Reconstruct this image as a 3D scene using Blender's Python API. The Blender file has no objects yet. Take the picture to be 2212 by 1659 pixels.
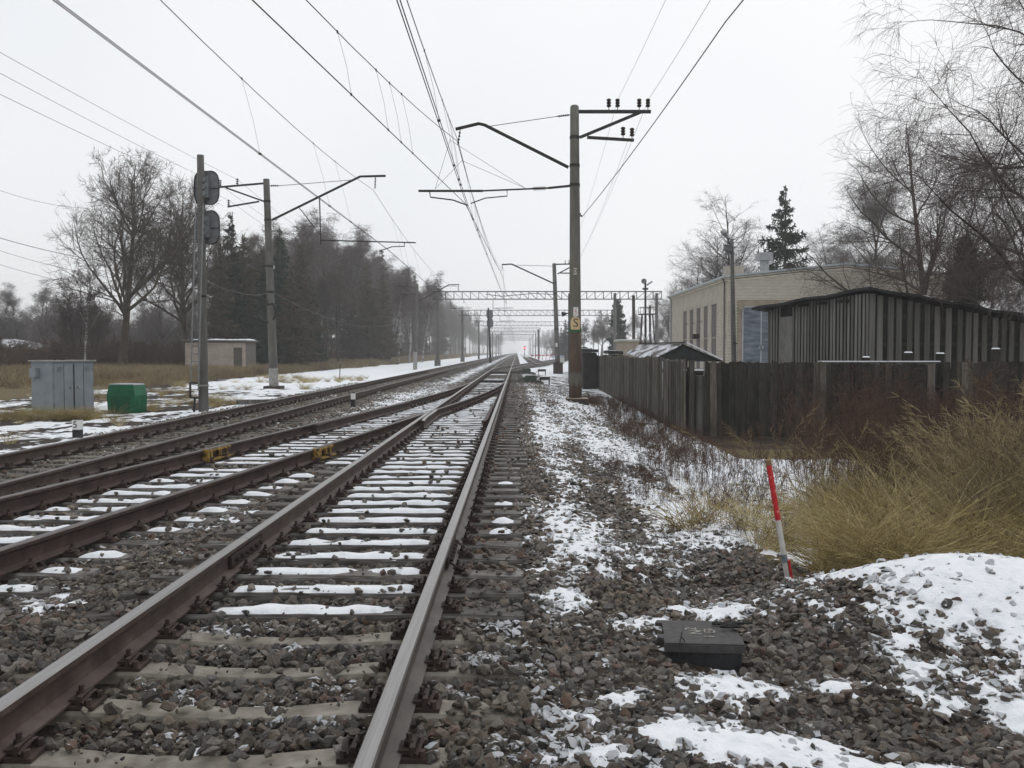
import bpy, bmesh, math, random
import numpy as np
from mathutils import Vector, Matrix, Euler

random.seed(7)
RNG = np.random.default_rng(11)
sc = bpy.context.scene
ROOTCOL = sc.collection
R = math.radians

# ---------------------------------------------------------------- camera, sky, sun, exposure
CAM_H = 1.645
PITCH = math.atan(32 / 920.0)
YAW = math.atan(4.9 / 920.0)
cam_data = bpy.data.cameras.new('camera')
cam_data.sensor_width = 36
cam_data.lens = 920 / 1024 * 36
cam_data.clip_start = 0.05
cam_data.clip_end = 4000
cam = bpy.data.objects.new('camera', cam_data)
cam.location = (0, 0, CAM_H)
cam.rotation_euler = (R(90) - PITCH, 0, YAW)
ROOTCOL.objects.link(cam)
sc.camera = cam
CAMM = Euler((R(90) - PITCH, 0, YAW)).to_matrix()
FQ = 1987.3


def ray(u, v):
    return CAMM @ Vector(((u - 1106) / FQ, -(v - 829.5) / FQ, -1))


def at(u, v, Y):
    """world point at distance Y along the track seen in the direction (u, v)"""
    d = ray(u, v)
    return Vector((0, 0, CAM_H)) + d * (Y / d.y)


def gnd(u, v, z=0.0):
    d = ray(u, v)
    return Vector((0, 0, CAM_H)) + d * ((z - CAM_H) / d.z)


world = bpy.data.worlds.new('World')
sc.world = world
world.use_nodes = True
wn = world.node_tree
wn.nodes.clear()
w_out = wn.nodes.new('ShaderNodeOutputWorld')
w_bg = wn.nodes.new('ShaderNodeBackground')
w_sky = wn.nodes.new('ShaderNodeTexSky')
w_sky.sky_type = 'NISHITA'
w_sky.sun_disc = False
SUN_EL, SUN_AZ = R(48), R(35)
w_sky.sun_elevation = SUN_EL
w_sky.sun_rotation = SUN_AZ
w_sky.air_density = 1.0
w_sky.dust_density = 4.0
w_mix = wn.nodes.new('ShaderNodeMix')
w_mix.data_type = 'RGBA'
w_mix.inputs[0].default_value = 0.93          # nearly closed cloud deck over the clear sky
w_tc = wn.nodes.new('ShaderNodeTexCoord')
w_no = wn.nodes.new('ShaderNodeTexNoise')
w_no.inputs['Scale'].default_value = 1.4
w_no.inputs['Detail'].default_value = 3
w_cr = wn.nodes.new('ShaderNodeValToRGB')
w_cr.color_ramp.elements[0].position = 0.3
w_cr.color_ramp.elements[0].color = (8.1, 8.45, 8.85, 1)
w_cr.color_ramp.elements[1].position = 0.7
w_cr.color_ramp.elements[1].color = (9.5, 9.55, 9.65, 1)
wn.links.new(w_tc.outputs['Generated'], w_no.inputs['Vector'])
wn.links.new(w_no.outputs[0], w_cr.inputs[0])
wn.links.new(w_sky.outputs[0], w_mix.inputs[6])
wn.links.new(w_cr.outputs[0], w_mix.inputs[7])
wn.links.new(w_mix.outputs[2], w_bg.inputs[0])
w_bg.inputs[1].default_value = 0.1
wn.links.new(w_bg.outputs[0], w_out.inputs[0])

sun_d = bpy.data.lights.new('sun', 'SUN')
sun_d.energy = 0.6
sun_d.angle = R(20)
sun_d.color = (1.0, 0.97, 0.93)
sun = bpy.data.objects.new('sun', sun_d)
_sd = Vector((math.sin(SUN_AZ) * math.cos(SUN_EL), math.cos(SUN_AZ) * math.cos(SUN_EL), math.sin(SUN_EL)))
sun.rotation_euler = _sd.to_track_quat('Z', 'Y').to_euler()
sun.location = (0, 0, 30)
ROOTCOL.objects.link(sun)

sc.view_settings.view_transform = 'Standard'
sc.view_settings.look = 'None'
sc.view_settings.exposure = 0.08
sc.view_settings.gamma = 1.0
sc.view_settings.use_curve_mapping = False
sc.cycles.max_bounces = 5
sc.cycles.diffuse_bounces = 3
sc.cycles.glossy_bounces = 2
sc.cycles.transparent_max_bounces = 8
sc.cycles.volume_bounces = 1
sc.cycles.use_denoising = True
sc.cycles.sample_clamp_indirect = 4

# ---------------------------------------------------------------- noise in numpy


def _hash(ix, iy, seed):
    h = (ix.astype(np.int64) * 374761393 + iy.astype(np.int64) * 668265263 + seed * 1442695041) & 0xFFFFFFFF
    h = ((h ^ (h >> 13)) * 1274126177) & 0xFFFFFFFF
    h = h ^ (h >> 16)
    return (h & 0xFFFFFF) / float(0xFFFFFF)


def vnoise(x, y, seed=0):
    x = np.asarray(x, float); y = np.asarray(y, float)
    ix = np.floor(x); iy = np.floor(y)
    fx = x - ix; fy = y - iy
    fx = fx * fx * (3 - 2 * fx); fy = fy * fy * (3 - 2 * fy)
    a = _hash(ix, iy, seed); b = _hash(ix + 1, iy, seed)
    c = _hash(ix, iy + 1, seed); d = _hash(ix + 1, iy + 1, seed)
    return (a + (b - a) * fx) * (1 - fy) + (c + (d - c) * fx) * fy


def fbm(x, y, seed=0, octv=4, gain=0.5):
    s = 0; a = 1; t = 0
    for o in range(octv):
        s = s + a * vnoise(x * 2 ** o + 17.3 * o, y * 2 ** o - 9.1 * o, seed + o)
        t += a; a *= gain
    return s / t


def sstep(a, b, x):
    t = np.clip((np.asarray(x, float) - a) / (b - a), 0, 1)
    return t * t * (3 - 2 * t)


def gauss(x, y, cx, cy, sx, sy):
    return np.exp(-((x - cx) / sx) ** 2 - ((y - cy) / sy) ** 2)


# ---------------------------------------------------------------- tracks in plan (metres)
GH = 0.795                     # half distance between rail head centres
AXC, CXC, DXC = -1.333, -6.5, 3.2
TOE1, FROG1 = 50.0, 22.3       # near turnout, leaves to the left towards the camera
TOE2 = 72.0                    # far turnout, leaves to the right away from the camera


def bR(y):
    """right rail of the diverging track"""
    y = np.asarray(y, float)
    k = 0.00207
    cur = AXC + GH - k * (TOE1 - y) ** 2
    st = AXC - GH - 0.107 * (FROG1 - y)
    return np.where(y > TOE1, AXC + GH, np.where(y > FROG1, cur, st))


def bL(y):
    return bR(y) - 2 * GH


def eL(y):
    """left rail of the far diverging track"""
    y = np.asarray(y, float)
    d = np.clip(y - TOE2, 0, None)
    cur = 0.0020 * d ** 2
    L0 = 24.0
    st = 0.0020 * L0 ** 2 + 0.096 * (d - L0)
    return AXC - GH + np.where(d < L0, cur, st)


def gz(x, y):
    """height of the ground"""
    x = np.asarray(x, float); y = np.asarray(y, float)
    z = -0.05 + 0.0 * x
    # shoulder, trough and lower ground on the right
    far = sstep(5.0, 13.0, y)
    z = z - 0.42 * sstep(0.5, 3.6, x) * far * (1 - 0.35 * sstep(40, 90, y))
    z = z - 0.22 * gauss(x, y, 1.15 + 0.0 * y, 15.0, 0.55, 8.0) * 0.55
    z = z - 0.08 * sstep(0.6, 1.6, x) * (1 - far)
    # gravel heap near the camera and the little dug bank behind it
    z = z + 0.36 * gauss(x, y, 3.0, 6.15, 1.05, 0.80) + 0.22 * gauss(x, y, 4.3, 5.7, 0.9, 1.0)
    z = z + 0.05 * gauss(x, y, 2.0, 5.9, 0.8, 0.5)
    z = z - 0.15 * gauss(x, y, 1.35, 7.15, 0.75, 0.20)
    z = z - 0.07 * gauss(x, y, 2.3, 4.35, 0.8, 0.28)
    # little rise round the foot of the mast
    z = z + 0.20 * gauss(x, y, 2.0, 30.66, 1.6, 3.0)
    # left verge
    lv = sstep(8.0, 9.6, -x)
    z = z - 0.10 * lv * sstep(60, 30, y) + 0.12 * sstep(15, 24, -x) * sstep(25, 60, y)
    z = z + lv * 0.10 * (fbm(x * 0.7, y * 0.7, 5, 3) - 0.5)
    # ditch line and heaped snow bank beside the left track
    z = z - 0.30 * sstep(9.5, 11.0, -x) * sstep(60, 95, y) * (1 - sstep(12.5, 15, -x))
    # between tracks a shallow hollow
    z = z - 0.05 * gauss(x, 0 * y, -3.9, 0, 0.5, 1) * sstep(20, 30, y)
    z = z + 0.03 * (fbm(x * 1.7, y * 1.7, 3, 3) - 0.5)
    return z


def snow_h(x, y):
    """snow depth relative to the ground; negative where there is none"""
    x = np.asarray(x, float); y = np.asarray(y, float)
    n = fbm(x * 1.1, y * 0.75, 21, 4, 0.6) - 0.5
    n2 = fbm(x * 8.0, y * 7.0, 31, 4, 0.75) - 0.5
    b = -0.40 + 0 * x
    right = sstep(0.15, 0.35, x)
    # ribbon of snow on the shoulder
    b = b + right * sstep(6.2, 9.0, y) * (0.38 * gauss(x, 0 * y, 0.62, 0, 0.33, 1) +
                                          0.42 * sstep(1.0, 1.7, x))
    b = b + 0.20 * gauss(x, y, 0.95, 22, 0.7, 7.0) + 0.34 * gauss(x, y, 1.20, 31, 0.60, 9.0)
    b = b + 0.30 * gauss(x, y, 0.45, 7.0, 0.30, 0.8)
    # heap
    b = b + 0.42 * gauss(x, y, 3.7, 5.9, 1.1, 0.9) + 0.70 * gauss(x, y, 2.75, 6.5, 1.0, 0.40) + 0.25 * gauss(x, y, 2.2, 5.7, .5, .3)
    b = b + 0.40 * gauss(x, y, 3.6, 5.2, 0.5, 0.5)
    # patches close to the camera, read off the photograph
    for (u, v, ru, rv, a) in ((1560, 1600, 150, 45, .62), (1780, 1610, 140, 45, .62), (1690, 1570, 200, 28, .4),
                              (1540, 1475, 110, 45, .52), (1750, 1455, 170, 18, .52), (2050, 1640, 160, 30, .5),
                              (1440, 1345, 110, 22, .5), (1560, 1310, 130, 18, .45), (1230, 1300, 60, 26, .4),
                              (1340, 1500, 90, 30, .40), (1250, 1560, 80, 25, .3), (1330, 1640, 110, 26, .34),
                              (1230, 1560, 60, 18, .25),
                              (690, 1415, 80, 12, .30), (700, 1490, 110, 12, .34), (600, 1575, 90, 12, .30),
                              (2090, 1330, 150, 90, .60), (2150, 1240, 120, 40, .5), (2170, 1490, 70, 60, .5), (1950, 1420, 60, 40, .45), (1480, 1550, 60, 25, .3), (1250, 1640, 80, 25, .3),
                              (1400, 1590, 70, 22, .3), (980, 1440, 50, 14, .2), (1050, 1330, 40, 14, .2),
                              (110, 1310, 110, 28, .36), (60, 1290, 90, 16, .3),
                              (520, 1090, 60, 12, .3), (420, 1140, 50, 12, .25)):
        c = gnd(u, v, -0.05)
        wx = ru / FQ * c.y * 1.0
        wy = rv / FQ * c.y * c.y / 1.69
        b = b + a * gauss(x, y, c.x, c.y, wx, wy) * 1.25
    # between the tracks farther off
    b = b + gauss(x, 0 * y, -3.9, 0, 1.0, 1) * sstep(17, 26, y) * 0.50
    b = b + sstep(-0.75, -0.4, x) * sstep(0.3, 0.1, x) * 0.15 * sstep(14, 25, y)
    b = b + gauss(x, 0 * y, -6.5, 0, .6, 1) * 0.12
    b = b + gauss(x, y, -6.4, 9.5, .9, 3) * 0.30
    # left verge
    lv = sstep(7.9, 8.8, -x)
    b = b + lv * (0.28 + 0.16 * sstep(40, 50, y)) - lv * .30 * sstep(.5, .72, vnoise(x * .6, y * .35, 12))
    b = b - lv * 0.55 * sstep(17, 22, -x)
    # wheel ruts of the dirt path on the verge
    rut = 0.16 * np.sin(y * 0.10) - 14.6
    b = b - 0.25 * gauss(x, 0 * y, rut, 0, 0.35, 1) - 0.25 * gauss(x, 0 * y, rut - 1.7, 0, 0.35, 1)
    # no snow right beside the rails where it is kept clear
    f = b + n * 1.0 + n2 * 1.15
    return np.clip(f * 0.070, -0.07, 0.020)


def gz1(x, y):
    return float(gz(np.array([x]), np.array([y]))[0])



# ---------------------------------------------------------------- materials


def _mat(name):
    m = bpy.data.materials.new(name)
    m.use_nodes = True
    nt = m.node_tree
    return m, nt, nt.nodes['Principled BSDF']


def N(nt, typ, **kw):
    n = nt.nodes.new(typ)
    for k, v in kw.items():
        if k.startswith('_'):
            setattr(n, k[1:], v)
        else:
            n.inputs[k].default_value = v
    return n


def ramp(nt, fac, stops, interp='LINEAR'):
    r = nt.nodes.new('ShaderNodeValToRGB')
    cr = r.color_ramp
    cr.interpolation = interp
    while len(cr.elements) < len(stops):
        cr.elements.new(0.5)
    for e, (p, c) in zip(cr.elements, stops):
        e.position = p
        e.color = (c[0], c[1], c[2], 1)
    nt.links.new(fac, r.inputs[0])
    return r.outputs[0]


def coords(nt, scale=(1, 1, 1), which='Object'):
    tc = nt.nodes.new('ShaderNodeTexCoord')
    mp = nt.nodes.new('ShaderNodeMapping')
    mp.inputs['Scale'].default_value = scale
    nt.links.new(tc.outputs[which], mp.inputs[0])
    return mp.outputs[0]


def noise(nt, vec, scale, detail=4, rough=0.55):
    n = N(nt, 'ShaderNodeTexNoise', Scale=scale, Detail=detail, Roughness=rough)
    nt.links.new(vec, n.inputs['Vector'])
    return n.outputs[0]


def mixc(nt, fac, a, b, mode='MIX'):
    m = nt.nodes.new('ShaderNodeMix')
    m.data_type = 'RGBA'
    m.blend_type = mode
    if isinstance(fac, float):
        m.inputs[0].default_value = fac
    else:
        nt.links.new(fac, m.inputs[0])
    for i, s in ((6, a), (7, b)):
        if isinstance(s, tuple):
            m.inputs[i].default_value = (s[0], s[1], s[2], 1)
        else:
            nt.links.new(s, m.inputs[i])
    return m.outputs[2]


def math_(nt, op, a, b=0.0, clamp=False):
    m = nt.nodes.new('ShaderNodeMath')
    m.operation = op
    m.use_clamp = clamp
    for i, s in ((0, a), (1, b)):
        if isinstance(s, (int, float)):
            m.inputs[i].default_value = s
        else:
            nt.links.new(s, m.inputs[i])
    return m.outputs[0]


def bump(nt, bsdf, h, strength=0.4, dist=0.01):
    b = N(nt, 'ShaderNodeBump', Strength=strength, Distance=dist)
    nt.links.new(h, b.inputs['Height'])
    nt.links.new(b.outputs[0], bsdf.inputs['Normal'])


def plain(name, stops, scale=6, rough=0.7, metal=0.0, stretch=(1, 1, 1), detail=5, bmp=0.3, bdist=0.004,
          which='Object', rnd=0.0, spec=0.3):
    """noise driven colour; rnd adds a tone per object"""
    m, nt, b = _mat(name)
    v = coords(nt, stretch, which)
    f = noise(nt, v, scale, detail)
    col = ramp(nt, f, stops)
    if rnd > 0:
        oi = nt.nodes.new('ShaderNodeObjectInfo')
        t = ramp(nt, oi.outputs['Random'], [(0, (1 - rnd,) * 3), (1, (1 + rnd,) * 3)])
        col = mixc(nt, 1.0, col, t, 'MULTIPLY')
    nt.links.new(col, b.inputs['Base Color'])
    b.inputs['Roughness'].default_value = rough
    b.inputs['Metallic'].default_value = metal
    b.inputs['Specular IOR Level'].default_value = spec
    if bmp:
        f2 = noise(nt, v, scale * 4, 4)
        bump(nt, b, f2, bmp, bdist)
    return m


M = {}
M['snow'] = plain('snow', [(0.25, (.60, .62, .66)), (0.45, (.76, .78, .81)), (0.7, (.83, .845, .87))], 11, 0.75, detail=8, bmp=0.7, bdist=0.012)
M['concrete'] = plain('mast_concrete', [(0.25, (.065, .062, .056)), (0.5, (.120, .116, .106)), (0.75, (.175, .171, .160))],
                      2.2, 0.85, stretch=(2, 2, .5), bmp=0.5)
M['concrete_pale'] = plain('pale_concrete', [(0.3, (.22, .215, .20)), (0.7, (.38, .37, .35))], 5, 0.9, bmp=0.5)
M['dark_steel'] = plain('dark_painted_steel', [(0.3, (.014, .013, .013)), (0.7, (.04, .036, .034))], 12, 0.6, bmp=0.2)
M['wire'] = plain('wire_metal', [(0.3, (.03, .03, .03)), (0.7, (.07, .065, .06))], 8, 0.5, bmp=0)
M['porcelain'] = plain('dark_porcelain', [(0.3, (.018, .012, .01)), (0.7, (.035, .022, .018))], 8, 0.25, bmp=0)
M['galv'] = plain('galvanised_steel', [(0.3, (.28, .29, .30)), (0.7, (.45, .46, .47))], 8, 0.5, metal=0.5, bmp=0.2)
M['rust'] = plain('rusty_steel', [(0.25, (.020, .015, .013)), (0.55, (.048, .032, .027)), (0.8, (.09, .062, .050))],
                  7, 0.75, bmp=0.5)
M['grey_paint'] = plain('grey_cabinet_paint', [(0.3, (.19, .215, .235)), (0.7, (.25, .28, .30))], 3, 0.5, bmp=0.15)
M['green_paint'] = plain('green_paint', [(0.3, (.006, .085, .038)), (0.7, (.010, .135, .060))], 3, 0.45, bmp=0.15)
M['green_dark'] = plain('darker_green_panel', [(0.3, (.004, .060, .028)), (0.7, (.007, .095, .044))], 3, 0.45)
M['green_dull'] = plain('dull_green_steel', [(0.3, (.03, .045, .035)), (0.7, (.06, .08, .06))], 5, 0.6)
M['yellow_paint'] = plain('worn_yellow_paint', [(0.40, (.05, .035, .02)), (0.52, (.28, .17, .03)), (0.8, (.42, .27, .05))], 14, 0.6)
M['white_paint'] = plain('white_paint', [(0.3, (.62, .62, .60)), (0.7, (.75, .75, .73))], 8, 0.6)
M['black_paint'] = plain('black_paint', [(0.3, (.012, .012, .012)), (0.7, (.03, .03, .03))], 8, 0.5)
M['grey_dark'] = plain('weathered_grey_signal', [(0.3, (.12, .125, .13)), (0.7, (.20, .21, .215))], 5, .6)
M['ladder_grey'] = plain('ladder_grey', [(0.3, (.16, .16, .16)), (0.7, (.26, .26, .26))], 8, 0.6)
M['sign_yellow'] = plain('sign_yellow', [(0.3, (.55, .38, .17)), (0.6, (.66, .52, .30)), (.8, (.50, .27, .10))], 4, 0.6)
M['sign_green'] = plain('sign_green', [(0.3, (.02, .09, .04)), (0.7, (.04, .13, .06))], 4, 0.6)
M['red_paint'] = plain('red_paint', [(0.35, (.42, .015, .02)), (0.6, (.50, .03, .035)), (.72, (.62, .25, .22))], 22, 0.45)
M['stake_white'] = plain('stake_white', [(0.3, (.42, .40, .36)), (0.7, (.58, .56, .52))], 12, 0.6)
M['tape'] = plain('grey_tape', [(0.3, (.10, .12, .14)), (0.7, (.2, .22, .24))], 30, 0.4)
M['bare_wood'] = plain('bare_wood', [(0.3, (.16, .10, .05)), (0.7, (.26, .17, .08))], 12, 0.8)
M['plastic'] = plain('black_plastic', [(0.3, (.016, .016, .017)), (0.7, (.034, .034, .036))], 20, 0.6, bmp=0.15)
M['lid'] = plain('weathered_black_lid', [(0.3, (.035, .033, .033)), (0.65, (.060, .056, .056)), (.8, (.10, .095, .09))], 26, 0.65, bmp=0.3)
M['chalk'] = plain('pale_letter_paint', [(0.35, (.16, .155, .14)), (0.55, (.36, .34, .30))], 60, 0.8)
M['bark'] = plain('bark', [(0.3, (.035, .028, .022)), (0.7, (.085, .07, .055))], 5, 0.9, stretch=(4, 4, 1), bmp=0.6, bdist=.02)
M['bark_red'] = plain('mossy_bark', [(0.3, (.045, .034, .022)), (0.7, (.10, .075, .05))], 4, 0.9, stretch=(3, 3, 1), bmp=0.6, bdist=.03)
M['twig_pale'] = plain('pale_twigs', [(0.3, (.12, .103, .096)), (0.7, (.20, .175, .163))], 3, 0.9, bmp=0)
M['twig'] = plain('twigs', [(0.3, (.065, .051, .038)), (0.7, (.12, .096, .074))], 3, 0.9, bmp=0)
M['twig_birch'] = plain('birch_twigs', [(0.3, (.080, .060, .056)), (0.7, (.14, .108, .10))], 3, 0.9, bmp=0)
M['brown_stem'] = plain('brown_stems', [(0.3, (.048, .027, .020)), (0.7, (.12, .074, .049))], 5, 0.9, bmp=0, rnd=.35)
M['needle'] = plain('needles', [(0.3, (.008, .020, .010)), (0.7, (.026, .046, .020))], 1.4, 0.8, bmp=0, rnd=.2)
M['needle_brown'] = plain('needles_brownish', [(0.3, (.036, .036, .018)), (0.5, (.072, .058, .033)), (0.7, (.115, .082, .052))], 1.4, 0.8, bmp=0, rnd=.2)
M['tar'] = plain('tar_paper', [(0.3, (.010, .011, .011)), (0.7, (.035, .036, .036))], 4, 0.8, bmp=0.5, bdist=.02)
M['stucco'] = plain('stucco', [(0.3, (.26, .21, .15)), (0.6, (.36, .31, .24)), (.8, (.22, .21, .20))], 2.2, 0.9, bmp=0.5)
M['mortar'] = plain('mortar', [(0.3, (.11, .10, .09)), (0.7, (.17, .155, .14))], 6, 0.95)
M['brick_pale'] = plain('pale_silicate_brick', [(0.3, (.50, .455, .375)), (0.55, (.63, .58, .49)), (0.75, (.62, .545, .44))],
                        1.7, 0.9, detail=8, bmp=0.5, rnd=.08)
M['brick_pink'] = plain('pinkish_brick', [(0.3, (.46, .39, .33)), (0.7, (.66, .58, .51))], 1.3, 0.9, detail=8, rnd=.08)
M['plaster'] = plain('plaster_infill', [(0.3, (.34, .31, .26)), (0.7, (.46, .42, .35))], 2, 0.9)
M['glass_dark'] = plain('dark_glass', [(0.3, (.02, .025, .028)), (0.7, (.05, .06, .065))], 2, 0.15, bmp=0)
M['blue_metal'] = plain('blue_grey_door', [(0.3, (.075, .092, .115)), (0.52, (.15, .175, .205)), (0.75, (.26, .285, .31))],
                        1.1, 0.6, stretch=(1.2, 1, 5), detail=6, bmp=0.3)
M['lightgrey_metal'] = plain('light_roof_metal', [(0.3, (.32, .36, .38)), (0.7, (.48, .52, .54))], 3, 0.5, bmp=0.2)
M['concrete_sleeper'] = plain('sleeper_concrete', [(0.28, (.085, .070, .055)), (0.42, (.175, .155, .126)), (0.6, (.25, .23, .195)), (0.8, (.36, .335, .295))],
                              7, 0.85, detail=8, bmp=0.6, bdist=.004)
M['timber'] = plain('sleeper_timber', [(0.25, (.028, .023, .019)), (0.45, (.095, .085, .075)), (0.72, (.26, .25, .24))],
                    4, 0.85, stretch=(1, 7, 7), detail=8, bmp=0.7, bdist=.006, rnd=.3)
M['timber_grey'] = plain('sleeper_grey', [(0.25, (.07, .062, .05)), (0.55, (.135, .12, .10)), (0.8, (.21, .195, .17))],
                         4, 0.85, stretch=(1, 5, 5), detail=8, bmp=0.7, bdist=.006, rnd=.3)
M['cable_blue'] = plain('blue_box', [(0.3, (.25, .32, .42)), (0.7, (.5, .56, .62))], 4, 0.5)


def wood_mat(name, dark, mid, light, rnd=.35):
    m, nt, b = _mat(name)
    oi = nt.nodes.new('ShaderNodeObjectInfo')
    tc = nt.nodes.new('ShaderNodeTexCoord')
    add = nt.nodes.new('ShaderNodeVectorMath'); add.operation = 'ADD'
    cmb = nt.nodes.new('ShaderNodeCombineXYZ')
    k = math_(nt, 'MULTIPLY', oi.outputs['Random'], 37.0)
    nt.links.new(k, cmb.inputs[0]); nt.links.new(k, cmb.inputs[1])
    nt.links.new(tc.outputs['Object'], add.inputs[0]); nt.links.new(cmb.outputs[0], add.inputs[1])
    mp = nt.nodes.new('ShaderNodeMapping'); mp.inputs['Scale'].default_value = (22, 22, 1.3)
    nt.links.new(add.outputs[0], mp.inputs[0])
    f = noise(nt, mp.outputs[0], 1.6, 8, .65)
    col = ramp(nt, f, [(0.22, dark), (0.5, mid), (0.78, light)])
    t = ramp(nt, oi.outputs['Random'], [(0, (1 - rnd,) * 3), (1, (1 + rnd,) * 3)])
    col = mixc(nt, 1.0, col, t, 'MULTIPLY')
    f3 = noise(nt, add.outputs[0], 1.1, 3)
    st = ramp(nt, f3, [(0.42, (1, 1, 1)), (0.7, (.55, .60, .52))])
    col = mixc(nt, 1.0, col, st, 'MULTIPLY')
    nt.links.new(col, b.inputs['Base Color'])
    b.inputs['Roughness'].default_value = 0.85
    b.inputs['Specular IOR Level'].default_value = 0.2
    bump(nt, b, f, 0.7, 0.006)
    return m


M['plank'] = wood_mat('weathered_plank', (.014, .013, .012), (.042, .038, .034), (.095, .087, .078), .40)
M['plank_grey'] = wood_mat('grey_shed_board', (.075, .070, .065), (.19, .18, .17), (.30, .29, .275), .30)
M['plank_light'] = wood_mat('fence_board_pale', (.032, .026, .022), (.100, .086, .072), (.19, .172, .15), .40)

# stones: tone per instance, darker rusty ones among grey and pinkish granite
m, nt, b = _mat('crushed_stone')
oi = nt.nodes.new('ShaderNodeObjectInfo')
v = coords(nt)
base = ramp(nt, oi.outputs['Random'], [(0.0, (.065, .063, .061)), (0.20, (.125, .123, .120)), (0.42, (.195, .187, .174)),
                                       (0.56, (.145, .124, .101)), (0.70, (.215, .182, .152)), (0.82, (.30, .29, .27)),
                                       (0.94, (.17, .105, .082)), (1.0, (.38, .37, .35))])
f = noise(nt, v, 3.0, 6, .7)
col = mixc(nt, 1.0, base, ramp(nt, f, [(0.3, (.58, .55, .52)), (0.7, (1.50, 1.47, 1.42))]), 'MULTIPLY')
geo = nt.nodes.new('ShaderNodeNewGeometry')
mp = nt.nodes.new('ShaderNodeMapping'); nt.links.new(geo.outputs['Position'], mp.inputs[0])
w = noise(nt, mp.outputs[0], 0.9, 4)
col = mixc(nt, 1.0, col, ramp(nt, w, [(0.40, (1, 1, 1)), (0.68, (1.0, .90, .78))]), 'MULTIPLY')
sx = nt.nodes.new('ShaderNodeSeparateXYZ'); nt.links.new(geo.outputs['Position'], sx.inputs[0])
# brake rust spread beside the rails: a stain that belongs to the stones
d1 = math_(nt, 'ABSOLUTE', math_(nt, 'ADD', sx.outputs[0], 0.40))
d1 = math_(nt, 'SUBTRACT', 1.0, math_(nt, 'DIVIDE', d1, 0.42), True)
yy = math_(nt, 'DIVIDE', math_(nt, 'SUBTRACT', sx.outputs[1], 5.2), 3.0, True)
d1 = math_(nt, 'MULTIPLY', math_(nt, 'MULTIPLY', d1, yy), 0.75)
col = mixc(nt, d1, col, mixc(nt, 1.0, col, (1.0, .62, .42), 'MULTIPLY'))
# a dusting of snow lying on the upper faces where the snow patches run
sa = N(nt, 'ShaderNodeAttribute', _attribute_name='snowy', _attribute_type='INSTANCER')
nz = nt.nodes.new('ShaderNodeSeparateXYZ'); nt.links.new(geo.outputs['Normal'], nz.inputs[0])
dn = math_(nt, 'ADD', math_(nt, 'MULTIPLY', nz.outputs[2], .55), math_(nt, 'MULTIPLY', sa.outputs['Fac'], .80))
dn = math_(nt, 'ADD', dn, math_(nt, 'MULTIPLY', math_(nt, 'SUBTRACT', noise(nt, mp.outputs[0], 26, 4, .6), .5), .9))
col = mixc(nt, ramp(nt, dn, [(0.93, (0, 0, 0)), (1.0, (1, 1, 1))]), col, (.76, .78, .81))
nt.links.new(col, b.inputs['Base Color'])
b.inputs['Roughness'].default_value = 0.55
b.inputs['Specular IOR Level'].default_value = 0.5
bump(nt, b, noise(nt, v, 10, 5, .7), 0.8, 0.04)
M['stone'] = m

# ground: dark wet soil and grit, dead grass, snow where the 'snow' layer of the sheet says so
m, nt, b = _mat('ground')
g = nt.nodes.new('ShaderNodeNewGeometry')
mp = nt.nodes.new('ShaderNodeMapping'); nt.links.new(g.outputs['Position'], mp.inputs[0])
P = mp.outputs[0]
soil = ramp(nt, noise(nt, P, 14, 8, .7), [(0.3, (.016, .012, .010)), (0.5, (.036, .028, .022)), (0.68, (.075, .064, .053)),
                                         (0.8, (.15, .135, .12))])
grs = ramp(nt, noise(nt, P, 9, 8, .75), [(0.3, (.05, .040, .018)), (0.5, (.12, .095, .045)), (0.7, (.20, .155, .075))])
at1 = N(nt, 'ShaderNodeAttribute', _attribute_name='grass')
at2 = N(nt, 'ShaderNodeAttribute', _attribute_name='snow')
gm = math_(nt, 'ADD', math_(nt, 'MULTIPLY', at1.outputs['Fac'], 1.0), math_(nt, 'MULTIPLY', noise(nt, P, 1.3, 6), 0.8))
gm = ramp(nt, gm, [(0.78, (0, 0, 0)), (0.98, (1, 1, 1))])
col = mixc(nt, gm, soil, grs)
mps = nt.nodes.new('ShaderNodeMapping'); mps.inputs['Scale'].default_value = (1.0, .55, 1)
nt.links.new(g.outputs['Position'], mps.inputs[0])
sn = math_(nt, 'ADD', at2.outputs['Fac'], math_(nt, 'MULTIPLY', math_(nt, 'SUBTRACT', noise(nt, mps.outputs[0], 1.8, 9, .72), .5), 1.5))
sm = ramp(nt, sn, [(0.47, (0, 0, 0)), (0.53, (1, 1, 1))])
col = mixc(nt, sm, col, (.80, .82, .85))
nt.links.new(col, b.inputs['Base Color'])
b.inputs['Roughness'].default_value = 0.9
b.inputs['Specular IOR Level'].default_value = 0.15
hh = math_(nt, 'ADD', math_(nt, 'MULTIPLY', noise(nt, P, 22, 6, .7), 0.5), sm)
bump(nt, b, hh, 0.5, 0.03)
M['ground'] = m


def rail_mat(name, side, rough):
    m, nt, b = _mat(name)
    v = coords(nt)
    f = noise(nt, v, 5, 8, .6)
    col = ramp(nt, f, side)
    nt.links.new(col, b.inputs['Base Color'])
    b.inputs['Roughness'].default_value = rough
    b.inputs['Specular IOR Level'].default_value = 0.3
    bump(nt, b, noise(nt, v, 40, 4), 0.4, .002)
    return m


def head_mat(name, c0, c1, r0, r1, metal):
    """polished running surface: wear runs along the rail"""
    m, nt, b = _mat(name)
    v = coords(nt, (26, .5, 1))
    f = noise(nt, v, 2.5, 5)
    nt.links.new(ramp(nt, f, [(0.3, c0), (0.7, c1)]), b.inputs['Base Color'])
    rr = math_(nt, 'ADD', math_(nt, 'MULTIPLY', f, r1 - r0), r0)
    nt.links.new(rr, b.inputs['Roughness'])
    b.inputs['Metallic'].default_value = metal
    return m


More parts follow.
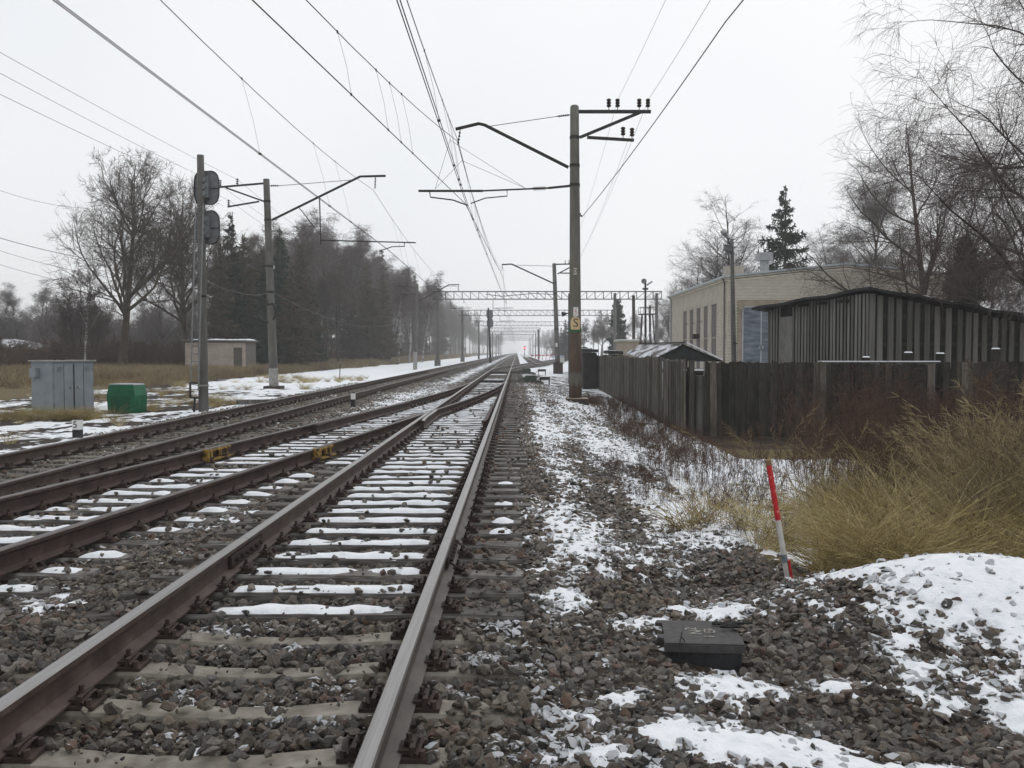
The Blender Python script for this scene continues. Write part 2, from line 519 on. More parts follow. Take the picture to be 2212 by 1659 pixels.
M['rail_side'] = rail_mat('rail_side_brown', [(0.3, (.040, .026, .022)), (0.55, (.075, .052, .044)), (0.8, (.12, .098, .085))], .6)
M['rail_side_grey'] = rail_mat('rail_side_dusty', [(0.3, (.050, .042, .038)), (0.55, (.085, .073, .065)), (0.8, (.13, .118, .105))], .55)
M['rail_red'] = rail_mat('rail_side_rust', [(0.3, (.028, .018, .015)), (0.55, (.055, .034, .029)), (0.8, (.10, .068, .058))], .65)
M['head_bright'] = head_mat('rail_head_polished', (.24, .23, .225), (.36, .35, .345), .28, .50, 1.0)
M['head_dull'] = head_mat('rail_head_dull', (.055, .045, .042), (.15, .13, .125), .35, .55, .7)

# dead grass: tone per tuft
m, nt, b = _mat('dead_grass')
oi = nt.nodes.new('ShaderNodeObjectInfo')
v = coords(nt)
base = ramp(nt, oi.outputs['Random'], [(0, (.21, .155, .055)), (0.3, (.37, .285, .11)), (0.65, (.54, .435, .20)), (1, (.70, .61, .38))])
f = noise(nt, v, 9, 6, .8)
col = mixc(nt, 1.0, base, ramp(nt, f, [(0.35, (.35, .34, .30)), (0.65, (1.3, 1.3, 1.3))]), 'MULTIPLY')
nt.links.new(col, b.inputs['Base Color'])
b.inputs['Roughness'].default_value = 0.8
M['grass'] = m
m, nt, b = _mat('dead_reed')
oi = nt.nodes.new('ShaderNodeObjectInfo')
v = coords(nt)
base = ramp(nt, oi.outputs['Random'], [(0, (.12, .085, .045)), (0.5, (.24, .18, .09)), (1, (.38, .31, .18))])
nt.links.new(base, b.inputs['Base Color'])
b.inputs['Roughness'].default_value = 0.85
M['reed'] = m

m, nt, b = _mat('birch_bark')
v = coords(nt, (1, 1, 4))
f = noise(nt, v, 2.2, 5)
nt.links.new(ramp(nt, f, [(0.42, (.04, .037, .034)), (0.5, (.34, .33, .31)), (0.7, (.46, .45, .43))]), b.inputs['Base Color'])
b.inputs['Roughness'].default_value = .8
M['birch'] = m

m, nt, b = _mat('red_signal_lamp')
b.inputs['Base Color'].default_value = (.5, .01, .01, 1)
b.inputs['Emission Color'].default_value = (1, .03, .05, 1)
b.inputs['Emission Strength'].default_value = 14
M['red_lamp'] = m

# mast with stained foot
m, nt, b = _mat('stained_mast_concrete')
v = coords(nt, (2, 2, .5))
f = noise(nt, v, 2.4, 6)
c1 = ramp(nt, f, [(0.25, (.085, .080, .066)), (0.5, (.135, .128, .108)), (0.75, (.18, .17, .148))])
c2 = ramp(nt, f, [(0.25, (.045, .024, .014)), (0.5, (.085, .050, .032)), (0.75, (.13, .085, .060))])
tc = nt.nodes.new('ShaderNodeTexCoord'); s_ = nt.nodes.new('ShaderNodeSeparateXYZ')
nt.links.new(tc.outputs['Object'], s_.inputs[0])
zf = math_(nt, 'ADD', s_.outputs[2], math_(nt, 'MULTIPLY', f, .5))
k = ramp(nt, math_(nt, 'DIVIDE', zf, 4.0), [(0.20, (1, 1, 1)), (.245, (0.05, .05, .05)), (0.30, (.05, .05, .05)), (.33, (1, 1, 1)), (0.69, (.75, .75, .75)), (.73, (0, 0, 0))])
nt.links.new(mixc(nt, k, c1, c2), b.inputs['Base Color'])
b.inputs['Roughness'].default_value = .85
bump(nt, b, noise(nt, v, 12, 5), .5, .004)
M['concrete_stained'] = m

# ---------------------------------------------------------------- mesh helpers


def link(o, parent=None):
    ROOTCOL.objects.link(o)
    if parent is not None:
        o.parent = parent
    return o


def origin_of(parent):
    p = Vector((0, 0, 0))
    while parent is not None:
        p = p + parent.location
        parent = parent.parent
    return p


def np_mesh(name, verts, faces, mats=None, fmat=None, smooth=False):
    """verts (n,3) array; faces: list of arrays (m,k) with any k"""
    me = bpy.data.meshes.new(name)
    verts = np.asarray(verts, np.float32)
    me.vertices.add(len(verts))
    me.vertices.foreach_set('co', verts.ravel())
    if not isinstance(faces, list):
        faces = [faces]
    faces = [np.asarray(f, np.int32) for f in faces if len(f)]
    nl = sum(f.size for f in faces); nf = sum(len(f) for f in faces)
    me.loops.add(nl)
    me.polygons.add(nf)
    me.loops.foreach_set('vertex_index', np.concatenate([f.ravel() for f in faces]))
    sizes = np.concatenate([np.full(len(f), f.shape[1]) for f in faces])
    starts = np.concatenate([[0], np.cumsum(sizes)[:-1]])
    me.polygons.foreach_set('loop_start', starts.astype(np.int32))
    if mats:
        for m_ in (mats if isinstance(mats, (list, tuple)) else [mats]):
            me.materials.append(m_)
    if fmat is not None:
        me.polygons.foreach_set('material_index', np.asarray(fmat, np.int32))
    if smooth:
        me.polygons.foreach_set('use_smooth', np.ones(nf, bool))
    me.update(calc_edges=True)
    me.validate()
    return me


class MB:
    """collects simple solids and links them as one mesh object"""

    def __init__(s):
        s.v = []; s.f = []; s.m = []

    def add(s, verts, faces, mi=0):
        o = len(s.v)
        s.v.extend([tuple(p) for p in verts])
        for f_ in faces:
            s.f.append([o + i for i in f_]); s.m.append(mi)
        return s

    def box(s, c, size, rz=0.0, mi=0, tilt=None):
        hx, hy, hz = size[0] / 2, size[1] / 2, size[2] / 2
        mt = Matrix.Rotation(rz, 3, 'Z')
        if tilt is not None:
            mt = mt @ Euler(tilt).to_matrix()
        vs = [Vector(c) + mt @ Vector((x, y, z)) for x in (-hx, hx) for y in (-hy, hy) for z in (-hz, hz)]
        return s.add(vs, [(0, 1, 3, 2), (4, 6, 7, 5), (0, 4, 5, 1), (2, 3, 7, 6), (0, 2, 6, 4), (1, 5, 7, 3)], mi)

    def bar(s, p0, p1, w, h=None, mi=0):
        """rectangular bar from p0 to p1"""
        p0 = Vector(p0); p1 = Vector(p1); h = h or w
        d = (p1 - p0).normalized()
        up = Vector((0, 0, 1)) if abs(d.z) < 0.95 else Vector((0, 1, 0))
        a = d.cross(up).normalized(); b_ = a.cross(d).normalized()
        vs = []
        for p in (p0, p1):
            for sa, sb in ((-1, -1), (1, -1), (1, 1), (-1, 1)):
                vs.append(p + a * (sa * w / 2) + b_ * (sb * h / 2))
        return s.add(vs, [(3, 2, 1, 0), (4, 5, 6, 7), (0, 1, 5, 4), (1, 2, 6, 5), (2, 3, 7, 6), (3, 0, 4, 7)], mi)

    def tube(s, pts, r, n=6, mi=0, cap=True):
        pts = [Vector(p) for p in pts]
        rs = r if isinstance(r, (list, tuple)) else [r] * len(pts)
        o = len(s.v)
        ref = None
        for i, p in enumerate(pts):
            d = (pts[min(i + 1, len(pts) - 1)] - pts[max(i - 1, 0)]).normalized()
            if ref is None:
                ref = Vector((0, 0, 1)) if abs(d.z) < 0.9 else Vector((1, 0, 0))
            a = d.cross(ref).normalized(); b_ = d.cross(a).normalized()
            for k_ in range(n):
                t = 2 * math.pi * k_ / n
                s.v.append(tuple(p + (a * math.cos(t) + b_ * math.sin(t)) * rs[i]))
        for i in range(len(pts) - 1):
            for k_ in range(n):
                q = (k_ + 1) % n
                s.f.append([o + i * n + k_, o + i * n + q, o + (i + 1) * n + q, o + (i + 1) * n + k_]); s.m.append(mi)
        if cap:
            s.f.append([o + k_ for k_ in range(n)][::-1]); s.m.append(mi)
            s.f.append([o + (len(pts) - 1) * n + k_ for k_ in range(n)]); s.m.append(mi)
        return s

    def prism(s, outline, thick, frame, mi=0):
        """outline of (a,b) points extruded by thick along the third axis; frame = (origin, A, B, C)"""
        o_, A, B, C = [Vector(q) for q in frame]
        n = len(outline)
        vs = [o_ + A * a + B * b_ for a, b_ in outline] + [o_ + A * a + B * b_ + C * thick for a, b_ in outline]
        fs = [list(range(n))[::-1], list(range(n, 2 * n))] + [(i, (i + 1) % n, n + (i + 1) % n, n + i) for i in range(n)]
        return s.add(vs, fs, mi)

    def mesh(s, name, mats, off=Vector((0, 0, 0)), smooth=False):  # noqa
        me = bpy.data.meshes.new(name)
        me.from_pydata([(x - off.x, y - off.y, z - off.z) for x, y, z in s.v], [], s.f)
        for m_ in (mats if isinstance(mats, (list, tuple)) else [mats]):
            me.materials.append(m_)
        me.polygons.foreach_set('material_index', s.m)
        if smooth:
            me.polygons.foreach_set('use_smooth', [len(f_) == 4 for f_ in s.f])
        me.update()
        return me

    def build(s, name, mats, parent=None, smooth=False):
        return link(bpy.data.objects.new(name, s.mesh(name, mats, origin_of(parent), smooth)), parent)


def tag(o, label=None, cat=None, group=None, kind=None):
    for k_, v_ in (('label', label), ('category', cat), ('group', group), ('kind', kind)):
        if v_:
            o[k_] = v_
    return o


def thing(name, loc, label, cat, group=None):
    o = bpy.data.objects.new(name, None)
    o.empty_display_size = 0.2
    o.location = loc
    link(o)
    return tag(o, label, cat, group)


def copy_tree(o, parent=None):
    c = o.copy()
    ROOTCOL.objects.link(c)
    c.parent = parent
    for ch in list(o.children):
        copy_tree(ch, c)
    return c


def text_mesh(body, size, depth):
    cu = bpy.data.curves.new('lettering', 'FONT')
    cu.body = body
    cu.size = size
    cu.extrude = depth
    cu.align_x = 'CENTER'; cu.align_y = 'CENTER'
    cu.resolution_u = 4
    ob = bpy.data.objects.new('lettering', cu)
    me = bpy.data.meshes.new_from_object(ob)
    bpy.data.objects.remove(ob)
    return me


def lettering(body, size, loc, rot, mat, parent, name='lettering', depth=0.003):
    me = text_mesh(body, size, depth)
    me.materials.clear(); me.materials.append(mat)
    o = bpy.data.objects.new(name, me)
    o.location = Vector(loc) - origin_of(parent)
    o.rotation_euler = rot
    return link(o, parent)


def scatter(name, pts, rots, scl, variants, kind='stuff', label=None, cat=None, parent=None, snowy=None):
    """many small pieces of one stuff: geometry nodes put the variants on the points"""
    n = len(pts)
    me = bpy.data.meshes.new(name)
    me.vertices.add(n)
    off = np.array(origin_of(parent), np.float32)
    me.vertices.foreach_set('co', (np.asarray(pts, np.float32) - off).ravel())
    a = me.attributes.new('rot', 'FLOAT_VECTOR', 'POINT'); a.data.foreach_set('vector', np.asarray(rots, np.float32).ravel())
    a = me.attributes.new('scl', 'FLOAT_VECTOR', 'POINT'); a.data.foreach_set('vector', np.asarray(scl, np.float32).ravel())
    a = me.attributes.new('pick', 'INT', 'POINT'); a.data.foreach_set('value', RNG.integers(0, len(variants), n).astype(np.int32))
    if snowy is not None:
        a = me.attributes.new('snowy', 'FLOAT', 'POINT'); a.data.foreach_set('value', np.asarray(snowy, np.float32))
    o = bpy.data.objects.new(name, me)
    link(o, parent)
    coll = bpy.data.collections.new(name + '_pieces')
    for i, vm in enumerate(variants):
        vo = bpy.data.objects.new('%s_piece_%02d' % (name, i), vm)
        coll.objects.link(vo)
    ng = bpy.data.node_groups.new(name, 'GeometryNodeTree')
    ng.interface.new_socket('Geometry', in_out='INPUT', socket_type='NodeSocketGeometry')
    ng.interface.new_socket('Geometry', in_out='OUTPUT', socket_type='NodeSocketGeometry')
    gi = ng.nodes.new('NodeGroupInput'); go = ng.nodes.new('NodeGroupOutput')
    ip = ng.nodes.new('GeometryNodeInstanceOnPoints')
    ci = ng.nodes.new('GeometryNodeCollectionInfo')
    ci.inputs['Collection'].default_value = coll
    ci.inputs['Separate Children'].default_value = True
    ci.inputs['Reset Children'].default_value = True
    ip.inputs['Pick Instance'].default_value = True

    def attr(nm, typ):
        q = ng.nodes.new('GeometryNodeInputNamedAttribute'); q.data_type = typ
        q.inputs['Name'].default_value = nm
        return q.outputs['Attribute']
    e2r = ng.nodes.new('FunctionNodeEulerToRotation')
    ng.links.new(attr('rot', 'FLOAT_VECTOR'), e2r.inputs[0])
    ng.links.new(gi.outputs[0], ip.inputs['Points'])
    ng.links.new(ci.outputs[0], ip.inputs['Instance'])
    ng.links.new(attr('pick', 'INT'), ip.inputs['Instance Index'])
    ng.links.new(e2r.outputs[0], ip.inputs['Rotation'])
    ng.links.new(attr('scl', 'FLOAT_VECTOR'), ip.inputs['Scale'])
    ng.links.new(ip.outputs[0], go.inputs[0])
    md = o.modifiers.new('scatter', 'NODES')
    md.node_group = ng
    tag(o, label, cat, kind=kind)
    return o

# ---------------------------------------------------------------- ground sheet


def grid_faces(nx, ny):
    i = np.arange(nx - 1); j = np.arange(ny - 1)
    I, J = np.meshgrid(i, j)
    a = (J * nx + I).ravel()
    return np.stack([a, a + 1, a + nx + 1, a + nx], 1)


def graded(lo, a, b_, hi, step, grow):
    mid = np.arange(a, b_, step)
    l = []; x = a; s = step
    while x > lo:
        s *= grow; x -= s; l.append(x)
    r_ = []; x = mid[-1]; s = step
    while x < hi:
        s *= grow; x += s; r_.append(x)
    return np.concatenate([np.array(l[::-1]), mid, np.array(r_)])


gx = graded(-1500, -10, 6, 1500, 0.10, 1.045)
gy = graded(-40, 3, 13, 1500, 0.10, 1.03)
GX, GY = np.meshgrid(gx, gy)
gv = np.stack([GX.ravel(), GY.ravel(), gz(GX, GY).ravel()], 1)
gme = np_mesh('ground', gv, grid_faces(len(gx), len(gy)), M['ground'], smooth=True)
X_, Y_ = gv[:, 0], gv[:, 1]
s_a = 0.62 + 0 * X_
s_a = np.where((X_ > -8.2) & (X_ < 0.4), 0.30 + 0.25 * gauss(X_, 0 * Y_, -3.9, 0, .8, 1), s_a)
s_a = np.where((X_ > 0.3) & (X_ < 4.2) & (Y_ < 75), 0.50, s_a)
s_a = np.where((X_ > 0.4) & (Y_ >= 75), 0.72, s_a)
verge = (X_ < -8.2)
s_a = np.where(verge, 0.34 + 0.36 * sstep(35, 55, Y_) * sstep(19, 16.5, -X_) - 0.45 * sstep(16.5, 20, -X_), s_a)
s_a = s_a + np.where(verge, .25 * gauss(X_, Y_, -12.5, 70, 3.5, 30), 0)
s_a = np.where(Y_ < 41, np.where(verge, 0.06, -0.2), s_a)
a_ = gme.attributes.new('snow', 'FLOAT', 'POINT'); a_.data.foreach_set('value', s_a.astype(np.float32))
g_a = np.where(verge, 0.30 + 0.6 * sstep(17, 22, -X_), 0.0)
g_a = np.where((X_ > 1.9) & (Y_ > 7.2) & (Y_ < 30), 0.75, g_a)
g_a = np.where((X_ > 4.5) & (Y_ > 20), 0.4, g_a)
a_ = gme.attributes.new('grass', 'FLOAT', 'POINT'); a_.data.foreach_set('value', g_a.astype(np.float32))
ground = link(bpy.data.objects.new('ground', gme))
tag(ground, kind='structure')

# thin patchy snow lying on the stones: a sheet of its own with real depth
sv, sf, so = [], [], 0
for (x0, x1, y0, y1, st) in ((-7.5, 6.2, 3.0, 8.0, 0.025), (-14, 11, 8.0, 18.0, 0.05), (-24, 4.4, 18.0, 42.0, 0.11)):
    xs = np.arange(x0, x1, st); ys = np.append(np.arange(y0, y1, st), y1)
    A, B = np.meshgrid(xs, ys)
    H = snow_h(A, B)
    # kept off sleepers, rails and the plastic box
    track = (A > AXC - 1.36) & (A < AXC + 1.36) & (B > 5.6)
    H = np.where(track, -0.05, H)
    tb = (A > bL(B) - .60) & (A < bR(B) + .60) & (B < 40)
    H = np.where(tb & (B > 5.4), np.minimum(H, -0.01), H)
    for rx in (AXC - GH, AXC + GH, CXC - GH, CXC + GH):
        H = np.where(np.abs(A - rx) < 0.16, -0.05, H)
    for fn in (bL, bR):
        H = np.where(np.abs(A - fn(B)) < 0.18, -0.05, H)
    Z = gz(A, B) + H + 0.012
    v_ = np.stack([A.ravel(), B.ravel(), Z.ravel()], 1)
    f_ = grid_faces(len(xs), len(ys))
    keep = (H.ravel()[f_].max(1) > -0.032)
    sv.append(v_); sf.append(f_[keep] + so); so += len(v_)
sv = np.concatenate(sv); sf = np.concatenate(sf)
used = np.unique(sf); remap = np.zeros(len(sv), np.int64); remap[used] = np.arange(len(used))
snow = link(bpy.data.objects.new('snow_cover', np_mesh('snow_cover', sv[used], remap[sf], M['snow'], smooth=True)))
tag(snow, kind='structure')

# ---------------------------------------------------------------- rails
PROF = [(-.075, 0), (-.075, .011), (-.012, .032), (-.009, .060), (-.010, .125), (-.0365, .142), (-.0375, .170), (-.031, .179),
        (0, .1805), (.031, .179), (.0375, .170), (.0365, .142), (.010, .125), (.009, .060), (.012, .032), (.075, .011), (.075, 0)]
PMAT = [0, 0, 0, 0, 0, 0, 1, 1, 1, 1, 0, 0, 0, 0, 0, 0, 0]
RB = 0.020                                   # underside of the rails


def rail(fx, y0, y1, step, side, head, parent, zoff=0.0, name='rail', label=None, ystart_taper=False):
    ys = np.linspace(y0, y1, max(2, int(abs(y1 - y0) / step) + 1))
    xs = np.array([float(fx(y)) for y in ys])
    dx = np.gradient(xs, ys) if len(ys) > 2 else np.zeros(len(ys)) + (xs[-1] - xs[0]) / (ys[-1] - ys[0])
    n = len(PROF); vs = []
    ln = np.sqrt(1 + dx ** 2)
    for i, y in enumerate(ys):
        for (a, z) in PROF:
            vs.append((xs[i] + a / ln[i], y - a * dx[i] / ln[i], RB + z + zoff))
    fs = []; fm = []
    for i in range(len(ys) - 1):
        for k in range(n):
            q = (k + 1) % n
            fs.append((i * n + k, i * n + q, (i + 1) * n + q, (i + 1) * n + k)); fm.append(PMAT[k])
    mb = MB(); mb.v = vs; mb.f = [list(f) for f in fs]; mb.m = fm
    mb.f.append(list(range(n))); mb.m.append(0)
    mb.f.append([(len(ys) - 1) * n + k for k in range(n)][::-1]); mb.m.append(0)
    # flip outward
    o = mb.build(name, [side, head], parent)
    bm = bmesh.new(); bm.from_mesh(o.data); bmesh.ops.recalc_face_normals(bm, faces=bm.faces); bm.to_mesh(o.data); bm.free()
    if label:
        o['label'] = label
    return o


def cst(v):
    return lambda y: v


trackA = thing('railway_track', (AXC, 0, 0), 'straight main track in the foreground with bright polished rails and snow on its sleepers', 'railway track')
trackB = thing('railway_track', (-4.4, 0, 0), 'rust-brown diverging track with yellow clamps curving in from the lower left to the main track', 'railway track')
trackC = thing('railway_track', (CXC, 0, 0), 'farthest left track beside the grey cabinet and the masts, without snow on its sleepers', 'railway track')
trackD = thing('railway_track', (DXC, 110, 0), 'distant snowy siding right of the main track near the vanishing point', 'railway track')
trackE = thing('railway_track', (0, TOE2, 0), 'distant turnout track curving off to the right behind the point machines', 'railway track')

rl = [rail(cst(AXC - GH), -4, 7.10, 4, M['rail_side'], M['head_bright'], trackA),
      rail(cst(AXC - GH), 7.106, 640, 8, M['rail_side'], M['head_bright'], trackA),
      rail(cst(AXC + GH), -4, 7.10, 4, M['rail_side_grey'], M['head_bright'], trackA),
      rail(cst(AXC + GH), 7.106, 640, 8, M['rail_side_grey'], M['head_bright'], trackA)]
rail(bL, -1, 47.0, 1.0, M['rail_red'], M['head_dull'], trackB, 0.0012)
rail(bR, -1, 45.0, 1.0, M['rail_red'], M['head_dull'], trackB, 0.0012)
rail(cst(CXC - GH), -2, 640, 8, M['rail_side'], M['head_dull'], trackC)
rail(cst(CXC + GH), -2, 640, 8, M['rail_side'], M['head_dull'], trackC)
rail(cst(DXC - GH), 112, 640, 8, M['rail_side'], M['head_bright'], trackD, .0007)
rail(cst(DXC + GH), 128, 640, 8, M['rail_side'], M['head_bright'], trackD, .0007)
rail(eL, 76.5, 215, 2.0, M['rail_side'], M['head_bright'], trackE, 0.0018)
rail(lambda y: eL(y) + 2 * GH, 76.5, 215, 2.0, M['rail_side'], M['head_bright'], trackE, 0.0018)
# guard rails opposite the frog, wing rails at it
rail(lambda y: AXC + GH - 0.125 - 0.05 * max(0, abs(y - 22.3) - 2.2) ** 2, 19.2, 25.4, .4, M['rail_red'], M['rail_red'], trackA, .006, 'guard_rail')
rail(lambda y: float(bL(y)) + 0.125 + 0.05 * max(0, abs(y - 22.3) - 3.2) ** 2, 18.2, 26.5, .4, M['rail_red'], M['rail_red'], trackB, .006, 'guard_rail')
rail(lambda y: AXC - GH + 0.105 + 0.03 * max(0, 20.6 - y) ** 2, 19.3, 23.0, .4, M['rail_red'], M['head_bright'], trackA, .003, 'wing_rail')
rail(lambda y: float(bR(y)) - 0.105 - 0.03 * max(0, 20.6 - y) ** 2, 19.3, 22.0, .4, M['rail_red'], M['head_dull'], trackB, .003, 'wing_rail')

# joint bars at the rail joint close to the camera
for xr in (AXC - GH, AXC + GH):
    for s in (-1, 1):
        mb = MB()
        mb.box((xr + s * 0.026, 7.10, RB + .085), (.022, .82, .085))
        for k in range(6):
            mb.tube([(xr + s * 0.036, 6.79 + k * .125, RB + .085), (xr + s * 0.066, 6.79 + k * .125, RB + .085)], .019, 6)
        mb.build('joint_bar', M['rust'], trackA)
mb = MB()
mb.tube([(AXC + GH + .05, 6.7, .10), (AXC + GH + .13, 6.75, .035), (AXC + GH + .19, 6.95, .02), (AXC + GH + .20, 7.2, .03), (AXC + GH + .12, 7.4, .06), (AXC + GH + .05, 7.45, .1)], .009, 6)
mb.build('bond_cable', M['rust'], trackA)

# ---------------------------------------------------------------- sleepers


def concrete_sleeper_mesh():
    L = 2.7; xs = [-1.35, -1.32, -1.05, -.92, -.68, -.55, -.25, 0, .25, .55, .68, .92, 1.05, 1.32, 1.35]
    zt = [-.03, -.012, -.004, .0, .0, -.006, -.028, -.034, -.028, -.006, .0, .0, -.004, -.012, -.03]
    vs = []; fs = []
    for x, z in zip(xs, zt):
        wt = .085 if abs(x) > .5 else .07; wb = .145
        vs += [(x, -wb, -.2), (x, -wt - .012, z - .014), (x, -wt, z), (x, wt, z), (x, wt + .012, z - .014), (x, wb, -.2)]
    for i in range(len(xs) - 1):
        for k in range(6):
            q = (k + 1) % 6
            fs.append((i * 6 + q, i * 6 + k, (i + 1) * 6 + k, (i + 1) * 6 + q))
    fs.append(tuple(range(6))); fs.append(tuple(range(len(vs) - 6, len(vs)))[::-1])
    me = bpy.data.meshes.new('concrete_sleeper'); me.from_pydata(vs, [], fs)
    me.materials.append(M['concrete_sleeper'])
    bm = bmesh.new(); bm.from_mesh(me); bmesh.ops.recalc_face_normals(bm, faces=bm.faces); bm.to_mesh(me); bm.free()
    return me


def timber_mesh(L, mat, seed):
    rnd = random.Random(seed)
    n = max(4, int(L / .35)); w = .115; vs = []; fs = []
    for i in range(n + 1):
        x = -L / 2 + L * i / n
        a = rnd.uniform(-.007, .007); z = rnd.uniform(-.006, .002)
        if i in (0, n):
            z -= .006; a -= .004
        vs += [(x, -w - a, -.15), (x, -w - a, z - .016), (x, -w + .012, z), (x, w - .012, z + rnd.uniform(-.004, .002)), (x, w + a, z - .016), (x, w + a, -.15)]
    for i in range(n):
        for k in range(6):
            q = (k + 1) % 6
            fs.append((i * 6 + q, i * 6 + k, (i + 1) * 6 + k, (i + 1) * 6 + q))
    fs.append(tuple(range(6))); fs.append(tuple(range(len(vs) - 6, len(vs)))[::-1])
    me = bpy.data.meshes.new('timber_sleeper'); me.from_pydata(vs, [], fs)
    me.materials.append(mat)
    bm = bmesh.new(); bm.from_mesh(me); bmesh.ops.recalc_face_normals(bm, faces=bm.faces); bm.to_mesh(me); bm.free()
    return me


def fastening_mesh():
    """base plate, two clamps with bolts and spring washers, one each side of the rail"""
    mb = MB()
    mb.box((0, 0, .010), (.37, .15, .018))
    for s in (-1, 1):
        mb.box((s * .088, 0, .034), (.055, .10, .020))
        mb.box((s * .118, 0, .040), (.022, .13, .045))
        mb.tube([(s * .098, 0, .03), (s * .098, 0, .095)], .012, 6)
        mb.tube([(s * .098, 0, .048), (s * .098, 0, .068)], .021, 6)
        mb.tube([(s * .155, -.055, .015), (s * .155, -.055, .048)], .017, 6)
        mb.tube([(s * .155, .055, .015), (s * .155, .055, .048)], .017, 6)
        arc = [(s * (.135 + .018 * math.sin(t)), -.075 + .15 * t / math.pi, .036 + .030 * math.sin(t)) for t in [k * math.pi / 6 for k in range(7)]]
        mb.tube(arc, .008, 5)
    return mb.mesh('fastening', M['rust'])


CS = concrete_sleeper_mesh()
TS = [timber_mesh(2.76, M['timber'], i) for i in range(4)]
TG = [timber_mesh(2.70, M['timber_grey'], 10 + i) for i in range(4)]
FAST = fastening_mesh()
FAR_FAST = MB().box((0, 0, .012), (.36, .15, .02)).box((-.10, 0, .045), (.06, .11, .07)).box((.10, 0, .045), (.06, .11, .07)).mesh('fastening', M['rust'])
SLEEPERS = []         # footprints: (x0, x1, yc, halfwidth, slope, top)


def snow_strip(x0, x1, yc, hw, seed, slope=0.0, thick=0.030):
    L = x1 - x0
    nx = max(4, int(L / .045)); ny = 6
    u = np.linspace(0, 1, nx + 1); w = np.linspace(-1, 1, ny + 1)
    U, W = np.meshgrid(u, w)
    xs = x0 + L * U + 0.03 * (vnoise(W * 2, U * 0 + seed, seed) - .5) * (np.abs(U - .5) > .45)
    edge = 1 + 0.42 * (vnoise(U * L * 9, W * 0.7 + seed, seed + 3) - .6)
    ys = yc + W * hw * edge + slope * (xs - (x0 + x1) / 2)
    body = (1 - np.abs(W) ** 3) * np.clip(np.minimum(U, 1 - U) * L / .10, 0, 1) ** .5
    lump = 0.55 + 0.75 * vnoise(U * L * 7, W + seed, seed + 9)
    gap = np.clip((fbm(U * L * 2.2 + seed, W * .5, seed + 5, 3) - (.17 + .15 * ((seed * 7919) % 13) / 13)) * 9, 0.0, 1)
    z = -0.012 + (thick + .012) * body * lump * gap
    v = np.stack([xs.ravel(), ys.ravel(), z.ravel()], 1)
    return v, grid_faces(nx + 1, ny + 1)


def put_sleeper(me, x, y, rz, parent, near=False, rails_x=(), zoff=0.0, zsnow=None):
    o = bpy.data.objects.new('sleeper', me)
    o.location = Vector((x, y, zoff)) - origin_of(parent)
    o.rotation_euler = (0, 0, rz)
    link(o, parent)
    if near:
        for rx in rails_x:
            f = bpy.data.objects.new('fastening', FAST)
            f.location = ((rx - x) / math.cos(rz), 0, 0)
            link(f, o)
    return o


def add_snow(o, strips, seed, hw=.098, thick=.030):
    for (x0, x1) in strips:
        v, f = snow_strip(x0, x1, 0, hw, seed, 0.0, thick); seed += 1
        link(bpy.data.objects.new('snow_cap', np_mesh('snow_cap', v, f, M['snow'], smooth=True)), o)


fast_pts = {id(trackA): [], id(trackB): [], id(trackC): []}
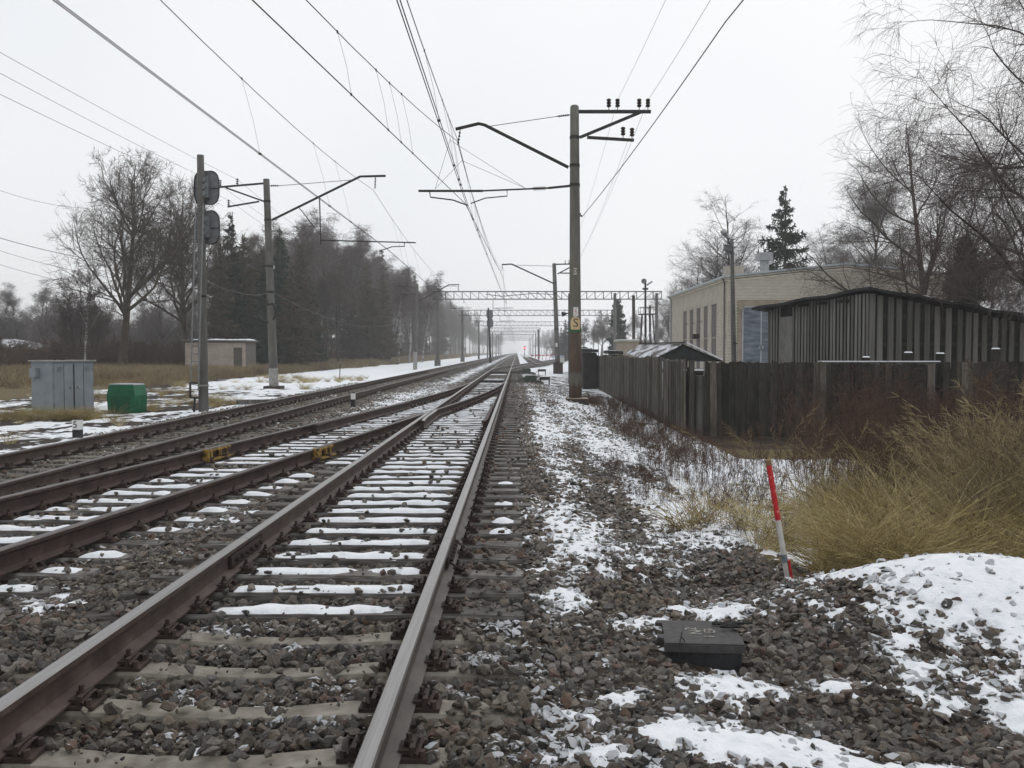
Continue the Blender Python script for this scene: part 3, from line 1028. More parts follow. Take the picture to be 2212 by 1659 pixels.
# main track
y = 3.69 - .53 * 8; k = 0
while y < 5.5:
    put_sleeper(CS, AXC + .01, y, RNG.normal(0, .004), trackA, y > 2.5, (AXC - GH, AXC + GH))
    SLEEPERS.append((AXC - 1.36, AXC + 1.36, y, .10, 0.0, 0))
    y += .53
y = 5.80; i = 0
while y < 112:
    st = .52 if y < 60 else .545
    L0, R0 = AXC - 1.38, AXC + 1.38
    if 13.2 < y < 50.5:
        L0 = float(bL(y)) - .55
    if 9.5 < y < 24:
        R0 = AXC + 1.38 + (.11 if (i // 5) % 2 else .0)
    if 49.0 < y < 51.0 or 70.5 < y < 72.5:
        R0 = 1.45
    if 73 < y:
        R0 = float(eL(y)) + 2 * GH + .5
    L_ = R0 - L0; xc = (L0 + R0) / 2
    rz = float(RNG.normal(0, .004))
    me = timber_mesh(L_, M['timber'], i) if (L_ > 2.80 and y < 60) else (TS[i % 4] if L_ < 2.80 else timber_mesh(L_, M['timber'], 3))
    rails_ = [AXC - GH, AXC + GH]
    if 13.2 < y < 50:
        rails_ += [float(bL(y)), float(bR(y))]
    o = put_sleeper(me, xc, y, rz, trackA, y < 13, rails_, -0.001 * (i % 3))
    if y >= 13:
        fast_pts[id(trackA)] += [(rx, y, 0.0) for rx in rails_[:2]]
        fast_pts[id(trackA)] += [(rx, y, 0.0) for rx in rails_[2:] if abs(rx - rails_[0]) > .25 and abs(rx - rails_[1]) > .25]
    SLEEPERS.append((L0, R0, y, .12, 0.0, 0))
    if y < 49.4 or (53 < y < 70 and RNG.random() < .55):
        strips = []
        fade = 0.0
        a0, a1 = AXC - GH + .14 + RNG.uniform(-.05, .05), AXC + GH - .17 + RNG.uniform(-.05, .06)
        if y > FROG1 + .3:
            br = float(bR(y))
            a1b = br - .16
            if a1b - a0 > .2:
                strips.append((a0, a1b))
            if a1 - (br + .16) > .2:
                strips.append((br + .16, a1))
        else:
            strips.append((a0, a1))
        if 13.2 < y < FROG1:
            bl_, br_ = float(bL(y)), float(bR(y))
            strips.append((bl_ + .13, br_ - .13))
            g0, g1 = br_ + .2, AXC - GH - .16
            if g1 - g0 > .25:
                strips.append((g0, g0 + (g1 - g0) * RNG.uniform(.55, .95)))
        elif y >= FROG1 and y < 40:
            bl_ = float(bL(y))
            if (AXC - GH - .15) - (bl_ + .13) > .25:
                strips.append((bl_ + .13, AXC - GH - .15))
        if RNG.random() < .22 and y < 12:
            strips.append((AXC + GH + .28, AXC + 1.30))
        if not (y > 34 and RNG.random() < .5):
            add_snow(o, [(s0 - xc, s1 - xc) for s0, s1 in strips], 100 + i * 5, .098 - .022 * float(sstep(9, 20, y)), .030 - .017 * float(sstep(9, 18, y)))
    y += st; i += 1
# diverging track close by
y = 3.2; i = 0
sb = 0.107
while y < 13.2:
    cx = float(bL(y) + GH)
    o = put_sleeper(TS[(i + 1) % 4], cx, y, -sb * .25, trackB, y > 5 and y < 13, (cx - GH, cx + GH), -.004)
    SLEEPERS.append((cx - 1.38, cx + 1.38, y, .12, 0.0, 0))
    if y > 5.4:
        strips = [(-GH + .14, GH - .14)]
        if RNG.random() < .85:
            strips.append((GH + .17, GH + .17 + RNG.uniform(.3, .40)))
        add_snow(o, strips, 900 + i * 4)
    y += .53; i += 1
# left track
y = 7.5; i = 0
while y < 118:
    put_sleeper(TG[i % 4], CXC, y, RNG.normal(0, .006), trackC, False, (), -.012)
    fast_pts[id(trackC)] += [(CXC - GH, y, 0.0), (CXC + GH, y, 0.0)]
    SLEEPERS.append((CXC - 1.35, CXC + 1.35, y, .12, 0.0, 0))
    y += .545; i += 1
for tr in (trackA, trackC):
    p_ = np.array([q for q in fast_pts[id(tr)] if q[1] < 75])
    scatter('rail_fastenings', p_, np.zeros((len(p_), 3)), np.ones((len(p_), 3)), [FAR_FAST], parent=tr)
# sleepers far off, joined per track
for tr, cfn, y0, y1 in ((trackA, lambda y: AXC, 112, 300), (trackC, lambda y: CXC, 118, 300), (trackD, lambda y: DXC, 128, 300),
                        (trackE, lambda y: float(eL(y)) + GH, 112, 200)):
    mb = MB(); y = y0
    while y < y1:
        mb.box((cfn(y), y, -.08 - (.035 if tr in (trackD, trackE) else 0)), (2.7, .24, .15)); y += .56
    o = mb.build('far_sleepers', M['timber'], tr); o['kind'] = 'stuff'

# yellow clamps on the rust-brown rails
for (fn, yy, s) in ((bL, 14.0, 1), (bR, 14.1, 1)):
    x = float(fn(yy)); rz = math.atan(-0.107)
    mb = MB()
    mb.box((x + s * .050, yy, RB + .150), (.035, .80, .03), -rz * -1)
    mb.box((x + s * .052, yy - .37, RB + .085), (.030, .07, .13), rz)
    mb.box((x + s * .052, yy + .37, RB + .085), (.030, .07, .13), rz)
    mb.box((x + s * .052, yy + .05, RB + .085), (.026, .09, .13), rz)
    mb.box((x + s * .010, yy - .46, RB + .09), (.10, .06, .19), rz)
    mb.box((x + s * .085, yy - .02, RB + .02), (.09, .74, .02), rz)
    mb.build('rail_clamp', M['yellow_paint'], trackB)

# ---------------------------------------------------------------- ballast stones


def stone_mesh(seed):
    rnd = np.random.default_rng(seed)
    p = rnd.normal(size=(13, 3)); p /= np.linalg.norm(p, axis=1)[:, None]
    p *= rnd.uniform(.78, 1.05, (13, 1))
    p *= np.array([1.0, rnd.uniform(.68, .95), rnd.uniform(.52, .8)])
    bm = bmesh.new()
    vs = [bm.verts.new(q) for q in p]
    res = bmesh.ops.convex_hull(bm, input=vs)
    junk = list({g_ for g_ in res['geom_interior'] + res['geom_unused'] if isinstance(g_, bmesh.types.BMVert) and g_.is_valid})
    bmesh.ops.delete(bm, geom=junk, context='VERTS')
    bmesh.ops.recalc_face_normals(bm, faces=bm.faces)
    me = bpy.data.meshes.new('stone'); bm.to_mesh(me); bm.free()
    me.materials.append(M['stone'])
    return me


STONES = [stone_mesh(40 + i) for i in range(14)]
sl = np.array(SLEEPERS)


def stones(name, x0, x1, y0, y1, dens, r0, r1, seed, mask=None, zlow=0.0):
    rg = np.random.default_rng(seed)
    n = int((x1 - x0) * (y1 - y0) * dens)
    x = rg.uniform(x0, x1, n); y = rg.uniform(y0, y1, n)
    r_ = rg.uniform(r0, r1, n) * np.where(rg.random(n) < .15, 1.16, 1.0)
    z = gz(x, y) + rg.uniform(-.7, .5, n) * r_
    keep = np.ones(n, bool)
    # clear of rails
    for rx in (AXC - GH, AXC + GH, CXC - GH, CXC + GH):
        keep &= np.abs(x - rx) > .085 + r_ * .6
    for fn in (bL, bR):
        keep &= ~((np.abs(x - fn(y)) < .085 + r_ * .6) & (y < 48))
    # sleepers
    order = np.argsort(sl[:, 2]); S = sl[order]
    on = np.zeros(n, bool)
    idx = np.searchsorted(S[:, 2], y)
    for dk in range(-4, 5):
        j = np.clip(idx + dk, 0, len(S) - 1)
        on |= (np.abs(y - S[j, 2]) < S[j, 3] + r_ * .35) & (x > S[j, 0] - .02) & (x < S[j, 1] + .02)
    ps = .045 + .05 * (y < 5.6) + .5 * (y < 5.5) * ((x > -.30) | (x < -2.30)) + .10 * (y > 5.5) * (y < 7.6) * ((x > -.30) | (x < -2.30)) * (x > -3)
    stray = on & (rg.random(n) < ps)
    z = np.where(stray, r_ * .45, z)
    keep &= ~on | stray
    crib = (x > AXC - 1.3) & (x < AXC + 1.3) & (y > 6.6)
    z = np.where(crib & ~stray, z - .008 - .042 * sstep(7.5, 12, y), z)
    z = np.where((y < 5.7) & (x > AXC - 1.6) & (x < .3) & ~stray, z + .018, z)
    keep &= ~(crib & (y > 24) & (rg.random(n) < .5))
    # not inside the box or the stake
    keep &= ~((np.abs(x - 1.05) < .235) & (np.abs(y - 5.28) < .27))
    # under deep snow only the biggest show
    h = snow_h(x, y)
    keep &= ~((h > .012) & (rg.random(n) < .10 + 14 * np.clip(h - .012, 0, .03)))
    if mask is not None:
        keep &= mask(x, y, rg)
    x, y, z, r_ = x[keep], y[keep], z[keep], r_[keep]
    m_ = len(x)
    rot = rg.uniform(0, 6.28, (m_, 3)); rot[:, 0] = rg.normal(0, .5, m_); rot[:, 1] = rg.normal(0, .5, m_)
    scatter(name, np.stack([x, y, z], 1), rot, np.stack([r_, r_, r_], 1), STONES,
            snowy=np.clip((snow_h(x, y) + .034) / .045, 0, 1) * (~((x > AXC - 1.3) & (x < AXC + 1.3) & (y > 5.6))))
    return m_


def right_edge(x, y, rg):
    """gravel thins out into the grass on the right"""
    lim = 2.2 + 2.6 * sstep(8.0, 6.9, y) + .6 * sstep(12, 20, y)
    return (x < lim) | (rg.random(len(x)) < .04)


n1 = stones('ballast', -6.4, 5.2, 2.9, 9.0, 760, .022, .047, 1, right_edge)
rgf = stones('ballast_grit', -4.2, 4.2, 2.9, 8.0, 1300, .007, .017, 9, right_edge)
n2 = stones('ballast', -8.5, 3.2, 9.0, 19.0, 360, .028, .050, 2, right_edge)
n3 = stones('ballast', -9.0, 3.0, 19.0, 50.0, 140, .035, .062, 3)
print('stones', n1, n2, n3)

# ---------------------------------------------------------------- masts and line


def insulator(mb, p0, p1, r=.05, n=5, core=.018):
    p0 = Vector(p0); p1 = Vector(p1)
    mb.tube([p0, p1], core, 6)
    for i in range(n):
        t = .18 + .64 * i / max(1, n - 1)
        c = p0.lerp(p1, t); d = (p1 - p0) * (.22 / n)
        mb.tube([c - d, c + d * .2, c + d], [r * .55, r, r * .4], 8)


def pole(parent, base, top, r0, r1, mat, n=20, name='pole'):
    mb = MB()
    b_ = Vector(base); t_ = Vector(top)
    k = 6
    mb.tube([b_.lerp(t_, i / k) for i in range(k + 1)], [r0 + (r1 - r0) * i / k for i in range(k + 1)], n)
    return mb.build(name, mat, parent, smooth=True)


def collars(parent, base, top, r0, r1, vs, Y, mat):
    b_ = Vector(base); t_ = Vector(top)
    for zz in vs:
        t = (zz - b_.z) / (t_.z - b_.z); c = b_.lerp(t_, t); r = r0 + (r1 - r0) * t + .012
        MB().tube([c - Vector((0, 0, .05)), c + Vector((0, 0, .05))], r, 20).build('collar', mat, parent)


# right mast with the S sign
Y1 = 30.66
b1 = at(1243, 862, Y1); t1 = at(1241, 231, Y1); b1.z -= .15
mr1 = thing('catenary_mast', b1, 'nearest concrete catenary mast on the right, with a yellow S sign and rust-stained foot', 'mast')
pole(mr1, b1, t1, .215, .145, M['concrete_stained'])
MB().tube([t1, t1 + Vector((0, 0, .05))], [.145, .10], 20).build('pole_cap', M['concrete'], mr1)
collars(mr1, b1, t1, .215, .145, [at(1243, v, Y1).z for v in (297, 358, 400)], Y1, M['dark_steel'])


def q(u, v, Y):
    return at(u, v, Y)


A1 = lambda u, v: at(u, v, Y1)
MB().tube([A1(984, 279), A1(1034, 267), A1(1047, 270), A1(1228, 361.5)], .055, 8).build('bracket', M['dark_steel'], mr1)
mb = MB(); mb.tube([A1(1056, 273), A1(1203, 251.5)], .012, 5); mb.build('stay_rod', M['wire'], mr1)
mb = MB(); insulator(mb, A1(1203, 251.5), A1(1232, 248)); mb.build('insulator', M['porcelain'], mr1)
mb = MB(); insulator(mb, A1(994, 281), A1(989, 314), .045, 4); mb.build('insulator', M['porcelain'], mr1)
mb = MB(); mb.tube([A1(904, 412.4), A1(1043, 412.4)], .040, 8); mb.tube([A1(1043, 412.2), A1(1146.5, 407.8)], .028, 8); mb.build('registration_bar', M['dark_steel'], mr1)
mb = MB(); insulator(mb, A1(1146.5, 407.8), A1(1184, 406.2), .085, 7, .03); mb.build('insulator', M['porcelain'], mr1)
MB().tube([A1(1184, 406.2), A1(1231, 401.5)], .04, 8).build('registration_rod', M['dark_steel'], mr1)
MB().tube([A1(927.6, 412), A1(930, 426), A1(978, 432), A1(1010.5, 443.7)], .024, 6).build('steady_arm', M['dark_steel'], mr1)
MB().tube([A1(1094.9, 409), A1(1095.8, 423.4), A1(1048, 428), A1(1016.7, 439.6)], .02, 6).build('steady_arm', M['dark_steel'], mr1)
for a_, b_ in (((940, 408), (973, 300)), ((940, 408), (998, 347)), ((1134, 406), (998, 347)), ((1134, 406), (973, 303))):
    MB().tube([A1(*a_), A1(*b_)], .006, 4).build('brace_wire', M['wire'], mr1)
MB().bar(A1(1249, 241.2), A1(1405.8, 241.2), .10, .10).build('crossarm', M['dark_steel'], mr1)
MB().bar(A1(1252.7, 296.8), A1(1385, 242), .09, .09).build('crossarm_brace', M['dark_steel'], mr1)
MB().bar(A1(1268.3, 296.8), A1(1369.3, 303), .09, .09).build('crossarm', M['dark_steel'], mr1)
for u, v in ((1315.2, 238), (1334, 238), (1380.8, 238), (1399.6, 238), (1345.9, 299), (1365.2, 301)):
    p0 = A1(u, v); mb = MB()
    mb.tube([p0, p0 + Vector((0, 0, .10))], .015, 6)
    for i in range(3):
        z_ = .10 + i * .09
        mb.tube([p0 + Vector((0, 0, z_)), p0 + Vector((0, 0, z_ + .05)), p0 + Vector((0, 0, z_ + .09))], [.05, .085, .05], 10)
    mb.build('pin_insulator', M['porcelain'], mr1)
mb = MB(); insulator(mb, A1(1248, 455), A1(1257, 468.7), .05, 3); mb.build('insulator', M['porcelain'], mr1)
# foundation slab with a snowy rim
fz = b1.z + .15
mb = MB(); mb.box((b1.x + .05, b1.y - .1, fz - .25), (.72, .75, .55)); mb.build('foundation', M['rust'], mr1)
mb = MB(); mb.box((b1.x + .05, b1.y - .1, fz + .035), (.70, .73, .02)); mb.build('foundation_rim', M['stucco'], mr1)


def wrap_plate(parent, zc, h, halfang, rad, cx, cy, mat, name, top_round=False, thick=.006):
    """thin sign bent round the front of the pole"""
    mb = MB(); n = 16; rows = 10
    vs = []; fs = []
    for j in range(rows + 1):
        t = j / rows
        k_ = 1.0
        if top_round:
            k_ = math.sqrt(max(0.0, 1 - max(0.0, (t - .45) / .55) ** 2.4)) * .999 + .001
            k_ *= .88 + .12 * min(1, t / .3)
        for i in range(n + 1):
            a = -halfang * k_ + 2 * halfang * k_ * i / n
            vs.append((cx + (rad) * math.sin(a), cy - rad * math.cos(a), zc - h / 2 + h * t))
    m0 = len(vs)
    vs += [(cx + (x - cx) * (1 + thick / rad), cy + (y - cy) * (1 + thick / rad), z) for x, y, z in vs]
    for j in range(rows):
        for i in range(n):
            a = j * (n + 1) + i
            fs.append((a + 1, a, a + n + 1, a + n + 2)); fs.append((m0 + a, m0 + a + 1, m0 + a + n + 2, m0 + a + n + 1))
    mb.add(vs, fs)
    return mb.build(name, mat, parent)


def pole_r(z):
    return .215 + (.145 - .215) * (z - b1.z) / (t1.z - b1.z)


def pole_c(z):
    return b1.lerp(t1, (z - b1.z) / (t1.z - b1.z))


def bent_text(body, size, parent, cx, cy, rad, zc, ang, mat):
    me = text_mesh(body, size, .002)
    me.materials.clear(); me.materials.append(mat)
    for v_ in me.vertices:
        a = v_.co.x / rad + ang; rr = rad + v_.co.z + .004
        v_.co = (cx + rr * math.sin(a) - parent.location.x, cy - rr * math.cos(a) - parent.location.y, zc + v_.co.y - parent.location.z)
    me.update()
    return link(bpy.data.objects.new('lettering', me), parent)


zS = A1(1244, 698).z
c = pole_c(zS); r = pole_r(zS)
wrap_plate(mr1, zS, .44, .88, r + .004, c.x, c.y, M['sign_yellow'], 'sign_plate', True)
bent_text('S', .40, mr1, c.x, c.y, r + .012, zS - .01, .02, M['black_paint'])
zG = A1(1244, 713.5).z
wrap_plate(mr1, zG, .14, 1.5, r + .003, c.x, c.y, M['sign_green'], 'green_band')
zL = A1(1245, 674).z; c = pole_c(zL); r = pole_r(zL)
wrap_plate(mr1, zL, .30, .42, r + .003, c.x + .01, c.y, M['white_paint'], 'warning_sign')
mb = MB()
zz_ = [(.02, .12), (-.035, .0), (.03, .015), (-.02, -.12)]
zz_ = [(c.x + .01 + a, c.y - math.sqrt(max(0, (r + .012) ** 2 - a * a)), zL + b_) for a, b_ in zz_]
for k in range(3):
    mb.bar(zz_[k], zz_[k + 1], .026, .010)
mb.build('lightning_mark', M['red_paint'], mr1)
zO = A1(1240, 587).z; c = pole_c(zO); r = pole_r(zO)
wrap_plate(mr1, zO, .22, .25, r + .003, c.x, c.y, M['stake_white'], 'number_plate')
bent_text('0', .19, mr1, c.x, c.y, r + .006, zO, .0, M['black_paint'])

# second right mast
Y2 = 83.5
b2 = at(1205.4, 808, Y2); t2 = at(1197, 569, Y2)
mr2 = thing('catenary_mast', b2, 'second concrete catenary mast on the right, leaning slightly left on a dark block foot', 'mast')
pole(mr2, b2, t2, .23, .17, M['concrete'])
A2 = lambda u, v: at(u, v, Y2)
mb = MB(); mb.box((b2.x, b2.y, b2.z + .4), (.85, .85, 1.3)); mb.build('foundation', M['rust'], mr2)
collars(mr2, b2, t2, .23, .17, [A2(1200, v).z for v in (612, 634, 711)], Y2, M['dark_steel'])
MB().tube([A2(1195.3, 612), A2(1105, 570.4), A2(1084, 571.7)], .07, 6).build('bracket', M['dark_steel'], mr2)
MB().tube([A2(1109.6, 572.6), A2(1193.5, 574.8)], .02, 4).build('stay_rod', M['wire'], mr2)
mb = MB(); insulator(mb, A2(1085, 573), A2(1085.5, 582), .06, 4); mb.build('insulator', M['porcelain'], mr2)
MB().bar(A2(1200, 571), A2(1250, 570), .11).build('crossarm', M['dark_steel'], mr2)
MB().bar(A2(1204.5, 591.7), A2(1234, 576), .1).build('crossarm_brace', M['dark_steel'], mr2)
MB().bar(A2(1210, 590), A2(1240, 590), .1).build('crossarm', M['dark_steel'], mr2)
for u in (1221, 1229):
    mb = MB(); insulator(mb, A2(u, 570), A2(u, 562), .07, 3); mb.build('pin_insulator', M['porcelain'], mr2)
MB().tube([A2(1196, 636), A2(1150, 634), A2(1085, 640), A2(1050, 636)], .03, 5).build('registration_bar', M['dark_steel'], mr2)
mb = MB(); mb.box(A2(1202, 745) + Vector((0, -.22, 0)), (.18, .02, .35)); mb.build('number_plate', M['white_paint'], mr2)

# left masts
Y3 = 43.6
b3 = at(592, 843, Y3); t3 = at(575.3, 387, Y3)
ml1 = thing('catenary_mast', b3, 'tall grey catenary mast on the left with a dark ring hoop and a whitish foot', 'mast')
pole(ml1, b3, t3, .215, .145, M['concrete'])
A3 = lambda u, v: at(u, v, Y3)
mb = MB(); mb.box((b3.x, b3.y, b3.z + .03), (.8, .8, .35)); mb.build('foundation', M['rust'], ml1)
cc = b3.lerp(t3, .04)
MB().tube([b3.lerp(t3, .02), b3.lerp(t3, .105)], [.222, .216], 20).build('whitewashed_foot', M['concrete_pale'], ml1)
collars(ml1, b3, t3, .215, .145, [A3(580, v).z for v in (435, 475, 575, 631, 658)], Y3, M['dark_steel'])
MB().tube([A3(587.7, 475.2), A3(778.3, 381.2), A3(833, 379.9)], .055, 8).build('bracket', M['dark_steel'], ml1)
MB().tube([A3(602, 401.2), A3(758, 389)], .014, 4).build('stay_rod', M['wire'], ml1)
mb = MB(); insulator(mb, A3(583, 401.2), A3(603, 401.2), .06, 4); mb.build('insulator', M['porcelain'], ml1)
mb = MB(); insulator(mb, A3(811, 382), A3(810, 408.6), .05, 4); mb.build('insulator', M['porcelain'], ml1)
MB().bar(A3(690.2, 427.4), A3(693.3, 529), .05).build('hanger', M['dark_steel'], ml1)
MB().bar(A3(646.5, 449.3), A3(691.8, 507), .035).build('hanger_brace', M['dark_steel'], ml1)
MB().tube([A3(694, 519), A3(898, 524.2)], .032, 6).build('registration_bar', M['dark_steel'], ml1)
MB().tube([A3(874, 522.7), A3(874, 532), A3(847, 533), A3(818.9, 542.4)], .025, 6).build('steady_arm', M['dark_steel'], ml1)
MB().bar(A3(571, 396.0), A3(470.6, 404.6), .08).build('crossarm', M['dark_steel'], ml1)
MB().bar(A3(571, 435.3), A3(487.8, 405.5), .07).build('crossarm_brace', M['dark_steel'], ml1)
MB().bar(A3(559.6, 435.3), A3(491.8, 446.8), .07).build('crossarm', M['dark_steel'], ml1)
for u, v in ((512.7, 399), (476, 402), (494, 445)):
    p0 = A3(u, v); mb = MB(); insulator(mb, p0, p0 + Vector((0, 0, .3)), .085, 3, .02); mb.build('pin_insulator', M['porcelain'], ml1)
MB().bar(A3(566, 573), A3(594, 582), .05).build('hook_bar', M['dark_steel'], ml1)
ring = [A3(578.6 + 19 * math.sin(a), 674 - 22.5 * math.cos(a)) + Vector((0, -.12, 0)) for a in [k * math.pi / 12 for k in range(25)]]
MB().tube(ring, .05, 6, cap=False).build('ring_hoop', M['black_paint'], ml1)
mb = MB(); p0 = A3(592, 582); insulator(mb, p0, p0 + Vector((0, 0, .18)), .05, 2, .02); mb.build('small_insulator', M['white_paint'], ml1)

Y4 = 103.0
b4 = at(897.4, 806, Y4); t4 = at(901, 613, Y4)
ml2 = thing('catenary_mast', b4, 'grey catenary mast before the birches, standing in a pale concrete stub', 'mast')
pole(ml2, b4 + Vector((0, 0, .3)), t4, .20, .16, M['concrete'])
A4 = lambda u, v: at(u, v, Y4)
mb = MB(); mb.box((b4.x, b4.y - .25, b4.z + 1.1), (.42, .34, 2.5)); mb.build('concrete_stub', M['concrete_pale'], ml2)
MB().tube([A4(905, 650.3), A4(970.2, 615.1), A4(992.3, 615.1)], .065, 6).build('bracket', M['dark_steel'], ml2)
MB().bar(A4(857.7, 618), A4(901, 620.4), .1).build('crossarm', M['dark_steel'], ml2)
MB().bar(A4(866.5, 635.5), A4(897, 635.5), .09).build('crossarm', M['dark_steel'], ml2)
MB().bar(A4(868, 620), A4(898, 637), .08).build('crossarm_brace', M['dark_steel'], ml2)
for u in (862, 879):
    mb = MB(); insulator(mb, A4(u, 618), A4(u, 611), .08, 3); mb.build('pin_insulator', M['porcelain'], ml2)
MB().tube([A4(990, 617), A4(990, 628)], .04, 5).build('insulator', M['porcelain'], ml2)
MB().tube([A4(903, 620), A4(985, 618)], .018, 4).build('stay_rod', M['wire'], ml2)

# gantries across the tracks
GANTRY = [(113, -9.75, 17.7, 9.04, .93, [-9.75, 12.0, 17.1], [0.0, -.4, -.4]),
          (159, -9.4, 16.6, 8.85, .93, [-9.4, 16.4], [0, -.3]),
          (215, -8.9, 14.0, 8.7, .93, [-8.9, 13.8], [0, -.3]),
          (270, -8.6, 6.9, 8.7, .93, [-8.6, 6.5], [0, 0]),
          (325, -8.6, 6.9, 8.7, .93, [-8.6, 6.6], [0, 0]),
          (380, -8.6, 6.9, 8.7, .93, [-8.6, 6.6], [0, 0]),
          (437, -8.6, 6.9, 8.7, .93, [-8.6, 6.6], [0, 0]),
          (495, -8.6, 6.9, 8.7, .93, [-8.6, 6.6], [0, 0])]
ORD = ['nearest lattice gantry spanning the tracks, wide and dark against the sky', 'second lattice gantry from the camera, spanning the tracks behind the nearest one',
       'third lattice gantry from the camera, paler in the haze', 'fourth lattice gantry, fading in the haze above the rails'] + ['pale far lattice gantry almost lost in the haze'] * 4
for gi_, (gy_, xa, xb, zt, hh_, posts, pz) in enumerate(GANTRY):
    g_ = thing('gantry', (xa, gy_, 0), ORD[gi_], 'gantry', 'far gantries lost in the haze' if gi_ > 3 else None)
    mb = MB(); w = .55; bt = .06 if gi_ < 3 else .08
    for yy in (-w / 2, w / 2):
        for zz in (zt, zt - hh_):
            mb.bar((xa - .6, gy_ + yy, zz), (xb, gy_ + yy, zz), bt * 1.4)
    mb.build('chords', M['dark_steel'], g_)
    mb = MB(); n = int((xb - xa) / 1.01)
    for i in range(n + 1):
        x = xa + (xb - xa) * i / n
        for yy in (-w / 2, w / 2):
            mb.bar((x, gy_ + yy, zt - hh_), (x, gy_ + yy, zt), bt * .8)
            if i < n:
                x2 = xa + (xb - xa) * (i + 1) / n
                mid = i > n * .6
                a0, a1 = (zt, zt - hh_) if not mid else (zt - hh_, zt)
                mb.bar((x, gy_ + yy, a0), (x2, gy_ + yy, a1), bt * .6)
    o = mb.build('lattice_bars', M['dark_steel'], g_); o['kind'] = 'stuff'
    for px_, pz_ in zip(posts, pz):
        pole(g_, (px_, gy_, pz_ - .3), (px_ + .0, gy_, zt - hh_ * .2), .23, .17, M['concrete'], 12, 'post')
        if gi_ < 2:
            mb = MB(); mb.box((px_, gy_, pz_ + .25), (.7, .7, 1.0)); mb.build('foundation', M['concrete'], g_)
    for hx in (AXC, CXC):
        mb = MB(); mb.tube([(hx, gy_, zt - hh_), (hx, gy_, zt - hh_ - .5)], .03, 4)
        mb.tube([(hx - 1.6, gy_, 7.0), (hx + .9, gy_, 7.05)], .03, 4); mb.tube([(hx - 1.6, gy_, zt - hh_), (hx - 1.6, gy_, 6.9)], .03, 4)
        mb.tube([(hx - 1.3, gy_, 7.0), (hx, gy_, 6.6)], .02, 4)
        mb.build('wire_support', M['dark_steel'], g_)


# ---------------------------------------------------------------- wires


def sagpts(p0, p1, sag, n=14):
    p0 = Vector(p0); p1 = Vector(p1)
    return [p0.lerp(p1, i / n) - Vector((0, 0, 4 * sag * (i / n) * (1 - i / n))) for i in range(n + 1)]


def span(supports, sag, n=14):
    out = []
    for i in range(len(supports) - 1):
        out += sagpts(supports[i], supports[i + 1], sag, n)[(1 if i else 0):]
    return out


def interp_y(pts, y):
    for a, b_ in zip(pts, pts[1:]):
        lo, hi = (a, b_) if a.y < b_.y else (b_, a)
        if lo.y <= y <= hi.y:
            return lo.lerp(hi, (y - lo.y) / max(1e-6, hi.y - lo.y))
    return None


def catenary(label, contact, mess, drops, double=.045, rad=.0095, ydrop2=None):
    t_ = thing('overhead_line', contact[0], label, 'overhead line')
    cp = [Vector(p) for p in contact]
    for s in ((-1, 1) if double else (0,)):
        MB().tube([p + Vector((s * double / 2, 0, 0)) for p in cp], rad, 5).build('contact_wire', M['wire'], t_)
    mp_ = span(mess, 1.05)
    MB().tube(mp_, .0100, 5).build('messenger_wire', M['wire'], t_)
    for y in drops:
        a = interp_y(mp_, y); b_ = interp_y(cp, y + .25)
        if a is None or b_ is None:
            continue
        mid = a.lerp(b_, .55) + Vector((.03, 0, 0))
        mb = MB(); mb.tube([a, mid, b_], .0035, 4)
        if y < 60:
            mb.box(a, (.025, .06, .05)); mb.box(b_, (.07 if double else .03, .07, .04))
        mb.build('dropper', M['wire'], t_)


catenary('twin-wire overhead line above the main track, running steeply down the middle of the sky',
         [(-1.66, -6, 6.58), (-1.66, 30.66, 6.56), (-1.15, 83.5, 6.5), (-1.5, 113, 6.5), (-1.2, 159, 6.5), (-1.5, 215, 6.5), (-1.3, 640, 6.5)],
         [(-1.9, -25, 8.65), (-1.95, 30.66, 8.62), (-1.25, 83.5, 8.95), (-1.33, 113, 8.1), (-1.33, 159, 7.95), (-1.33, 215, 7.9), (-1.33, 270, 7.9), (-1.33, 325, 7.9), (-1.33, 380, 7.9), (-1.33, 437, 7.9)],
         [3, 11, 19.5, 24.2, 26.2, 27.0, 34, 37, 39, 46, 54, 62, 70, 77, 90, 100])
catenary('single overhead line slanting in to join the main one at the nearest right mast',
         [(-5.8, -6, 6.62), (-3.75, 12.9, 6.6), (-1.72, 30.66, 6.57), (-.95, 60, 6.62), (-.9, 83.5, 6.7)],
         [(-6.6, -12, 8.5), (-1.98, 30.66, 8.62), (-1.05, 83.5, 9.0)],
         [2.5, 10.5, 17.6, 20.4, 21.6, 22.8], double=0, rad=.0115)
catenary('twin-wire overhead line above the left track, crossing the upper left sky',
         [(-6.6, -6, 6.55), (-6.1, 43.6, 6.48), (-6.75, 103, 6.45), (-6.4, 159, 6.45), (-6.5, 640, 6.45)],
         [(-6.5, -12, 9.2), (-6.77, 43.6, 9.28), (-6.6, 103, 8.9), (-6.5, 159, 7.95), (-6.5, 215, 7.9), (-6.5, 270, 7.9), (-6.5, 325, 7.9)],
         [4, 12, 22.5, 30.5, 34.2, 50, 53, 60, 70, 80, 92])


def wire(label, pts, rad=.006, sag=0.0, n=16, name='power_wire', cat='wire', grp=None):
    pts = [Vector(p) for p in pts]
    pp = span(pts, sag, n) if sag else pts
    o = MB().tube(pp, rad, 5).build(name, M['wire'])
    return tag(o, label, cat, grp)


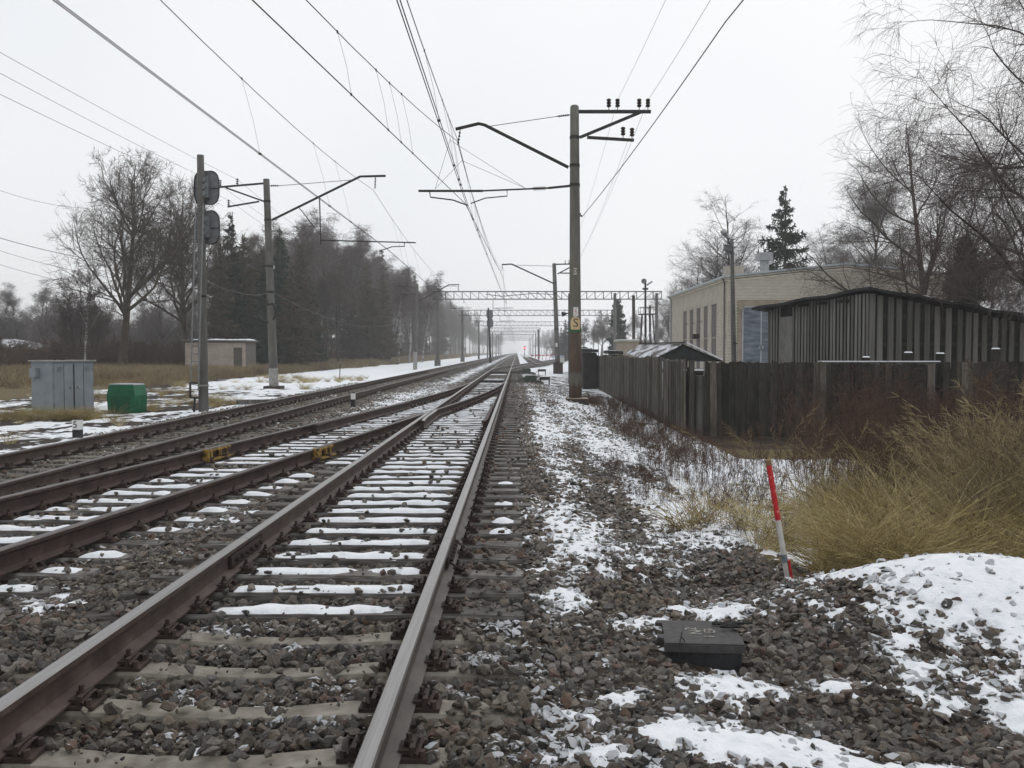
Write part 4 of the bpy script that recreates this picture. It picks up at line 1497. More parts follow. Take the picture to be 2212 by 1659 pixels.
# wires on the right mast's crossarms
wA = at(1334, 216, Y1); wB = at(1400, 216, Y1); wC = at(1365, 281, Y1)
for p_, lb, r_ in ((wA, 'thin power wire on the inner upper insulator of the nearest right mast', .0045),
                   (wB, 'thin power wire on the outermost insulator of the nearest right mast', .006)):
    wire(lb, [p_ + Vector((.05, -38, .0)), p_, (at(1225, 566, Y2) if p_ is wA else at(1243, 566, Y2))], r_, .55)
wire('thin power wire from the lower crossarm of the nearest right mast going away', [wC, at(1236, 585, Y2)], .005, .5)
wire('thick feeder wire slanting from the nearest right mast up to the top right', [at(1257, 468.7, Y1), (3.35, 15, 6.95), (4.1, 6, 7.5)], .011, .1)
# three wires of the left crossarm
for (u, v, u0, v0, lb) in ((513, 388, 0, 105, 'uppermost of the three thin wires at the far left of the sky'),
                           (476, 400, 0, 150, 'middle of the three thin wires at the far left of the sky'),
                           (494, 432, 0, 195, 'lowest of the three thin wires at the far left of the sky')):
    pa = A3(u, v); pb = at(u0, v0, 23.0 if v0 < 190 else 21.5)
    d_ = (pb - pa)
    wire(lb, [pb + d_ * .35, pa], .0065, .12)
    wire(lb.replace('at the far left of the sky', 'beyond the hoop mast'), [pa, A4(862 if u > 500 else 858, 612 if v < 420 else 630)], .0065, .9)
for (v0, u1, v1, r_, lb) in ((505, 330, 575, .02, 'dark thick cable crossing the left edge in front of the big oak'),
                             (392, 190, 450, .012, 'thin wire high at the left edge ending behind the oak crown'),
                             (530, 330, 610, .012, 'thin wire below the thick cable at the left edge'),
                             (560, 300, 630, .012, 'lowest thin wire at the left edge above the birches')):
    wire(lb, [at(-120, v0 - 30, 52), at(u1, v1, 66)], r_, .5)
wire('thin sagging cable between the hoop mast and the mast before the birches', [A3(590, 632), A4(896, 672)], .012, 1.7, name='sagging_cable')
wire('thin cable between the big signal and the hoop mast', [at(440, 604, 27.3), A3(584, 632)], .010, .25, name='signal_cable')

# ---------------------------------------------------------------- signals


def signal(base, top, label, scale=1.0, ladder=True, A=None):
    s_ = thing('railway_signal', base, label, 'signal')
    pole(s_, base, top, .145 * scale, .10 * scale, M['concrete'] if ladder else M['dark_steel'], 16, 'post')
    H = (top - base).z
    for k, fr in enumerate((.877, .723)):
        c = base.lerp(top, fr) + Vector((.12 * scale, .16, 0))
        w, h = .37 * scale, .50 * scale
        out = []
        for i in range(28):
            a = 2 * math.pi * i / 28
            ex = .62
            out.append((w * math.copysign(abs(math.cos(a)) ** ex, math.cos(a)), h * math.copysign(abs(math.sin(a)) ** ex, math.sin(a))))
        mb = MB(); mb.prism(out, .02, (c, (1, 0, 0), (0, 0, 1), (0, 1, 0)))
        hd = mb.build('signal_head', M['galv' if False else 'grey_dark'], s_)
        mb = MB()
        ring_ = [(c + Vector((a * 1.0, -.012, b_ * 1.0))) for a, b_ in out] ; ring_.append(ring_[0])
        mb.tube(ring_, .018, 5, cap=False); mb.build('rim', M['dark_steel'], hd)
        mb = MB(); mb.box(c + Vector((-.02, -.10, 0)), (.24 * scale, .18, .62 * scale))
        for dz in (-.2, .0, .2):
            mb.tube([c + Vector((-.02, -.19, dz * scale)), c + Vector((-.02, -.24, dz * scale))], .07 * scale, 12)
        mb.build('lamp_housing', M['grey_dark'], hd)
        mb = MB(); mb.bar(c + Vector((-w, -.02, -.02)), c + Vector((w, -.02, -.02)), .02); mb.bar(c + Vector((-.28, -.12, -.45 * scale)), c + Vector((.02, -.12, -.45 * scale)), .06)
        mb.build('head_bracket', M['dark_steel'], hd)
    return s_


bs = at(440, 889, 27.2); ts = at(433, 335, 27.2)
sg = signal(bs, ts, 'tall two-headed railway signal seen from behind, with a ladder, left of the tracks')
SA = lambda u, v: at(u, v, 26.85)
mb = MB(); mb.tube([SA(411.8, 835), SA(422.9, 444)], .022, 6); mb.build('ladder_rail', M['ladder_grey'], sg)
mb = MB(); mb.tube([SA(428.5, 845), SA(439.3, 439.7)], .022, 6); mb.build('ladder_rail', M['ladder_grey'], sg)
for k in range(24):
    t = k / 23
    mb = MB(); mb.tube([SA(411.8 + 11.1 * t, 830 - 380 * t), SA(428.3 + 11 * t, 832 - 386 * t)], .011, 5); mb.build('rung', M['grey_dark'], sg)
mb = MB()
for a_, b_ in (((411, 827), (411, 859)), ((411, 827), (428, 828)), ((411, 859), (430, 860)), ((421, 860), (419, 890))):
    mb.bar(SA(*a_), SA(*b_), .05)
mb.build('step_frame', M['black_paint'], sg)
MB().tube([bs.lerp(ts, .10), bs.lerp(ts, .106)], [.165, .165], 16).build('collar', M['concrete_pale'], sg)
MB().tube([SA(436, 640), SA(446, 639)], .04, 6).build('small_lamp', M['dark_steel'], sg)
signal(at(1059.6, 784, 143), at(1055, 665, 143), 'smaller two-headed railway signal between the main and left tracks far off', 1.35, False)

# red light far off
p_ = at(1133.4, 751.8, 300)
s_ = thing('railway_signal', (p_.x, 300, 0), 'distant railway signal showing a red light in the haze right of the vanishing point', 'signal')
pole(s_, (p_.x, 300.2, -.3), (p_.x, 300.2, p_.z + .8), .09, .08, M['dark_steel'], 8, 'post')
mb = MB(); mb.box((p_.x, 300.05, p_.z), (.55, .12, 1.1)); mb.build('signal_head', M['black_paint'], s_)
mb = MB(); mb.tube([(p_.x, 299.98, p_.z), (p_.x, 299.93, p_.z)], .22, 14); mb.build('red_lamp', M['red_lamp'], s_)

# ---------------------------------------------------------------- point machines and track furniture


def point_machine(y, label):
    t_ = thing('point_machine', (.75, y, -.05), label, 'point machine')
    mb = MB(); mb.box((.45, y, .0), (1.9, .62, .05)); mb.build('base_plate', M['rust'], t_)
    mb = MB(); mb.box((.75, y, .17), (.66, .56, .30)); mb.box((.75, y, .34), (.54, .42, .05)); mb.build('housing', M['green_dull'], t_)
    for dy in (-.34, .30):
        mb = MB(); mb.box((.02, y + dy, .06), (.78, .20, .16)); mb.build('rod_cover', M['timber_grey'], t_)
    mb = MB(); mb.box((.02, y - .02, .10), (.70, .34, .05)); mb.build('snow_patch', M['snow'], t_)
    mb = MB(); mb.tube([(.44, y - .05, .15), (.12, y - .05, .15)], .12, 12); mb.build('motor', M['green_dull'], t_)
    for dy in (-.18, .0, .16):
        mb = MB(); mb.tube([(.3, y + dy, .05), (-2.5, y + dy, .05)], .022, 6); mb.build('drive_rod', M['rust'], t_)
    for dy in (-.42, .42):
        mb = MB(); mb.box((-1.35, y + dy, .03), (1.2, .16, .12)); mb.build('rod_cover', M['dark_steel'], t_)
    mb = MB(); mb.box((1.05, y + .1, .02), (.5, .3, .12)); mb.build('lead_plate', M['rust'], t_)
    return t_


point_machine(TOE1 + .2, 'nearer green point machine with rods under the rails, right of the main track')
point_machine(TOE2 - .4, 'farther point machine with rods, right of the main track at the distant turnout')
for (x, y, w, lb) in ((1.52, TOE1 - .1, .55, 'dark cable box on four short legs beside the nearer point machine'),
                      (1.95, TOE2 - .4, .62, 'snow-topped dark cable box on legs beside the farther point machine')):
    t_ = thing('cable_box', (x, y, -.1), lb, 'cable box')
    mb = MB(); mb.box((x, y, .22), (w, .4, .18)); mb.build('box_body', M['rust'], t_)
    for sx_ in (-1, 1):
        for sy_ in (-1, 1):
            mb = MB(); mb.box((x + sx_ * (w / 2 - .04), y + sy_ * .15, .02), (.05, .05, .35)); mb.build('leg', M['dark_steel'], t_)
    v_, f_ = snow_strip(-w / 2, w / 2, 0, .19, int(y), 0, .02)
    so_ = bpy.data.objects.new('snow_cap', np_mesh('snow_cap', v_, f_, M['snow'], smooth=True)); so_.location = (0, 0, .42); link(so_, t_)
    mb = MB(); mb.tube([(x - w / 2, y, .2), (x - w / 2 - .2, y - .1, .0), (x - w / 2 - .35, y - .1, .05)], .02, 5); mb.build('cable', M['rust'], t_)

# number post 5
p5 = gnd(168, 943, -.03)
t_ = thing('marker_post', p5, 'short white post with a black foot and the number 5 beside the left track', 'marker post')
mb = MB(); mb.box((p5.x, p5.y, .03), (.16, .12, .16)); mb.build('foot', M['black_paint'], t_)
mb = MB(); mb.box((p5.x, p5.y, .205), (.164, .124, .19)); mb.build('post_head', M['white_paint'], t_)
mb = MB(); mb.box((p5.x, p5.y, .306), (.15, .11, .012)); mb.build('cap', M['rust'], t_)
lettering('5', .19, (p5.x - .02, p5.y - .064, .205), (R(90), 0, 0), M['black_paint'], t_)
p6 = gnd(763, 881, -.05)
t_ = thing('marker_post', p6, 'thin marker post, white above and black below, between the left and the diverging track', 'marker post')
mb = MB(); mb.box((p6.x, p6.y, .07), (.13, .11, .28)); mb.build('foot', M['black_paint'], t_)
mb = MB(); mb.box((p6.x, p6.y, .30), (.125, .105, .18)); mb.build('post_head', M['white_paint'], t_)
mb = MB(); mb.box((p6.x, p6.y, .405), (.10, .08, .03)); mb.build('cap', M['rust'], t_)
# thin stake on the verge, timber beams by the rail
p7 = gnd(734, 816, 0.0)
tag(MB().tube([p7 - Vector((0, 0, .1)), p7 + Vector((.02, 0, .9))], .03, 6).build('stake', M['bark']), 'thin dark stake standing in the snow of the left verge', 'stake')
pb = gnd(566, 869, 0.0)
tag(MB().box((pb.x, pb.y, .02), (1.6, .3, .14), .25).build('timber_beam', M['timber']), 'dark timber beam lying beside the left rail', 'beam')

# ---------------------------------------------------------------- trackside cabinets
CX, CY = at(137, 900, 25.2).x, 25.2
gzc = gz1(CX, CY)
t_ = thing('cabinet', (CX, CY, gzc), 'large grey steel relay cabinet with double doors beside the left track', 'cabinet')
cw, cd, ch = 1.25, .89, 1.42
mtz = R(-33)
def loc(a, b_, z):
    """cabinet frame: a along its front, b depth"""
    return Vector((CX + math.cos(mtz) * a - math.sin(mtz) * b_, CY + math.sin(mtz) * a + math.cos(mtz) * b_, z))
mtz = R(62)
z0 = gzc + .12
mb = MB(); mb.box(loc(0, 0, z0 + ch / 2), (cw, cd, ch), mtz); mb.build('body', M['grey_paint'], t_)
for sx_, lab in ((-1, 'left'), (1, 'right')):
    mb = MB(); mb.box(loc(sx_ * .30 + .0, -.455, z0 + ch / 2 - .01), (.57, .022, ch - .10), mtz); d_ = mb.build('door', M['grey_paint'], t_)
    mb = MB(); mb.tube([loc(sx_ * .30 - .18 * sx_, -.465, z0 + .72), loc(sx_ * .30 - .18 * sx_, -.52, z0 + .72)], .022, 8); mb.tube([loc(sx_ * .12, -.51, z0 + .73), loc(sx_ * .12 + .05, -.52, z0 + .66)], .012, 6)
    mb.build('handle', M['galv'], d_)
    for hz_ in (.25, .75, 1.2):
        mb = MB(); mb.tube([loc(sx_ * .592, -.47, z0 + hz_ - .05), loc(sx_ * .592, -.47, z0 + hz_ + .05)], .012, 6); mb.build('hinge', M['grey_dark'] , d_)
    mb = MB(); mb.box(loc(sx_ * .30, -.467, z0 + .70), (.012, .006, 1.28), mtz); mb.box(loc(sx_ * .012, -.468, z0 + .70), (.012, .008, 1.30), mtz); mb.build('seam', M['dark_steel'], d_)
    for vz_ in range(4):
        mb = MB(); mb.box(loc(sx_ * .42, -.47, z0 + 1.16 + vz_ * .035), (.16, .012, .012), mtz); mb.build('vent_slat', M['grey_dark'], d_)
mb = MB(); mb.box(loc(0, 0, z0 + ch + .015), (cw + .10, cd + .12, .035), mtz); mb.build('lid', M['concrete_pale'], t_)
for a_, b_ in ((-.3, -.1), (.05, .1), (.12, .12)):
    mb = MB(); mb.tube([loc(a_, b_, z0 + ch + .03), loc(a_, b_, z0 + ch + .07)], .03, 8); mb.build('lid_bolt', M['dark_steel'], t_)
mb = MB(); mb.box(loc(-.69, .22, z0 + ch - .30), (.13, .26, .24), mtz); mb.build('side_box', M['grey_paint'], t_)
for sx_ in (-1, 1):
    mb = MB(); mb.box(loc(sx_ * .45, 0, z0 - .12), (.14, .9, .26), mtz); mb.build('footing', M['rust'], t_)
# a conduit with black cap behind
GX0, GY0 = at(264, 893, 27.5).x, 27.5
gzg = gz1(GX0, GY0)
t_ = thing('equipment_box', (GX0, GY0, gzg), 'bright green plastic equipment box with a flat lid near the grey cabinet', 'equipment box')
prof = [(-.43, 0), (-.47, .52), (-.41, .76), (-.38, .84), (.38, .84), (.41, .76), (.47, .52), (.43, 0)]
rz = R(-10)
Av = (math.cos(rz), math.sin(rz), 0); Cv = (-math.sin(rz), math.cos(rz), 0)
mb = MB(); mb.prism(prof, .62, ((GX0 + .12, GY0 - .35, gzg), Av, (0, 0, 1), Cv)); mb.build('body', M['green_paint'], t_)
mb = MB(); mb.prism([(-.40, .83), (-.39, .865), (.39, .865), (.40, .83)], .56, (Vector((GX0 + .12, GY0 - .35, gzg)) + Vector(Cv) * .03, Av, (0, 0, 1), Cv)); mb.build('lid', M['lightgrey_metal'], t_)
mb = MB(); mb.prism([(-.33, .05), (-.33, .50), (.28, .50), (.28, .05)], .014, (Vector((GX0 + .12, GY0 - .35, gzg)) - Vector(Cv) * .014, Av, (0, 0, 1), Cv)); mb.build('front_panel', M['green_dark'] if 'green_dark' in M else M['green_paint'], t_)
mb = MB(); mb.prism([(.02, .2), (.02, .44), (.18, .44), (.18, .2)], .012, (Vector((GX0 + .12, GY0 - .35, gzg)) + Vector(Av) * .455 + Vector(Cv) * .1, Cv, (0, 0, 1), Av)); mb.build('latch', M['green_paint'], t_)

# ---------------------------------------------------------------- plastic box in the gravel and the painted stake
bx, by, bz = 1.05, 5.28, -.12
rz = R(-4)
t_ = thing('track_box', (bx, by, bz), 'low black plastic track box with pale worn letters on its lid, sunk in the gravel', 'track box')
def L3(a, b_, z):
    return Vector((bx + math.cos(rz) * a - math.sin(rz) * b_, by + math.sin(rz) * a + math.cos(rz) * b_, z))
mb = MB()
o_ = [(-.19, -.205), (.21, -.205), (.215, .19), (-.19, .19)]
mb.add([L3(a, b_, -.17) for a, b_ in o_] + [L3(a * 1.02, b_ * 1.02, .005) for a, b_ in o_], [(0, 1, 5, 4), (1, 2, 6, 5), (2, 3, 7, 6), (3, 0, 4, 7), (3, 2, 1, 0), (4, 5, 6, 7)])
mb.build('box_body', M['plastic'], t_)
lid_out = [(-.21, -.225), (.225, -.225), (.235, -.10), (.18, .20), (.10, .212), (-.22, .212), (-.235, .16), (-.195, .15), (-.20, -.06), (-.24, -.07), (-.245, -.12), (-.21, -.14)]
mb = MB(); mb.prism(lid_out, .022, (L3(0, 0, .006), L3(1, 0, 0) - L3(0, 0, 0), L3(0, 1, 0) - L3(0, 0, 0), (0, 0, 1)))
lid = mb.build('lid', M['lid'], t_)
mb = MB(); mb.prism([(-.215, -.235), (.23, -.235), (.23, -.222), (-.215, -.222)], .040, (L3(0, 0, -.020), L3(1, 0, 0) - L3(0, 0, 0), L3(0, 1, 0) - L3(0, 0, 0), (0, 0, 1)))
mb.build('lid_lip', M['lid'], t_)
zt = .0295
for body, a, b_, sz, rr in (('N', -.015, -.02, .10, R(82)), ('2', -.035, .045, .10, R(85))):
    lettering(body, sz, L3(a, b_, zt), (0, 0, rr), M['chalk'], t_, depth=.0012)
mb = MB(); pts = [L3(.062 + .030 * math.cos(k * math.pi / 10), .0 + .032 * math.sin(k * math.pi / 10), zt + .001) for k in range(21)]
mb.tube(pts, .005, 5, cap=False); mb.tube([L3(.062, 0, zt - .002), L3(.062, 0, zt + .003)], .008, 8); mb.build('ring_mark', M['chalk'], t_)
mb = MB(); mb.tube([L3(.02, -.10, zt), L3(.05, -.105, zt + .002), L3(.075, -.10, zt)], .004, 4); mb.build('scratch_mark', M['chalk'], t_)
mb = MB(); mb.tube([L3(-.135, -.225, -.05), L3(-.130, -.235, .03), L3(-.115, -.20, .08), L3(-.10, -.12, .095)], .004, 5); mb.tube([L3(-.12, -.21, .06), L3(-.10, -.20, .035), L3(-.11, -.22, .01)], .0035, 5)
mb.build('wire_loop', M['black_paint'], t_)
rg_ = np.random.default_rng(5)
mb = MB()
for k in range(16):
    p0 = L3(.13 + rg_.uniform(0, .11), .07 + rg_.uniform(-.04, .07), .036 + rg_.uniform(0, .02)); p1 = p0 + Vector((rg_.uniform(-.10, .10), rg_.uniform(-.03, .03), rg_.uniform(-.01, .012)))
    mb.tube([p0, p1], rg_.uniform(.006, .012), 4)
tag(mb.build('dead_leaves', M['black_paint']), 'clump of dark dead leaves on the corner of the black plastic box', 'leaves')

sb_ = at(1701, 1247, 7.15); st_ = at(1659, 993, 7.12)
d_ = st_ - sb_
t_ = thing('marker_stake', sb_, 'leaning red and white wooden stake with grey tape, standing in the gravel', 'stake')
SP = lambda t: sb_ + d_ * t
mb = MB(); mb.tube([SP(-.25), SP(.20)], .022, 10); mb.build('white_section', M['stake_white'], t_)
mb = MB(); mb.tube([SP(.20), SP(.49)], .0215, 10); mb.build('white_section', M['stake_white'], t_)
mb = MB(); mb.tube([SP(.49), SP(.955)], .0215, 10); mb.build('red_section', M['red_paint'], t_)
mb = MB(); mb.tube([SP(.955), SP(1.0)], .0225, 10); mb.build('bare_tip', M['bare_wood'], t_)
mb = MB(); mb.tube([SP(.13), SP(.20)], .0245, 10); mb.build('tape_band', M['tape'], t_)
mb = MB(); mb.bar(SP(-.12) + Vector((.028, -.008, 0)), SP(.15) + Vector((.028, -.008, 0)), .018, .03); mb.build('red_strip', M['red_paint'], t_)

# ---------------------------------------------------------------- wooden fence
PLANKS = []
for i in range(6):
    rn = random.Random(i); w = .154; mb = MB()
    tl = rn.uniform(-.03, .03)
    mb.add([(-w / 2, -.012, 0), (w / 2, -.012, 0), (w / 2, .012, 0), (-w / 2, .012, 0),
            (-w / 2, -.012, 2.0 + tl), (w / 2, -.012, 2.0 - tl), (w / 2, .012, 2.0 - tl), (-w / 2, .012, 2.0 + tl)],
           [(3, 2, 1, 0), (4, 5, 6, 7), (0, 1, 5, 4), (1, 2, 6, 5), (2, 3, 7, 6), (3, 0, 4, 7)])
    PLANKS.append((mb.mesh('plank', M['plank_light']), mb.mesh('plank', M['plank'])))


def fence_run(t_, pts, pale, light, zb, ztop, limit=None):
    """planks along a polyline, rails and posts behind"""
    pts = [Vector((a, b_, 0)) for a, b_ in pts]
    s = 0.0; far = MB(); cnt = 0
    for p0, p1 in zip(pts, pts[1:]):
        d_ = p1 - p0; L = d_.length; d_ = d_ / L; rz = math.atan2(d_.y, d_.x)
        x = 0.0
        while x < L - .08:
            c = p0 + d_ * (x + .075)
            zt = ztop(c.x, c.y) + RNG.uniform(-.03, .025)
            b_ = zb(c.x, c.y) - .04
            if limit is None or c.y < limit:
                o = bpy.data.objects.new('plank', PLANKS[int(RNG.integers(0, 6))][0 if (pale or RNG.random() < .12) else 1])
                cnt += 1
                jit = Vector((-d_.y, d_.x, 0)) * float((.013 if cnt % 2 else -.013) + RNG.uniform(-.003, .003))
                o.location = Vector((c.x, c.y, b_)) + jit - origin_of(t_)
                o.rotation_euler = (float(RNG.normal(0, .004)), float(RNG.normal(0, .006)), rz + float(RNG.normal(0, .015)))
                o.scale = (float(RNG.uniform(.97, 1.06)), 1, (zt - b_) / 2.0)
                link(o, t_)
            else:
                far.box((c.x, c.y, (b_ + zt) / 2), (.14, .024, zt - b_), rz)
            x += .150
        # two rails behind
        nrm = Vector((d_.y, -d_.x, 0)) * (1 if light else -1)
        for zz in (.45, 1.55):
            mb = MB()
            a = p0 + nrm * .045; e = p1 + nrm * .045
            mb.bar((a.x, a.y, zb(a.x, a.y) + zz), (e.x, e.y, zb(e.x, e.y) + zz), .05, .09)
            mb.build('fence_rail', M['plank'], t_)
        k = 0.3
        while k < L:
            c = p0 + d_ * k + nrm * .13
            mb = MB(); mb.box((c.x, c.y, (zb(c.x, c.y) - .2 + ztop(c.x, c.y) - .15) / 2), (.11, .11, ztop(c.x, c.y) - zb(c.x, c.y)), rz); mb.build('fence_post', M['plank'], t_)
            k += 2.6 if p0.y < 50 else 5
    if far.v:
        o = far.build('far_planks', M['plank_light'], t_); o['kind'] = 'stuff'


FB = lambda x, y: gz1(x, y)
fl = thing('plank_fence', (4.14, 23, FB(4.14, 23)), 'long weathered plank fence running back beside the track behind the nearest right mast', 'fence')
fence_run(fl, [(4.22, 23.0), (4.30, 30), (4.72, 58), (5.3, 92)], True, True, FB, lambda x, y: 1.46 + .012 * (y - 23) * (y > 58) + 0.04 * math.sin(y * .7), 56)
frr = thing('plank_fence', (4.7, 23, FB(4.7, 23)), 'dark plank fence facing the camera behind the dead grass on the right', 'fence')
fence_run(frr, [(4.70, 23.0), (10.42, 23.0)], False, False, FB, lambda x, y: 1.41 - .012 * (x - 4.7))
fr2 = thing('plank_fence', (10.9, 23.2, FB(10.9, 23)), 'dark plank fence at the right edge, beyond the narrow gap with snow showing', 'fence')
fence_run(fr2, [(10.72, 23.15), (17.0, 23.3)], False, False, FB, lambda x, y: 1.40)
# corner posts of the gap between the fences
zc_ = FB(4.4, 23)
tag(MB().box((4.37, 23.05, (zc_ + 1.44) / 2 - .1), (.13, .13, 1.44 - zc_ + .2)).build('gate_post', M['plank']), 'dark timber gate post at the corner where the two plank fences meet', 'post')
tag(MB().tube([(4.62, 23.22, zc_ - .2), (4.62, 23.22, 1.05)], [.13, .12], 14).build('concrete_post', M['concrete']), 'stained concrete post in the gap of the fence corner', 'post')
pt_ = thing('snowy_ledge', (9.3, 23.5, 1.0), 'long snow-covered board lying along the top of the dark fence', 'board')
mb = MB(); mb.box((9.15, 23.3, 1.375), (3.1, .12, .035)); mb.build('board', M['plank'], pt_)
mb = MB(); mb.box((9.15, 23.3, 1.408), (3.05, .11, .028)); mb.build('snow_cap', M['snow'], pt_)
for k, (u, v0, lb) in enumerate(((1871, 772, 'short pale post end with a snow cap, left of the three behind the dark fence'),
                                 (1962, 762, 'stout post with a snow cap in the middle of the three behind the dark fence'),
                                 (2031, 764, 'post with a snow cap at the narrow gap of the dark fence'),
                                 (2151, 754, 'rightmost post with a snow cap rising behind the dark fence'))):
    p_ = at(u, v0, 23.6)
    t_ = thing('fence_post', (p_.x, 23.6, FB(p_.x, 23.6)), lb, 'post')
    w = .22 if k else .20
    mb = MB(); mb.tube([(p_.x, 23.6, FB(p_.x, 23.6) - .2), (p_.x, 23.6, p_.z)], w / 2, 12); mb.build('post', M['green_wood'] if 'green_wood' in M else M['plank'], t_)
    mb = MB(); mb.tube([(p_.x, 23.6, p_.z), (p_.x, 23.6, p_.z + .03)], [w / 2, w / 2 * .7], 12); mb.build('snow_cap', M['snow'], t_)
# snow seen through the gap
mb = MB(); mb.tube([(10.56, 23.9, FB(10.5, 23.9)), (10.56, 23.9, .9)], .07, 8)
tag(mb.build('birch_post', M['birch']), 'thin white birch post seen through the narrow gap of the dark fence', 'post')

# ---------------------------------------------------------------- carport behind the fence corner
ca = thing('lean_to', (5.7, 32, -.5), 'low lean-to with a snow-dusted corrugated ridge roof just behind the long fence', 'shed')
rid0, rid1 = Vector((5.74, 32, 1.92)), Vector((5.35, 40, 1.97))
le0, le1 = Vector((4.55, 31.8, 1.36)), Vector((4.75, 40, 1.60))
re0, re1 = Vector((7.15, 32, 1.34)), Vector((7.2, 40, 1.40))


def corrugated(a0, a1, b0, b1, n, amp, mat, name, parent, thick=.02):
    """sheet between eave line a0-a1 and ridge line b0-b1, waves along the line"""
    vs = []; fs = []
    for j in range(3):
        for i in range(n + 1):
            t = i / n
            p = (a0.lerp(a1, t)).lerp(b0.lerp(b1, t), j / 2)
            vs.append(p + Vector((0, 0, amp * math.sin(i * math.pi))) + Vector((0, 0, amp if i % 2 else -amp)))
    m0 = len(vs); vs += [v - Vector((0, 0, thick)) for v in vs]
    for j in range(2):
        for i in range(n):
            a = j * (n + 1) + i
            fs.append((a, a + 1, a + n + 2, a + n + 1)); fs.append((m0 + a + 1, m0 + a, m0 + a + n + 1, m0 + a + n + 2))
    for i in range(n):
        fs.append((i + 1, i, m0 + i, m0 + i + 1)); a = 2 * (n + 1) + i; fs.append((a, a + 1, m0 + a + 1, m0 + a))
    mb = MB(); mb.add(vs, fs)
    o = mb.build(name, mat, parent)
    bm = bmesh.new(); bm.from_mesh(o.data); bmesh.ops.recalc_face_normals(bm, faces=bm.faces); bm.to_mesh(o.data); bm.free()
    return o


m, nt, b = _mat('snow_dusted_roof')
v = coords(nt, (1, .35, 1)); f = noise(nt, v, 2.2, 7, .7)
nt.links.new(ramp(nt, f, [(0.36, (.045, .036, .032)), (0.46, (.13, .12, .115)), (0.56, (.55, .57, .6)), (.75, (.74, .76, .79))]), b.inputs['Base Color'])
b.inputs['Roughness'].default_value = .75
M['dusted_roof'] = m
corrugated(le0, le1, rid0, rid1, 44, .022, M['dusted_roof'], 'roof', ca)
corrugated(re0, re1, rid0 + Vector((.05, 0, 0)), rid1 + Vector((.05, 0, 0)), 44, .022, M['tar'], 'roof', ca)
mb = MB(); mb.bar(rid0 + Vector((0, -.08, .05)), rid1 + Vector((0, 0, .05)), .12, .05); mb.build('ridge_board', M['plank'], ca)
mb = MB()
mb.add([le0 + Vector((.05, .05, -.03)), re0 + Vector((-.05, .05, -.03)), rid0 + Vector((0, .05, -.04)), le0 + Vector((.05, .12, -.03)), re0 + Vector((-.05, .12, -.03)), rid0 + Vector((0, .12, -.04))], [(0, 1, 2), (5, 4, 3), (0, 3, 4, 1), (1, 4, 5, 2), (2, 5, 3, 0)])
mb.build('gable', M['tar'], ca)
mb = MB(); mb.bar(re0 + Vector((-.02, -.05, .04)), rid0 + Vector((.15, -.05, .05)), .04, .05); mb.build('snow_edge', M['snow'], ca)
for (x, y) in ((4.95, 32.2), (6.9, 32.2), (5.0, 39.8), (6.9, 39.8), (5.9, 32.2)):
    MB().box((x, y, .45), (.12, .12, 1.9)).build('post', M['plank'], ca)
mb = MB(); mb.box((4.9, 26.5, 1.08), (.9, .5, .05)); mb.box((4.9, 26.5, .3), (.85, .45, 1.5))
tl = thing('crate', (4.9, 26.5, FB(4.9, 26.5)), 'dark crate with snow on top seen through the gap at the fence corner', 'crate')
mb.build('crate_body', M['plank'], tl)
MB().box((4.9, 26.5, 1.13), (.86, .46, .04)).build('snow_cap', M['snow'], tl)

# ---------------------------------------------------------------- brick building
BG = -.5
BX, BY = 11.42, 50.0
BL, BW = 18.4, 12.4
bld = thing('brick_building', (BX, BY, BG), 'two-storey pale brick building with bricked-up windows and a blue-grey double door', 'building')
def roof_z(x):
    d_ = x - BX
    return 5.80 + .104 * min(d_, 6.3) - .10 * max(0, d_ - 6.3)
mb = MB()
n = 6
outl = [(0, 0), (BW, 0), (BW, roof_z(BX + BW) - BG - .06), (6.3, roof_z(BX + 6.3) - BG - .06), (0, roof_z(BX) - BG - .06)]
mb.prism(outl, BL - .04, ((BX + .03, BY + .03, BG), (1, 0, 0), (0, 0, 1), (0, 1, 0)))
mb.build('wall', M['mortar'], bld)


def bricks_np(P, A, L, H, z0, holes, pitch=.080, bl=.25, bh=.066, out=.014, top=None, seed=0, N_=None):
    """P start, A unit along the wall, N_ outward normal; returns centres of bricks kept"""
    rg = np.random.default_rng(seed); cs = []
    rows = int(H / pitch)
    for r_ in range(rows):
        z = z0 + (r_ + .5) * pitch; off = (r_ % 2) * (bl + .012) / 2
        s_ = bl / 2 + .006 - off
        while s_ < L:
            a0, a1 = max(0.0, s_ - bl / 2), min(L, s_ + bl / 2)
            ok = a1 - a0 > .05
            if ok:
                for (h0, h1, k0, k1) in holes:
                    if k0 - .03 < z < k1 + .03:
                        if a0 < h1 and a1 > h0:
                            if a0 < h0 - .05: a1 = h0
                            elif a1 > h1 + .05: a0 = h1
                            else: ok = False
                if top is not None and z > top((a0 + a1) / 2):
                    ok = False
            if ok:
                cs.append(((a0 + a1) / 2, a1 - a0, z))
            s_ += bl + .012
    return cs


WIN = [(52.8, 54.2), (55.2, 56.4), (57.4, 58.7), (59.7, 61.0), (62.0, 63.4)]
holesL = [(a - BY, b_ - BY, .3, 4.42) for a, b_ in WIN]
left = [(('L',) + c) for c in bricks_np(None, None, BL, 6.3, BG, holesL, seed=1)if c[2] < 5.55]
holesF = [(.55, BW, BG - 1, 4.45)]
front = [(('F',) + c) for c in bricks_np(None, None, BW, 7.3, BG, holesF, top=lambda a: roof_z(BX + a) - .28, seed=2)]
front = [f_ for f_ in front if f_[3] > 1.0]; left = [f_ for f_ in left if f_[3] > .6]
allb = left + front


def brick_place(b_):
    side, s_, L, z = b_
    if side == 'L':
        return Vector((BX + .014, BY + s_, z)), (.045, L, .066)
    return Vector((BX + s_, BY + .014, z)), (L, .045, .066)


